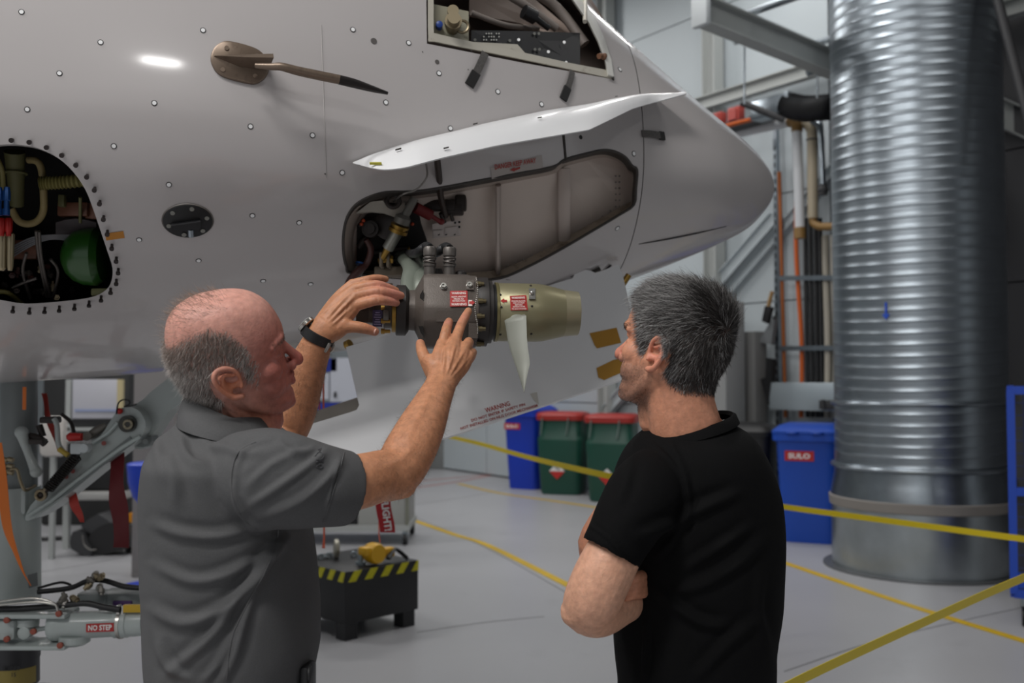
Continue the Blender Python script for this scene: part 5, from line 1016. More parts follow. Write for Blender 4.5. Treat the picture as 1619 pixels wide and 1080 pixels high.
# ribbon with lettering and cords
def streamer2(): pass
rp = [P(604, 770, 4.0), P(606, 800, 4.0), P(611, 826, 4.0), P(613, 842, 4.0)]
rb_ = streamer('flight_ribbon', rp, 24*4/FPX, mat('ribbon_bright', '#b0101c', rough=.55), 'red ribbon lettered FLIGHT! hanging above the black block', wav=.003)
q = P(611, 814, 3.985); xt = nrm(P(614, 835, 3.985)-P(607.5, 785, 3.985)); yt = np.cross(np.array([0, -1, 0.]), xt); v, f = flat_text('FLIGHT!', q, xt, yt, 11*4/FPX, .05, width=50*4/FPX)
part('ribbon_lettering', (v, f), mat('letter_white', ''), rb_, smooth=0)
MB().add(tube([P(602, 755, 4.02), P(600, 800, 4.05), P(599, 840, 4.1), P(601, 858, 4.1)], .008, flat=.3, n=8)).build('orange_webbing', mat('cord_orange', '#e0684a', rough=.5), label='orange strap behind the lettered ribbon', cat='strap')
MB().add(tube([P(511, 572, 3.6), P(511.5, 640, 3.6), P(512, 720, 3.6), P(512.5, 867, 3.6)], .0035, n=8)).build('orange_rope', mat('cord_orange', ''), label='long thin orange cord left of the gear door', cat='rope')
MB().add(tube([P(504, 565, 3.62), P(504, 620, 3.62), P(505.5, 652, 3.62)], .0065, flat=.4, n=8)).add(tube([P(513, 840, 3.62), P(511, 866, 3.62)], [.005, .011], flat=.4, n=8)).build('orange_strap', mat('strap_red_orange', '#d4502c', rough=.5), label='thicker red-orange strap beside the thin orange cord', cat='strap')
# tool cabinet on casters behind the block
cb0 = F(560, 862); Yc = cb0[1]; t = thing('tool_cabinet', cb0, 'light grey cabinet on casters with an open black front behind the black block', 'cabinet')
m_cab = mat('cabinet_grey', '#a2a39f', rough=.5); zc0 = .14
xr = P(644, 800, Yc)[0]; xm = P(566, 800, Yc)[0]; xl = P(455, 800, Yc)[0]
part('cabinet_side', bbox(((xr+xm)/2, Yc+.35, .14+.36), (xr-xm, .7, .72), .012), m_cab, t)
part('open_bay', box(((xl+xm)/2, Yc+.36, .14+.36), (xm-xl, .66, .7)), m_black, t, smooth=0)
part('base_rail', box(((xl+xr)/2, Yc+.33, .155), (xr-xl+.04, .72, .05)), m_steelpaint, t, smooth=0)
part('cabinet_top', bbox(((xl+xr)/2, Yc+.35, .88), (xr-xl+.03, .74, .03), .008), m_cab, t)
part('corner_post', box((xr, Yc, .5), (.03, .03, .76)), mat('post_olive', '#77786c', rough=.5), t, smooth=0)
part('door_lock', cyl((xr-.09, Yc-.005, .66), (xr-.09, Yc-.015, .66), .016), m_dark, t)
for x in (xl+.05, xr-.02):
    for y in (Yc+.02, Yc+.65): part('caster_wheel', cyl((x-.02, y, .055), (x+.02, y, .055), .055, n=20), m_black, t); part('caster_fork', box((x, y, .1), (.05, .06, .07)), m_zinc, t, smooth=0)
# blue and white storage racking seen past the gear door
t = thing('storage_rack', F(520, 745), 'blue storage rack with white boxes seen past the gear door', 'rack'); Yr = F(520, 745)[1]
m_rblue = mat('rack_blue', '#0f2a8e', rough=.45); m_rw = mat('rack_white', '#b9bcc6', rough=.5)
for x0, x1, y0, y1, m_, nm in ((470, 590, 637, 648, m_rblue, 'shelf_beam'), (470, 533, 566, 588, m_rblue, 'blue_bin_row'), (470, 520, 590, 632, m_rw, 'shelf_box'), (522, 590, 566, 636, m_rw, 'shelf_box'), (440, 600, 660, 745, m_dark, 'lower_shelf')):
    a_ = P(x0, y0, Yr); b2 = P(x1, y1, Yr); part(nm, bbox((a_+b2)/2+np.array([0, .3, 0]), (abs(b2[0]-a_[0]), .6, abs(a_[2]-b2[2])), .01), m_, t, smooth=0)
for x in (465, 596): a_ = P(x, 545, Yr); part('rack_post', box((a_[0], Yr, a_[2]/2), (.06, .06, a_[2])), m_rblue, t, smooth=0)
a_ = P(530, 624, Yr-.02); part('black_clip', bbox(a_, (.04, .03, .09), .004), m_black, t)
# left: white board cabinet, grey pillar, dark shelves
Yw = 9.7; t = thing('display_board', P(152, 700, Yw)*[1, 1, 0], 'white board on a grey stand under the fuselage belly', 'board')
a_, b2 = P(116, 600, Yw), P(188, 662, Yw); part('board', bbox((a_+b2)/2, (b2[0]-a_[0], .04, a_[2]-b2[2]), .008), mat('board_white', '#bcbcc4', rough=.4), t)
a_, b2 = P(118, 647, Yw-.03), P(186, 651, Yw-.03); part('blue_line', box((a_+b2)/2, (b2[0]-a_[0], .01, .02)), mat('line_blue', '#8f9cc0', rough=.5), t, smooth=0)
for px, m_ in ((110, m_steelpaint), (191, mat('post_cream', '#c2b48a', rough=.5))): q = P(px, 600, Yw); part('board_post', box((q[0], Yw, q[2]/2), (.05, .05, q[2])), m_, t, smooth=0)
for py in (668, 680): a_, b2 = P(105, py, Yw), P(196, py-3, Yw); part('board_rail', box((a_+b2)/2, (b2[0]-a_[0], .05, .03)), m_steelpaint if py > 670 else m_black, t, smooth=0)
q = P(218, 700, 7.6); MB().add(bbox((q[0]+.12, 7.75, 1.6), (P(262, 700, 7.6)[0]-P(196, 700, 7.6)[0], .3, 3.2), .01)).build('wall_pillar', mat('pillar_grey', '#8d8987', rough=.6), kind='structure')
q = P(150, 790, 8.9); t = thing('dark_shelf', q*[1, 1, 0], 'dark equipment trolley with a pale shelf behind the drag brace', 'trolley')
a_, b2 = P(90, 700, 8.9), P(200, 775, 8.9); part('trolley_body', bbox((a_+b2)/2+np.array([0, .3, 0]), (b2[0]-a_[0], .6, a_[2]-b2[2]), .02), m_black, t)
a_, b2 = P(96, 778, 8.85), P(196, 790, 8.85); part('trolley_shelf', bbox((a_+b2)/2+np.array([0, .25, 0]), (b2[0]-a_[0], .6, .07), .01), mat('shelf_pale', '#a9a8a6', rough=.5), t)
for px in (102, 190): q = P(px, 790, 8.85); part('trolley_leg', box((q[0], 8.9, q[2]/2), (.05, .05, q[2])), m_steelpaint, t, smooth=0)
for px in (60, 100, 170):
    pass
q = P(70, 700, 9.4); MB().add(bbox((q[0], 10.6, .9), (.9, .6, 1.8), .03)).build('equipment_rack', mat('rack_dark', '#262626', rough=.6), label='tall dark equipment rack behind the nose gear strut', cat='rack')
q = P(85, 690, 8.4); MB().add(bbox((q[0], 8.4, P(85, 690, 8.4)[2]), (.22, .1, .34), .06)).build('wrapped_bundle', mat('wrap_white', '#c9c4be', rough=.5, bump=1, bscale=20), label='crumpled pale plastic bundle beside the strut', cat='bundle')
part('bundle_stand', box((q[0], 8.4, (q[2]-.17)/2), (.04, .04, q[2]-.17)), m_steelpaint, bpy.data.objects['wrapped_bundle'], smooth=0)
# tow-bar like black equipment on the floor
q = F(160, 880); Yb = q[1]; t = thing('wheel_chock', q, 'black folded rubber chock lying on the floor behind the red ribbon', 'chock')
m_rub = mat('rubber_black', '#1d1c1d', rough=.55); m_rubg = mat('rubber_grey', '#3c3c3e', rough=.55); 
def fb(px, py, d=0.0): return P(px, py, Yb+d)
part('chock_block', prism([fb(x, y) for x, y in smoothpoly([(113, 845), (118, 840), (132, 843), (138, 858), (146, 871), (140, 880), (112, 868)], 2)], (0, .22, 0)), m_rubg, t)
part('chock_block', prism([fb(x, y, .05) for x, y in smoothpoly([(128, 832), (150, 815), (158, 815), (176, 830), (150, 842), (143, 844)], 2)], (0, .25, 0)), m_rubg, t)
part('chock_core', prism([fb(x, y, .03) for x, y in smoothpoly([(140, 850), (150, 838), (176, 826), (200, 840), (205, 865), (185, 872), (150, 879), (140, 870)], 2)], (0, .22, 0)), m_rub, t)
part('chock_strap', tube([fb(131, 846, -.01), fb(133, 860, -.01), fb(142, 869, -.01), fb(152, 869, -.01)], .012, flat=.5), mat('strap_grey', '#7a7874', rough=.5), t)
MB().add(tube([F(40, 856), F(80, 855), F(118, 853)]+np.array([0, 0, .02]), .02)).build('black_hose', m_bk, label='black hose on the floor running to the chock', cat='hose')
q = F(216, 872); t = thing('cable_reel', q, 'yellow cable reel on the floor beside the man in the grey polo', 'reel'); Yq = q[1]
part('reel_disc', prism([P(x, y, Yq) for x, y in smoothpoly([(202, 815), (208, 812), (218, 814), (225, 822), (227, 840), (222, 849), (214, 850), (204, 844)], 3)], (0, .12, 0)), mat('reel_orange', '#d68a0c', rough=.45), t)
part('reel_slot', [prism([P(x, y, Yq-.004) for x, y in smoothpoly([(206, 834), (214, 826), (216, 832), (212, 838), (206, 840)], 2)], (0, .01, 0)), cyl(P(219, 841, Yq-.006), P(219, 841, Yq+.01), .012), cyl(P(216, 818, Yq-.006), P(216, 818, Yq+.01), .01)], m_black, t)
part('reel_handle', tube([P(203, 832, Yq-.02), P(209, 828, Yq-.03), P(216, 824, Yq-.02)], .008), m_zinc, t)
part('reel_base', bbox(P(213, 858, Yq)+np.array([0, .06, -.02]), (.14, .16, .12), .02), m_rub, t)
MB().add(tube([F(200, 872)+[0, 0, .012], F(214, 877)+[0, 0, .012], F(235, 877)+[0, 0, .012], F(260, 874)+[0, 0, .012]], .01)).build('grey_hose', mat('hose_grey', '#6f6c6c', rough=.5), label='thin grey hose on the floor by the cable reel', cat='hose')
MB().add(strip([F(76, 817), F(100, 820), F(135, 827)], .05, z=.002)).build('hazard_floor_tape', mat('tape_haz', '#b5a62c', rough=.5, dirt='#222218', dscale=14, dlo=.5, dhi=.52), label='yellow and black tape on the floor behind the nose gear', cat='tape')
q = F(245, 800); b_ = P(237, 762, 7.2); MB().add(loft([ring(b_+UP*z, np.array([1., 0, 0]), np.array([0, 1., 0]), r_, n=24) for z, r_ in ((-.17, .06), (-.1, .12), (.0, .15), (.13, .16), (.14, .14))])).add(cyl((b_[0], b_[1], 0), (b_[0], b_[1], b_[2]-.15), .03)).add(cyl((b_[0], b_[1], 0), (b_[0], b_[1], .03), .18)).build('blue_stool', mat('stool_blue', '#0c3cc0', rough=.4), label='blue plastic stool behind the back of the man in the grey polo', cat='stool')
# white cabinet with grey plinth by the far wall
q = F(740, 735); t = thing('wall_plinth', q, 'grey metal box at the foot of the wall left of the blue bin', 'box')
part('plinth_box', bbox(F(677, 742)+np.array([.45, .3, .33]), (.9, .6, .66), .01), mat('plinth_grey', '#6f7170', rough=.5), t)
part('plinth_ramp', prism([F(700, 738)+UP*.01, F(795, 755)+UP*.01, F(795, 738)+UP*.01, F(720, 728)+UP*.01], (0, 0, .1)), mat('plinth_grey', ''), t, smooth=0)
q = F(748, 735); MB().add(cyl((q[0]+.02, q[1]+.75, 0), (q[0]+.02, q[1]+.75, 2.2), .1)).build('round_post', m_steelpaint, label='pale round post left of the blue bin by the wall', cat='post')
MB().add(bbox(F(803, 745)+np.array([0, .2, .35]), (.2, .2, .7), .01)).build('white_box', mat('box_white', '#c9cac9', rough=.5), label='white box tight against the far blue bin', cat='box')
# ================================================================= people
m_skin = mat('skin_tone', '#c08a70', rough=.48, attr='Col', var=.14, vscale=90, bump=.4, bscale=220, sss=.12, spec=.35)
def head_parts(jaw=1.0, nose=1.0, brow=1.0, earsz=1.0):
    """head in its own frame: +X face, +Y its left, +Z up, origin between the ears at eye level"""
    z = [.116, .112, .104, .092, .075, .052, .032, .016, .002, -.015, -.035, -.052, -.066, -.080, -.094, -.106, -.114, -.117]
    f = [.004, .030, .052, .068, .081, .090, .0935, .0930, .0845, .0845, .0855, .0860, .0850, .0800, .0840, .0800, .068, .055]
    b_ = [-.024, -.050, -.070, -.084, -.094, -.1005, -.1025, -.102, -.1005, -.096, -.088, -.079, -.066, -.045, -.018, .004, .02, .03]
    w = [.014, .034, .050, .062, .070, .0745, .0755, .0750, .0735, .0715, .0690, .0665, .0630, .0580, .0500, .0390, .026, .014]
    zz = np.linspace(0, len(z)-1, 60); ii = np.arange(len(z)); fz, ff, fb_, fw_ = (pchip(ii, a_)(zz) for a_ in (z, f, b_, w)); rs_ = []
    for k in range(len(zz)):
        c = (ff[k]+fb_[k])/2-.008*(1 if fz[k] > -.05 else 0); ax_ = ff[k]-c; bx = c-fb_[k]; a_ = np.arange(48)*2*math.pi/48; ca, sa = np.cos(a_), np.sin(a_); pw = 2.25
        ca = np.sign(ca)*np.abs(ca)**(2/pw); sa = np.sign(sa)*np.abs(sa)**(2/pw)
        rs_.append(np.stack([c+np.where(ca > 0, ax_, bx)*ca, fw_[k]*jaw**(1 if fz[k] < -.03 else 0)*sa, np.full(48, fz[k])], 1))
    sh = [loft(rs_)]
    def cap(p_, r_, n=14): sh.append(limb([tuple(q)+(a_, a_) for q, a_ in zip(p_, r_)], k=3, n=n, up=(.1, .9, .3)))
    cap([(.082, 0, .006), (.094, 0, -.015), (.1045*nose, 0, -.034)], [.007, .0078, .0105]); sh.append(sphere((.1035*nose, 0, -.0365), .0115, 10))
    for s in (-1, 1):
        sh.append(sphere((.0915, s*.0125, -.041), .0088, 8)); cap([(.085, s*.010, .018), (.083, s*.032, .022), (.068, s*.052, .014)], [.0075*brow, .0088*brow, .006])
        sh.append(sphere((.052, s*.042, -.026), .0245, 12)); sh.append(sphere((.045, s*.034, -.055), .030, 12))
        cap([(.088, s*.004, -.0585), (.0865, s*.014, -.061), (.079, s*.026, -.066)], [.0055, .0048, .003]); cap([(.0865, s*.003, -.0715), (.085, s*.012, -.0705), (.079, s*.025, -.067)], [.0062, .0055, .003])
        cap([(.004, s*.058, -.04), (.012, s*.056, -.072), (.045, s*.036, -.100), (.072, s*.012, -.104)], [.012, .013, .012, .013])
        cap([(.079, s*.018, .006), (.078, s*.032, .0095), (.071, s*.045, .003)], [.0036, .0045, .0036]); cap([(.077, s*.018, -.008), (.076, s*.032, -.011), (.070, s*.045, -.006)], [.0035, .004, .0035])
        # ear
        e = lambda u, v, o: (-.010+u*earsz-.18*v, s*(.0735+o), -.018+v*earsz)
        rimp = [e(.011, -.012, .002), e(.017, .008, .003), e(.012, .026, .009), e(-.004, .033, .014), e(-.018, .026, .018), e(-.021, .008, .018), e(-.015, -.010, .014), e(-.006, -.024, .009), e(.006, -.027, .004)]
        cap(rimp, [.003, .0036, .0042, .0045, .0048, .0046, .0044, .0062, .0058], 10)
        cap([e(.008, .012, .003), e(-.006, .018, .008), e(-.012, .004, .010), e(-.006, -.012, .007)], [.003, .0038, .004, .0038], 10)
        cap([e(.008, -.004, .0005), e(.002, -.006, .001), e(-.010, .0, .004), e(-.012, .014, .006)], [.006, .006, .005, .006], 10)
        cap([e(.015, -.004, .004), e(.012, -.010, .006)], [.0035, .004], 8)
    return sh
def rot_head(yaw, pitch, roll):
    """columns = where the head's own axes point"""
    f0 = np.array([math.cos(yaw)*math.cos(pitch), math.sin(yaw)*math.cos(pitch), math.sin(pitch)]); l0 = np.array([-math.sin(yaw), math.cos(yaw), 0]); u0 = np.cross(f0, l0)
    l = l0*math.cos(roll)+u0*math.sin(roll); u = np.cross(f0, l); return np.stack([f0, l, u], 1)
def join(parts):
    m_ = MB()
    for q in parts: m_.add(q)
    return m_.data()
def xf(vf, M, o, s=1.0): return (np.asarray(vf[0])*s)@M.T+o, vf[1]
def gline(pts, y): a_ = np.array(pts); return np.interp(y, a_[:, 0], a_[:, 1])
def foldmap(V, N, folds, sgn=1.0):
    """press cloth folds into a surface: each fold is a smooth line with width and height; acts on what faces the photographer's side"""
    uv = proj(V); d = np.zeros(len(V)); face = np.clip(-(N[:, 1])*2+.35, 0, 1)
    for pts, wd, amp in folds:
        c = catmull(np.array(pts, float), 8); L = len(c); best = np.full(len(V), 1e9); ib = np.zeros(len(V), int)
        m_ = (uv[:, 0] > c[:, 0].min()-wd*5) & (uv[:, 0] < c[:, 0].max()+wd*5) & (uv[:, 1] > c[:, 1].min()-wd*5) & (uv[:, 1] < c[:, 1].max()+wd*5); idx = np.where(m_)[0]
        if len(idx) == 0: continue
        q = uv[idx]; D = np.full(len(idx), 1e9); I = np.zeros(len(idx)); S = np.zeros(len(idx))
        for i in range(L-1):
            a_, b2 = c[i], c[i+1]; ab = b2-a_; t = np.clip(((q-a_)@ab)/max(ab@ab, 1e-9), 0, 1); e = q-(a_+t[:, None]*ab); dd = np.hypot(e[:, 0], e[:, 1]); u = dd < D; D[u] = dd[u]; I[u] = (i+t[u])/(L-1); S[u] = np.sign(e[u, 0]*ab[1]-e[u, 1]*ab[0])
        tp = np.sin(np.pi*np.clip(I, .02, .98))**.6; x = D/wd*S
        d[idx] += amp*tp*(np.exp(-x*x)-.55*np.exp(-((x-1.9)/1.1)**2)-.25*np.exp(-((x+1.9)/1.1)**2))
    return V+N*(d*face)[:, None]
def fbm(V, sc, seed=0):
    r_ = np.random.default_rng(seed); o = np.zeros(len(V))
    for k in range(5):
        w = r_.normal(size=3); w = w/np.linalg.norm(w)*sc*(1.35**k); o += np.sin(V@w+r_.uniform(0, 6.28))/(1.25**k)
    return o/3
def rings_px(rows, n=64, pw=2.3, yaw=0.0):
    """body rings from (py, px left, px right, depth, half depth)"""
    a_ = np.array(rows, float); k = np.linspace(0, len(a_)-1, len(a_)*6); q = pchip(np.arange(len(a_)), a_[:, 0])(k), pchip(np.arange(len(a_)), a_[:, 1])(k), pchip(np.arange(len(a_)), a_[:, 2])(k), pchip(np.arange(len(a_)), a_[:, 3])(k), pchip(np.arange(len(a_)), a_[:, 4])(k); out = []
    for y, l, r_, d, b2 in zip(*q):
        A_, B_ = P(l, y, d), P(r_, y, d); out.append(ring((A_+B_)/2, np.array([math.cos(yaw), math.sin(yaw), 0]), np.array([-math.sin(yaw), math.cos(yaw), 0]), np.linalg.norm(B_-A_)/2, b2, n, pw=pw))
    return out
def px_limb(pts, k=5, n=22, up=(0, -1, .2)): return limb([tuple(P(x, y, d))+(ra, rb_) for x, y, d, ra, rb_ in pts], k, n, up)
def chain_px(pts, n=14, up=(0, -1, .1), g=1.10): return limb([tuple(P(x, y, d))+(r_*g*.97, r_*g) for x, y, d, r_ in pts], 4, n, up)
def sleeve_open(pts, n=40, up=(0, -1, .2), inner=.05):
    """sleeve: outer surface plus a hollow at the cuff"""
    q = catmull(np.array([tuple(P(x, y, d))+(ra, rb_) for x, y, d, ra, rb_ in pts], float), 8); t = np.gradient(q[:, :3], axis=0); rs_ = []; up = nrm(up)
    for i in range(len(q)): d = nrm(t[i]); x = nrm(np.cross(up, d)); y = np.cross(d, x); rs_.append(ring(q[i, :3], x, y, q[i, 3], q[i, 4], n))
    rs_.append(ring(q[-1, :3], x, y, q[-1, 3]-.005, q[-1, 4]-.005, n)); rs_.append(ring(q[-1, :3]-d*inner, x, y, q[-1, 3]-.008, q[-1, 4]-.008, n)); return loft(rs_)
def strands(roots, dirs, length, wid, cols, name, parent, seg=3, curl=.25, lift=None, m=None, label=None, jit=.2, seed=1):
    """short hairs as thin three-sided prisms"""
    r_ = np.random.default_rng(seed); n = len(roots); L = length*(1+r_.normal(size=n)*.18)[:, None]; d = dirs+r_.normal(size=(n, 3))*jit; d /= np.linalg.norm(d, axis=1, keepdims=True)
    if lift is None: lift = np.zeros((n, 3))
    a_ = np.cross(d, r_.normal(size=(n, 3))); a_ /= np.linalg.norm(a_, axis=1, keepdims=True); b2 = np.cross(d, a_); V = []; C_ = []
    bend = r_.normal(size=(n, 3))*curl
    for k in range(seg+1):
        u = k/seg; p_ = roots+d*L*u+lift*L*u*u+bend*L*u*u*.5; w_ = wid*(1-u*.82)
        for j in range(3): an = j*2.0944; V.append(p_+(a_*math.cos(an)+b2*math.sin(an))*w_)
    V = np.stack(V, 1); st_ = (seg+1)*3; base = np.arange(n)*st_; Fs = []
    for k in range(seg):
        for j in range(3):
            o0 = k*3+j; o1 = k*3+(j+1) % 3; Fs.append(np.stack([base+o0, base+o1, base+o1+3, base+o0+3], 1))
    Fs = np.concatenate(Fs); V = V.reshape(-1, 3); o0 = ORIGIN[parent]; me = bpy.data.meshes.new(name)
    me.vertices.add(len(V)); me.vertices.foreach_set('co', (V-o0).astype(np.float32).ravel()); me.loops.add(len(Fs)*4); me.loops.foreach_set('vertex_index', Fs.astype(np.int32).ravel()); me.polygons.add(len(Fs)); me.polygons.foreach_set('loop_start', np.arange(len(Fs), dtype=np.int32)*4); me.update(calc_edges=True)
    me.polygons.foreach_set('use_smooth', [True]*len(Fs))
    ca = me.color_attributes.new('Col', 'FLOAT_COLOR', 'POINT'); cc = np.concatenate([np.repeat(cols, st_, 0), np.ones((n*st_, 1))], 1); ca.data.foreach_set('color', cc.astype(np.float32).ravel())
    me.materials.append(m); o = bpy.data.objects.new(name, me); COL.objects.link(o); o.parent = parent; ORIGIN[o] = o0; return tag(o, label, kind='stuff')
m_hair = mat('hair_strands', '#777777', rough=.42, attr='Col', spec=.5)
def C3(h): return np.array(lin(h)[:3])
def sample(V, Fc, N, dens, seed):
    """points spread over quads with probability from dens (per vertex)"""
    q = np.array([t[:4] if len(t) >= 4 else (t[0], t[1], t[2], t[2]) for t in Fc]); r_ = np.random.default_rng(seed); ar = np.linalg.norm(np.cross(V[q[:, 1]]-V[q[:, 0]], V[q[:, 2]]-V[q[:, 0]]), axis=1); p_ = ar*dens[q].mean(1); return q, p_, r_
def pick(V, Fc, N, dens, n, seed):
    q, p_, r_ = sample(V, Fc, N, dens, seed); i = r_.choice(len(q), n, p=p_/p_.sum()); u, v = r_.random((2, n, 1)); t = q[i]
    f = lambda A_: (A_[t[:, 0]]*(1-u)+A_[t[:, 1]]*u)*(1-v)+(A_[t[:, 3]]*(1-u)+A_[t[:, 2]]*u)*v
    nn_ = f(N); return f(V), nn_/np.linalg.norm(nn_, axis=1, keepdims=True)
def sstep(x, a_, b2): t = np.clip((x-a_)/(b2-a_), 0, 1); return t*t*(3-2*t)

# ---------------------------------------------------------------- the man in the grey polo shirt
YL = 1.80; hc = P(368, 562, 1.77); HM = rot_head(math.radians(12), math.radians(15), math.radians(23)); HS = 1.03
man = thing('person', P(370, 1000, YL)*[1, 1, 0], 'man in a grey polo shirt reaching up with both hands to the turbine', 'person')
hd = [xf(q, HM, hc, HS) for q in head_parts(nose=1.0)]
hl = lambda x, y, z: hc+HM@(np.array([x, y, z])*HS)
nb = P(352, 705, 1.80)
hd.append(limb([tuple(hl(-.035, 0, -.02))+(.060, .058), tuple(hl(-.030, 0, -.075))+(.062, .056), tuple((hl(-.04, 0, -.12)*.6+nb*.4))+(.066, .058), tuple(nb)+(.078, .075)], 5, 28, up=(0, 1, 0)))
hd.append(limb([tuple(hl(.02, 0, -.085))+(.030, .035), tuple(hl(.03, .0, -.120)*.8+nb*.2+np.array([.01, 0, 0]))+(.036, .04), tuple(nb+np.array([.05, 0, .02]))+(.04, .05)], 4, 18, up=(0, 1, 0)))
hd.append(limb([tuple(hl(-.028, -.058, -.045))+(.010, .012), tuple(hl(.0, -.05, -.11)*.75+nb*.25)+(.011, .012), tuple(nb+np.array([.05, -.03, .02]))+(.010, .012)], 4, 12, up=(0, 1, 0)))
Vh, Fh, Nh = remesh(join(hd), .0020, 9, .5)
Vh = foldmap(Vh, Nh, [([(461, 574), (456, 590), (450, 606)], 2.6, -.0016), ([(447, 552), (438, 556), (430, 564)], 1.8, -.0009), ([(446, 556), (438, 563), (433, 571)], 1.8, -.0008), ([(452, 560), (446, 568), (440, 572)], 2.2, -.0009), ([(352, 628), (368, 640), (388, 650)], 2.4, -.0012), ([(348, 640), (366, 652), (385, 660)], 2.4, -.0012), ([(440, 505), (446, 515), (449, 525)], 1.8, -.0007), ([(432, 500), (438, 512), (441, 524)], 1.8, -.0006)])
# arms and hands, fused limb by limb
rarm = [px_limb([(440, 758, 1.675, .03, .03), (500, 764, 1.672, .042, .042), (553, 764, 1.69, .047, .047), (600, 753, 1.745, .045, .046), (628, 745, 1.775, .045, .046), (648, 712, 1.81, .047, .045), (668, 672, 1.855, .043, .041), (686, 632, 1.90, .034, .032), (697, 607, 1.93, .030, .025), (702, 590, 1.95, .031, .022)], 9, 44)]
rarm.append(chain_px([(612, 766, 1.765, .029), (638, 765, 1.775, .025)], 16))
d_ = 1.965
rarm += [chain_px([(697, 603, d_-.02, .024), (698, 570, d_+.01, .021), (700, 543, d_+.04, .0125)]), chain_px([(703, 600, d_-.02, .024), (712, 568, d_+.008, .022), (720, 540, d_+.04, .0125)]), chain_px([(707, 600, d_-.015, .022), (724, 572, d_+.012, .020), (735, 549, d_+.035, .0115)]), chain_px([(706, 600, d_-.01, .02), (728, 578, d_+.012, .018), (742, 562, d_+.03, .0105)]), chain_px([(694, 600, d_-.01, .02), (688, 580, d_, .02), (680, 572, d_+.01, .016)])]
rarm += [chain_px([(700, 546, d_+.035, .0108), (705, 524, d_+.055, .0098), (708, 514, d_+.095, .0092), (710, 509, d_+.125, .0085)]),
         chain_px([(719, 542, d_+.035, .0110), (728, 516, d_+.075, .0096), (735, 502, d_+.105, .0088), (740.5, 492, d_+.128, .0076)]),
         chain_px([(735, 551, d_+.03, .0105), (741, 541, d_+.06, .0098), (740, 548, d_+.088, .009), (735, 558, d_+.085, .008)]),
         chain_px([(742, 564, d_+.028, .0095), (747, 557, d_+.053, .0088), (745, 565, d_+.075, .0082), (740, 573, d_+.07, .0072)]),
         chain_px([(686, 592, d_, .0155), (674, 571, d_+.02, .0125), (667, 555, d_+.045, .0108), (664.5, 543, d_+.07, .0088)])]
Vr, Fr, Nr = remesh(join(rarm), .0017, 5, .5)
Vr = foldmap(Vr, Nr, [([(703, 548), (702, 570), (700, 592)], 2.2, .0016), ([(719, 546), (713, 570), (706, 592)], 2.2, .0017), ([(733, 555), (722, 575), (711, 594)], 2.2, .0014), ([(741, 566), (728, 582), (714, 598)], 2.0, .001), ([(712, 556), (709, 575), (714, 588)], 1.6, .0009), ([(640, 700), (655, 670), (672, 640), (680, 615)], 5, .0012), ([(612, 735), (635, 725), (655, 700)], 6, .0015), ([(727, 514), (731, 515)], 1.5, -.0006), ([(703, 522), (708, 523)], 1.5, -.0006)])
e_ = 2.085
larm = [px_limb([(385, 746, 1.96, .03, .03), (415, 732, 2.04, .045, .045), (447, 688, 2.10, .046, .046), (462, 652, 2.105, .049, .047), (478, 600, 2.10, .045, .043), (494, 560, 2.09, .036, .034), (507, 532, 2.08, .0305, .026), (518, 517, 2.078, .032, .022)], 9, 44)]
larm += [chain_px([(512, 524, e_, .024), (536, 507, e_+.005, .0225), (561, 485, e_+.01, .0130)]), chain_px([(512, 522, e_, .025), (538, 492, e_+.008, .022), (563, 468, e_+.012, .0130)]), chain_px([(511, 518, e_+.005, .024), (538, 482, e_+.015, .020), (562, 457, e_+.02, .0120)]), chain_px([(510, 516, e_+.01, .022), (535, 476, e_+.025, .017), (558, 449, e_+.03, .0110)]), chain_px([(516, 528, e_, .022), (532, 521, e_, .020), (546, 512, e_, .017)])]
larm += [chain_px([(561, 484, e_+.008, .0115), (593, 475.5, e_-.004, .0100), (613, 476, e_+.012, .0092), (626.5, 479, e_+.034, .0078)]),
         chain_px([(563, 468, e_+.012, .0115), (598, 461, e_+.004, .0102), (619, 464, e_+.02, .0094), (634, 467.5, e_+.04, .0080)]),
         chain_px([(562, 457, e_+.018, .0110), (593, 450.5, e_+.016, .0098), (612, 455, e_+.032, .0090), (626, 460, e_+.05, .0076)]),
         chain_px([(558, 449, e_+.028, .0098), (583, 442, e_+.03, .0086), (598, 440, e_+.045, .0080), (610, 441.5, e_+.06, .0068)]),
         chain_px([(536, 517, e_-.002, .0160), (556, 516.5, e_-.004, .0125), (575, 519, e_-.002, .0112), (593, 524.5, e_+.012, .0090)])]
Vl, Fl, Nl = remesh(join(larm), .0017, 5, .5)
Vl = foldmap(Vl, Nl, [([(558, 484), (540, 500), (524, 515)], 2.2, .0014), ([(560, 469), (542, 487), (522, 508)], 2.2, .0016), ([(560, 458), (540, 476), (520, 500)], 2.0, .0014), ([(548, 478), (546, 492), (536, 505)], 1.5, .0008), ([(596, 470), (597, 481)], 1.3, -.0007), ([(600, 456), (601, 467)], 1.3, -.0007)])
# hidden body under the clothes
legs = [limb([(man.location.x-.02, YL+s*.10, .95, .10, .10), (man.location.x-.01, YL+s*.11, .55, .075, .075), (man.location.x, YL+s*.115, .12, .05, .05), (man.location.x+.01, YL+s*.115, .06, .045, .045)], 4, 16, up=(0, 1, 0)) for s in (-1, 1)]
trunk = loft(rings_px([(1230, 285, 455, 1.8, .13), (1050, 280, 460, 1.8, .13), (900, 270, 460, 1.8, .15), (760, 275, 430, 1.8, .16), (700, 300, 415, 1.8, .11), (670, 320, 400, 1.8, .06)], 28))
Vb, Fb, Nb = remesh(join([trunk]+legs), .009, 2)
bodyM = MB(); [bodyM.add(q) for q in ((Vh, Fh), (Vr, Fr), (Vl, Fl), (Vb, Fb))]
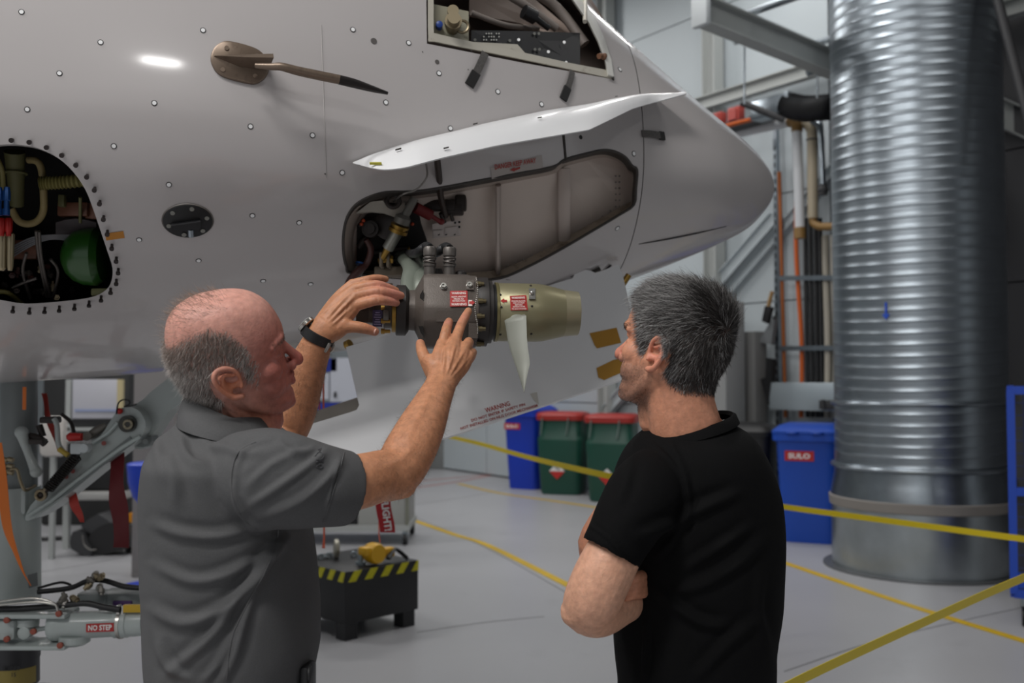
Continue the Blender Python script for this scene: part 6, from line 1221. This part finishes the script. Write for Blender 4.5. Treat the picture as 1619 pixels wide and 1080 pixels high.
# skin colouring
loc = (Vh-hc)@HM/HS; pink = C3('#a96a5e'); tan = C3('#b5805f'); pale = C3('#c99384'); red = C3('#9c5349')
k = sstep(loc[:, 0], -.02, .07)*sstep(loc[:, 2], .10, .02); ch = pale[None]*(1-k[:, None])+pink[None]*k[:, None]
k2 = np.exp(-((loc[:, 0]-.105)**2+loc[:, 1]**2+(loc[:, 2]+.036)**2)/.018**2)+.6*np.exp(-((loc[:, 0]-.06)**2+(np.abs(loc[:, 1])-.045)**2+(loc[:, 2]+.03)**2)/.03**2); k2 = np.clip(k2, 0, 1)[:, None]; ch = ch*(1-k2)+red*k2
ke = np.clip(np.exp(-((loc[:, 0]+.012)**2+(loc[:, 2]+.018)**2)/.032**2)*(np.abs(loc[:, 1]) > .076), 0, 1)[:, None]; ch = ch*(1-ke)+C3('#c47a5a')*ke
kl = (np.exp(-((loc[:, 2]+.065)/.009)**2)*(loc[:, 0] > .078)*(np.abs(loc[:, 1]) < .024))[:, None]; ch = ch*(1-kl*.7)+C3('#9a4f48')*kl*.7
kn = sstep(loc[:, 2], -.06, -.12)[:, None]*sstep(loc[:, 0], .05, .0)[:, None]; ch = ch*(1-kn)+C3('#b9795c')*kn
def armcol(V, tips):
    c = np.repeat(C3('#b67f5e')[None], len(V), 0); fz = fbm(V, 160, 3)[:, None]; c = c*(1+.10*fz)
    for t in tips: k_ = np.exp(-np.sum((V-t)**2, 1)/.022**2)[:, None]*.65; c = c*(1-k_)+C3('#c88474')*k_
    return c
tr = [P(x, y, 2.05) for x, y in ((710, 509), (740, 492), (742, 545), (747, 560), (665, 545), (700, 545), (720, 542))]; tl = [P(x, y, 2.1) for x, y in ((626, 479), (634, 467), (626, 460), (610, 441), (593, 524), (596, 475), (598, 461))]
cols = np.concatenate([ch, armcol(Vr, tr), armcol(Vl, tl), np.repeat(tan[None], len(Vb), 0)]); cols = np.concatenate([cols, np.ones((len(cols), 1))], 1)
bd_ = bodyM.build('body', m_skin, man, smooth=180, fixn=False, cols=cols)
# nails
m_nail = mat('nail', '#d8a898', rough=.25, coat=.3)
def nail(px, py, d, dirp, w, l):
    c = P(px, py, d); x = nrm(P(px+dirp[0], py+dirp[1], d)-c); y = nrm(np.cross((0, -1, 0), x)); A_ = [[c+x*l*u+y*w*v+np.array([0, .0035*(v*v), 0]) for v in (-1, -.5, 0, .5, 1)] for u in (-.5, -.2, .2, .5)]; part('finger_nail', sheet(np.array(A_), (0, .001, 0)), m_nail, man, smooth=60)
nail(589, 523, e_-.0015, (10, 3), .006, .012)
# eyes and brows
for s in (-1, 1):
    e = part('eye', sphere(hl(.0565, s*.031, -.001), .0118*HS, 12), mat('eye_white', '#8f8078', rough=.2), man); part('iris', sphere(hl(.0626, s*.031, .001), .006*HS, 8), mat('eye_iris', '#3a3430', rough=.15), e)
# hair: thin grey fringe round the sides and back, bald crown
lh = loc; az = np.arctan2(np.abs(lh[:, 1]), lh[:, 0]); 
top = np.interp(lh[:, 0], [-.12, -.10, -.06, -.02, .01, .03, .05], [.052, .058, .078, .088, .072, .040, -.02])
side = sstep(top-lh[:, 2], 0, .018)*sstep(lh[:, 2], np.interp(lh[:, 0], [-.11, -.07, -.04, -.01, .03, .06], [-.075, -.085, -.075, -.01, -.045, -.02]), np.interp(lh[:, 0], [-.11, -.07, -.04, -.01, .03, .06], [-.055, -.065, -.055, .0, -.02, .0]))*(lh[:, 0] < .042)*sstep(lh[:, 0], .045, .02)
ear_ex = ((lh[:, 0]+.014)**2/.031**2+(lh[:, 2]+.018)**2/.040**2 < 1) & (np.abs(lh[:, 1]) > .06); side *= ~ear_ex
lowneck = lh[:, 2] > -.09; dens = side*lowneck
R_, Nn = pick(Vh, Fh, Nh, dens, 15000, 4); lr = (R_-hc)@HM/HS; back = np.stack([np.full(len(lr), -.55), np.zeros(len(lr)), np.full(len(lr), -.75)], 1); back[:, 0] = np.where(lr[:, 0] > .0, -.8, -.25); dirs = (back@HM.T)*.8+Nn*.35
rg = np.random.default_rng(8); g_ = rg.random(len(R_)); shade = np.where(g_[:, None] < .6, C3('#c9c2bd'), np.where(g_[:, None] < .85, C3('#8d847e'), C3('#54483f')))
topmix = sstep(lr[:, 2], .0, .05)[:, None]*.6; shade = shade*(1-topmix)+C3('#6e5648')*topmix
strands(R_, dirs, .0125, .00034, shade, 'hair', man, curl=.3, m=m_hair, label='short thin grey hair', jit=.22)
dens2 = sstep(lh[:, 2], .085, .105)*sstep(lh[:, 0], .03, -.01)*.6+sstep(lh[:, 2], .03, .06)*(lh[:, 0] < -.02)*.25
R_, Nn = pick(Vh, Fh, Nh, dens2+1e-6*0, 700, 6); strands(R_, Nn*.5+(np.array([-.8, .5, .1])@HM.T), .018, .00022, np.repeat(C3('#8d7768')[None], len(R_), 0), 'crown_hair', man, curl=.5, m=m_hair, jit=.35)
bw = (np.exp(-((lh[:, 2]-.0195)/.0045)**2)*(lh[:, 0] > .06)*(np.abs(lh[:, 1]) > .012)*(np.abs(lh[:, 1]) < .055)); R_, Nn = pick(Vh, Fh, Nh, bw, 420, 7); lr = (R_-hc)@HM
strands(R_, Nn*.4+(np.stack([0*lr[:, 0]-.3, np.sign(lr[:, 1])*.9, 0*lr[:, 0]-.1], 1)@HM.T), .005, .00022, np.repeat(C3('#5c4a40')[None], len(R_), 0), 'eyebrow', man, m=m_hair)
# arm hair
for V_, F_, N_, a_, b2, seed in ((Vr, Fr, Nr, (600, 640), (710, 790), 11), (Vl, Fl, Nl, (455, 525), (520, 660), 12)):
    uv = proj(V_); dn = ((uv[:, 1] > a_[1]-60) & (uv[:, 1] < b2[1]) & (uv[:, 0] > a_[0]-5)).astype(float)*(uv[:, 1] > (588 if seed == 11 else 540)); R_, Nn = pick(V_, F_, N_, dn, 2600, seed)
    strands(R_, Nn*.55+np.array([.1, 0, -.9])*.5, .008, .00010, np.repeat(C3('#553d2e')[None], len(R_), 0), 'arm_hair', man, curl=.4, m=m_hair, jit=.35, seed=seed)
# polo shirt
m_polo = mat('polo_grey', '#545455', rough=.75, bump=.55, bscale=650, stretch=(1, 1, 2.4), var=.10, vscale=420, spec=.2)
SH = [(1100, 254, 484, 1.80, .165), (1080, 246, 490, 1.80, .172), (1050, 243, 496, 1.80, .178), (1010, 241, 502, 1.80, .182), (960, 240, 501, 1.80, .185), (900, 238.5, 495, 1.80, .188), (830, 238.5, 486, 1.80, .192), (780, 240, 474, 1.80, .198), (738, 245, 458, 1.80, .20), (714, 250, 447, 1.80, .175), (698, 257, 440, 1.80, .138), (683, 268, 434, 1.80, .108), (668, 284, 428, 1.80, .086), (658, 296, 420, 1.80, .076)]
slv = sleeve_open([(380, 748, 1.70, .07, .075), (415, 755, 1.655, .083, .075), (455, 762, 1.64, .080, .072), (505, 768, 1.655, .070, .065), (550, 773, 1.69, .0635, .06)])
slv2 = sleeve_open([(380, 745, 1.92, .07, .075), (405, 738, 1.99, .07, .07), (430, 715, 2.06, .066, .066)])
Vs, Fs, Ns = remesh(join([loft(rings_px(SH, 72)), slv, slv2]), .0042, 10, .5)
folds = [([(245, 830), (290, 845), (350, 848), (410, 830)], 9, .006), ([(245, 895), (300, 918), (350, 912), (420, 880), (450, 855)], 9, .006), ([(240, 965), (290, 985), (350, 965), (410, 905), (455, 850)], 10, .007), ([(262, 1068), (330, 1010), (390, 930), (430, 870)], 9, .006), ([(350, 1080), (372, 1030), (395, 950), (440, 860)], 9, .007), ([(250, 1010), (262, 1050), (300, 1075)], 8, .005), ([(320, 1078), (345, 1050), (365, 1010)], 7, .005),
         ([(395, 800), (440, 770), (490, 735), (515, 712)], 7, .0045), ([(410, 820), (470, 795), (520, 755), (540, 725)], 8, .005), ([(390, 770), (430, 735), (475, 712)], 7, .0035), ([(368, 765), (374, 800), (395, 832), (430, 838)], 5, .004), ([(372, 770), (376, 735), (395, 705), (430, 692)], 5, .0035),
         ([(285, 690), (292, 715), (305, 730), (330, 735)], 8, .005), ([(262, 720), (275, 760), (278, 800)], 10, .004), ([(300, 670), (325, 700), (360, 712)], 8, .004), ([(330, 690), (380, 715), (420, 712)], 8, .003), ([(255, 660), (248, 700), (256, 760)], 9, .003), ([(440, 700), (470, 715), (500, 708)], 6, .003), ([(538, 724), (524, 770), (512, 828)], 2.2, .0022)]
folds = [(a_, b2*.85, c_*1.25) for a_, b2, c_ in folds]; Vs = foldmap(Vs, Ns, folds); Vs = Vs+Ns*(fbm(Vs, 28, 2)*.0012)[:, None]
sh_ = part('polo_shirt', (Vs, Fs), m_polo, man, smooth=180, fixn=False, label='grey short-sleeved polo shirt')
# collar
def tilted(back, front, d0, half, n=56):
    A_, B_ = P(back[0], back[1], d0), P(front[0], front[1], d0); c = (A_+B_)/2; x = (B_-A_)/2; return ring(c, x, np.array([0, half, 0]), 1.0, 1.0, n)
r0, r1, r2 = tilted((287, 666), (447, 704), 1.80, .128), tilted((289, 642), (445, 692), 1.80, .105), tilted((296, 622), (434, 678), 1.80, .076)
col_ = np.stack([r0+[0, 0, -.004], r0*.7+r1*.3+[0, 0, .004], r1, r2*.85+r1*.15, r2, r2*[1, 1, 1]+(r2.mean(0)-r2)*.06-[0, 0, .004], r0*.3+r1*.7+((r1.mean(0)-r1)*.16)], 0)
gap = 56
cg = np.concatenate([col_, col_[:, :1]], 1); part('collar', sheet(cg, .0022), m_polo, sh_, smooth=60)
part('collar_tip', [prism([P(440, 686, 1.722), P(447, 690, 1.735), P(436, 700, 1.715), P(428, 694, 1.705)], (0, .004, 0)), prism([P(437, 690, 1.75), P(447, 692, 1.76), P(446, 697, 1.75), P(438, 696, 1.74)], (0, .006, 0))], m_polo, sh_)
def seam_pts(V, N, poly, stepx=6.0, lift=.0006):
    """a stitched line laid on the cloth"""
    c = catmull(np.array(poly, float), 6); uv = proj(V); fr = N[:, 1] < .25; out = []
    for p_ in along(c, max(3, int(np.linalg.norm(np.diff(c, axis=0), axis=1).sum()/stepx))):
        d2 = np.hypot(uv[:, 0]-p_[0], uv[:, 1]-p_[1]); i = np.where(fr & (d2 < 5))[0]
        if len(i) == 0: continue
        w_ = np.exp(-(d2[i]/2.5)**2)*(V[i, 1] < V[i, 1].min()+.03)
        if w_.sum() < 1e-9: continue
        q = (V[i]*w_[:, None]).sum(0)/w_.sum(); nn_ = nrm((N[i]*w_[:, None]).sum(0)); out.append(q+nn_*lift)
    return np.array(out)
for poly in ([(544, 716), (531, 765), (511, 826)], [(405, 700), (382, 712), (370, 730), (366, 766), (376, 805), (398, 833), (425, 838)], [(440, 842), (426, 889), (393, 951), (366, 1013), (359, 1074)]):
    part('shirt_seam', tube(seam_pts(Vs, Ns, poly), .0011, n=6, k=3), m_polo, sh_)
em = MB(); 
for pts in ([(498, 722), (502, 716), (508, 716), (512, 722)], [(512, 722), (507, 727), (500, 727)], [(499, 732), (505, 729), (511, 730)], [(500, 738), (506, 734), (510, 738), (505, 741), (500, 738)], [(503, 712), (507, 709), (505, 714)]):
    em.add(tube(seam_pts(Vs, Ns, pts, 2.0, .0009), .0009, n=5, k=1))
em.build('embroidered_logo', mat('embroidery', '#47474a', rough=.6), sh_)
# trousers, belt, shoes
m_tr = mat('trouser_khaki', '#4f463c', rough=.8, bump=.3, bscale=400); X0 = man.location.x
tl_ = [limb([(X0+.0, YL+s*.085, .90, .105, .10), (X0+.0, YL+s*.105, .75, .098, .095), (X0-.01, YL+s*.112, .5, .082, .08), (X0, YL+s*.118, .15, .07, .066), (X0, YL+s*.118, .07, .07, .066)], 5, 24, up=(0, 1, 0)) for s in (-1, 1)]
hip = loft(rings_px([(1300, 262, 476, 1.8, .16), (1180, 256, 482, 1.8, .164), (1085, 266, 482, 1.8, .155), (1066, 272, 481, 1.8, .15)], 40))
Vt, Ft, Nt = remesh(join(tl_+[hip]), .007, 4); part('trousers', (Vt, Ft), m_tr, man, smooth=180, fixn=False)
bl = rings_px([(1090, 257, 489, 1.8, .166), (1070, 259, 489.5, 1.8, .164)], 48); part('belt', loft([bl[0], bl[-1]], False, False), mat('belt_brown', '#3a2a20', rough=.5), man)
part('belt_pouch', [bbox(P(487, 1072, 1.74), (.02, .05, .05), .006), torus(P(489, 1066, 1.72), (1, .2, 0), .012, .004)], m_black, man)
def shoe(x, y, yaw, parent):
    c, s = math.cos(yaw), math.sin(yaw); X = np.array([c, s, 0]); Yv = np.array([-s, c, 0]); o = np.array([x, y, 0.]); rs_ = []
    for u, w_, h_ in ((-.085, .02, .05), (-.075, .034, .085), (-.04, .037, .095), (.02, .038, .08), (.08, .046, .06), (.14, .047, .05), (.18, .036, .04), (.2, .015, .03)): rs_.append(ring(o+X*u+UP*(h_/2+.01), Yv, UP, w_, h_/2, 20, pw=2.6))
    part('shoe', loft(rs_), mat('shoe_black', '#1b1a1a', rough=.5), parent); part('shoe_sole', loft([ring(o+X*.058+UP*z, X, Yv, .148, .049, 28, pw=2.8) for z in (0, .018)]), m_black, parent)
for s in (-1, 1): shoe(X0, YL+s*.118, .12*s+.2, man)
# watch (worn, but a thing one can take off)
wc = P(503, 532, 2.082); wd_ = nrm(P(518, 510, 2.078)-P(494, 556, 2.09)); wt = thing('wrist_watch', wc, 'steel wrist watch with a black strap on the left wrist of the man in grey', 'watch')
x, y, _ = frame(wd_)
def wring(o, rx, ry): xx = nrm(np.cross((0, -1, .1), wd_)); yy = np.cross(wd_, xx); return ring(wc+wd_*o, xx, yy, rx, ry, 40)
part('watch_strap', loft([wring(-.011, .034, .030), wring(-.010, .0365, .0325), wring(.010, .0355, .0315), wring(.011, .033, .029)], False, False), m_black, wt)
xx = nrm(np.cross((0, -1, .1), wd_)); side_ = nrm(P(492, 515, 2.08)-P(512, 535, 2.08))
cc_ = wc+side_*.034; part('watch_case', lathe(cc_-side_*.003, side_, [(0, .017), (.002, .0195), (.008, .0195), (.010, .017)], 28), m_chrome, wt); part('watch_glass', lathe(cc_+side_*.0072, side_, [(0, .0162), (.0005, .0162)], 28), mat('watch_dial', '#cfd2d2', rough=.1), wt)
cl = wc-side_*.033+np.array([0, -.012, 0]); part('watch_clasp', [bbox(cl, (.022, .02, .005), .002, wd_, np.cross(side_, wd_), side_), torus(wc-side_*.03, np.cross(side_, wd_), .012, .002)], m_chrome, wt)

# ---------------------------------------------------------------- the man in the black t-shirt
YR = 1.88; hc2 = P(1066, 548, 1.86); HM2 = rot_head(math.radians(180-37), math.radians(13), math.radians(2)); HS2 = 1.04
man2 = thing('person', P(1105, 1000, YR)*[1, 1, 0], 'man in a black t-shirt with arms crossed looking up at the turbine', 'person')
h2 = lambda x, y, z: hc2+HM2@(np.array([x, y, z])*HS2); hd = [xf(q, HM2, hc2, HS2) for q in head_parts(jaw=1.03, nose=1.02)]; nb2 = P(1092, 700, 1.88)
hd.append(limb([tuple(h2(-.03, 0, -.02))+(.062, .06), tuple(h2(-.03, 0, -.08))+(.063, .058), tuple(h2(-.045, 0, -.12)*.6+nb2*.4)+(.067, .062), tuple(nb2)+(.075, .07)], 5, 28, up=(0, 1, 0)))
hd.append(limb([tuple(h2(.02, 0, -.08))+(.032, .034), tuple(h2(.02, 0, -.125)*.8+nb2*.2)+(.038, .04), tuple(nb2+HM2@np.array([.05, 0, .02]))+(.045, .05)], 4, 18, up=(0, 1, 0)))
hd.append(limb([tuple(nb2+np.array([-.04, -.02, -.01]))+(.02, .02), tuple(nb2+np.array([0, 0, .02]))+(.06, .055), tuple(nb2+np.array([.06, .02, -.0]))+(.02, .02)], 4, 18, up=(0, 0, 1)))
V2, F2, N2 = remesh(join(hd), .0020, 9, .5)
larm2 = [px_limb([(1030, 785, 1.80, .03, .03), (993, 835, 1.745, .043, .043), (962, 892, 1.722, .0495, .0495), (940, 940, 1.72, .050, .050), (933, 962, 1.735, .046, .046), (950, 968, 1.765, .042, .044), (985, 950, 1.83, .040, .042), (1030, 935, 1.93, .035, .034), (1060, 930, 2.02, .03, .026)], 6, 26)]
larm2.append(chain_px([(915, 965, 1.73, .031), (925, 978, 1.735, .027)], 16))
V3, F3, N3 = remesh(join(larm2), .0019, 4)
fing = []
for i, (y0, y1) in enumerate(((911, 914), (920, 923), (929, 932), (937, 939))): fing.append(chain_px([(1045, y0-6, 1.90, .0105), (1015, y0, 1.80, .0100), (1002, y1, 1.768, .0092), (990, y1+5, 1.762, .0080)]))
fing.append(chain_px([(1060, 900, 1.95, .026), (1040, 915, 1.89, .023), (1030, 925, 1.86, .02)])); fing.append(chain_px([(1055, 890, 2.0, .03), (1005, 890, 2.06, .034), (962, 880, 2.08, .036), (946, 862, 2.05, .040), (975, 815, 2.03, .042)]))
fing.append(chain_px([(1050, 900, 1.93, .013), (1025, 898, 1.86, .011), (1012, 895, 1.82, .0095)]))
V4, F4, N4 = remesh(join(fing), .0019, 4)
X2 = man2.location.x; legs = [limb([(X2+s*.05, YR+.02+s*.06, .80, .07, .07), (X2+s*.06, YR+s*.085, .5, .06, .06), (X2+s*.05, YR+s*.09, .06, .045, .045)], 4, 16, up=(0, 1, 0)) for s in (-1, 1)]
trunk = loft(rings_px([(1230, 1000, 1205, 1.9, .11), (1000, 1000, 1210, 1.9, .11), (850, 1000, 1205, 1.9, .12), (740, 1010, 1190, 1.9, .12), (690, 1045, 1150, 1.9, .09)], 28)); V5, F5, N5 = remesh(join([trunk]+legs), .009, 2)
bm2 = MB(); [bm2.add(q) for q in ((V2, F2), (V3, F3), (V4, F4), (V5, F5))]
loc2 = (V2-hc2)@HM2/HS2; base = C3('#c58a6e'); c2 = np.repeat(base[None], len(V2), 0)
stub = sstep(-loc2[:, 2], .028, .055)*sstep(loc2[:, 0], -.02, .02)*sstep(loc2[:, 2], -.15, -.115)*(1-.0*loc2[:, 0]); stub = np.clip(stub*(1-np.exp(-((loc2[:, 2]+.066)/.006)**2)*(loc2[:, 0] > .07)), 0, 1)[:, None]*.62; c2 = c2*(1-stub)+C3('#7b6053')*stub
kn = np.exp(-((loc2[:, 0]-.105)**2+loc2[:, 1]**2+(loc2[:, 2]+.036)**2)/.02**2)[:, None]*.7; c2 = c2*(1-kn)+C3('#c47466')*kn
ke = (np.exp(-((loc2[:, 0]+.012)**2+(loc2[:, 2]+.018)**2)/.032**2)*(np.abs(loc2[:, 1]) > .076))[:, None]; c2 = c2*(1-ke)+C3('#cc8670')*ke
def paint(V, h): c = np.repeat(C3(h)[None], len(V), 0); return c*(1+.06*fbm(V, 150, 5)[:, None])
cols = np.concatenate([c2, paint(V3, '#cb9a80'), paint(V4, '#c08468'), paint(V5, '#c08468')]); cols = np.concatenate([cols, np.ones((len(cols), 1))], 1)
bm2.build('body', m_skin, man2, smooth=180, fixn=False, cols=cols)
for s in (-1, 1):
    e = part('eye', sphere(h2(.0565, s*.031, -.001), .0118*HS2, 12), mat('eye_white', ''), man2); part('iris', sphere(h2(.0626, s*.031, .001), .006*HS2, 8), mat('eye_iris', ''), e)
l2 = loc2
hl_top = np.interp(l2[:, 0], [-.12, -.06, -.02, .015, .035, .05, .062, .075], [-.2, -.2, -.2, -.2, -.02, .03, .052, .075])   # front limit as a height
low = np.interp(l2[:, 0], [-.12, -.085, -.06, -.035, -.022, .0, .02, .04, .05], [-.050, -.074, -.078, -.068, -.030, .012, -.030, -.005, .02])
hm = sstep(l2[:, 2]-low, 0, .012)*sstep(l2[:, 2]-hl_top, 0, .012)*(l2[:, 0] < .078)
ear_ex = ((l2[:, 0]+.010)**2/.024**2+(l2[:, 2]+.018)**2/.036**2 < 1) & (np.abs(l2[:, 1]) > .055); hm = hm*(~ear_ex)
def hair2(n, ln, wid, seed, mx):
    R_, Nn = pick(V2, F2, N2, hm+1e-9, n, seed); lr = (R_-hc2)@HM2/HS2; wh = np.array([-.092, .012, .045]); dv = lr-wh; dv /= np.linalg.norm(dv, axis=1, keepdims=True); sw = np.cross(np.array([-.8, 0, .6]), dv)*.45
    fl = dv+sw; fl[:, 2] -= .25*(lr[:, 2] < .03); fl[:, 0] += .25*(lr[:, 2] > .05)
    nl = (Nn@HM2); fl = fl-nl*np.sum(fl*nl, 1, keepdims=True)*.9; fl /= np.linalg.norm(fl, axis=1, keepdims=True)+1e-6
    topness = sstep(lr[:, 2], .03, .09)[:, None]; nape = sstep(-lr[:, 2], .03, .08)[:, None]; frontt = sstep(lr[:, 0], .03, .065)[:, None]*topness
    L_ = ln*(.62+.75*topness-.42*nape); out = .26+.3*topness+.3*frontt; dirs = (fl+nl*out)@HM2.T; r_ = np.random.default_rng(seed+1); g_ = r_.random(n)[:, None]; white = np.clip(.52-.5*sstep(-lr[:, 0], .02, .075)+.1*topness[:, 0]-.22*sstep(-lr[:, 2], .04, .08), .1, .8)[:, None]
    white = white+.25*fbm(lr, 90, 7)[:, None]
    shade = np.where(g_ < white*.75, C3('#a9a7a5'), np.where(g_ < white*.75+.3, C3('#5a5654'), C3('#262220')))
    strands(R_, dirs, L_, wid, shade, 'hair', man2, curl=.3, m=m_hair, label='short dark grey hair' if mx else None, jit=.17, seed=seed, lift=-(nl*out*.55)@HM2.T)
hair2(20000, .0205, .00042, 21, True); hair2(9000, .028, .00040, 23, False)
# scalp colour under the hair
me = man2.children[0].data; ca = me.color_attributes['Col']; buf = np.empty(len(me.vertices)*4, np.float32); ca.data.foreach_get('color', buf); buf = buf.reshape(-1, 4); kk = np.clip(hm, 0, 1)[:, None]*.9; buf[:len(V2), :3] = buf[:len(V2), :3]*(1-kk)+C3('#332d2a')*kk; ca.data.foreach_set('color', buf.ravel())
bw = (np.exp(-((l2[:, 2]-.0195)/.005)**2)*(l2[:, 0] > .06)*(np.abs(l2[:, 1]) > .012)*(np.abs(l2[:, 1]) < .055)); R_, Nn = pick(V2, F2, N2, bw, 700, 27); lr = (R_-hc2)@HM2
strands(R_, Nn*.25+(np.stack([0*lr[:, 0]-.5, np.sign(lr[:, 1])*.9, 0*lr[:, 0]-.1], 1)@HM2.T), .0055, .00026, np.repeat(C3('#1c1816')[None], len(R_), 0), 'eyebrow', man2, m=m_hair)
st_ = np.clip(stub[:, 0], 0, 1); R_, Nn = pick(V2, F2, N2, st_+1e-9, 4500, 29); strands(R_, Nn*.6+np.array([0, 0, -.6]), .0022, .00016, np.repeat(C3('#3a2f2a')[None], len(R_), 0), 'stubble', man2, seg=1, m=m_hair)
# t-shirt
m_tee = mat('tee_black', '#070708', rough=.85, bump=.4, bscale=700, spec=.14, var=.1, vscale=300)
SH2 = [(1110, 975, 1226, 1.9, .135), (1080, 978, 1224, 1.9, .136), (1040, 973, 1224, 1.9, .137), (1000, 971, 1229, 1.9, .138), (950, 976, 1235, 1.9, .14), (900, 972, 1237, 1.9, .145), (850, 965, 1237.5, 1.9, .15), (800, 962, 1234, 1.9, .155), (760, 968, 1225, 1.9, .157), (730, 978, 1214, 1.9, .15), (708, 990, 1202, 1.9, .135), (690, 1005, 1188, 1.9, .108), (676, 1022, 1168, 1.9, .082), (666, 1036, 1150, 1.9, .066)]
sl2 = sleeve_open([(1052, 748, 1.85, .056, .062), (1022, 778, 1.78, .067, .066), (997, 818, 1.742, .063, .062), (977, 853, 1.724, .056, .056), (965, 876, 1.72, .0545, .054)])
sl3 = sleeve_open([(1060, 730, 1.97, .06, .06), (1025, 775, 2.02, .055, .055), (990, 825, 2.04, .05, .05)])
Vs, Fs, Ns = remesh(join([loft(rings_px(SH2, 72, 2.25, yaw=-.18)), sl2, sl3]), .0042, 16, .5)
Ns_ = Ns; folds2 = [([(1060, 700), (1085, 760), (1085, 820), (1040, 880)], 6, .004), ([(1030, 700), (1062, 730), (1088, 770)], 4, .0025), ([(1010, 850), (1060, 830), (1120, 800), (1170, 780)], 10, .006), ([(1030, 920), (1070, 960), (1110, 985), (1150, 990)], 9, .006), ([(1060, 935), (1110, 925), (1170, 890), (1210, 850)], 10, .005), ([(1022, 980), (1020, 1020), (1018, 1075)], 5, .004), ([(1100, 1075), (1150, 1020), (1200, 980)], 10, .005), ([(1000, 720), (990, 760), (975, 800)], 9, .003), ([(1080, 900), (1130, 870), (1190, 830)], 8, .004), ([(930, 828), (960, 850), (1003, 893)], 2.5, .0028), ([(1205, 900), (1200, 960), (1215, 1030)], 9, .004)]
folds2 = [(a_, b2*.85, c_*1.4) for a_, b2, c_ in folds2]; Vs = foldmap(Vs, Ns, folds2); Vs = Vs+Ns*(fbm(Vs, 26, 4)*.0015)[:, None]
ts_ = part('t_shirt', (Vs, Fs), m_tee, man2, smooth=180, fixn=False, label='plain black t-shirt')
def tilt2(back, front, d0, d1, half, n=56): A_, B_ = P(back[0], back[1], d1), P(front[0], front[1], d0); c = (A_+B_)/2; x = (B_-A_)/2; yv = nrm(np.cross(UP, x)); return ring(c, x, yv*half, 1.0, 1.0, n)
r0, r1 = tilt2((1157, 660), (1015, 704), 1.86, 1.92, .101), tilt2((1147, 649), (1023, 689), 1.86, 1.92, .086)
cg = np.stack([r0-[0, 0, .004], r0*.5+r1*.5+[0, 0, .004], r1, r1+(r1.mean(0)-r1)*.05-[0, 0, .006]], 0); cg = np.concatenate([cg, cg[:, :1]], 1); part('neck_band', sheet(cg, .0018), m_tee, ts_, smooth=60)
m_tr2 = mat('trouser_black', '#121214', rough=.8)
tl_ = [limb([(X2+s*.05, YR+.02+s*.06, .82, .09, .085), (X2+s*.06, YR+s*.08, .70, .09, .09), (X2+s*.07, YR+s*.085, .45, .08, .078), (X2+s*.07, YR+s*.085, .07, .068, .066)], 5, 24, up=(0, 1, 0)) for s in (-1, 1)]
hip = loft(rings_px([(1300, 995, 1215, 1.9, .12), (1180, 990, 1216, 1.9, .12), (1100, 995, 1208, 1.9, .115)], 40)); Vt, Ft, Nt = remesh(join(tl_+[hip]), .007, 4); part('trousers', (Vt, Ft), m_tr2, man2, smooth=180, fixn=False)
for s in (-1, 1): shoe(X2+s*.07, YR+s*.085, math.pi-.6+.12*s, man2)
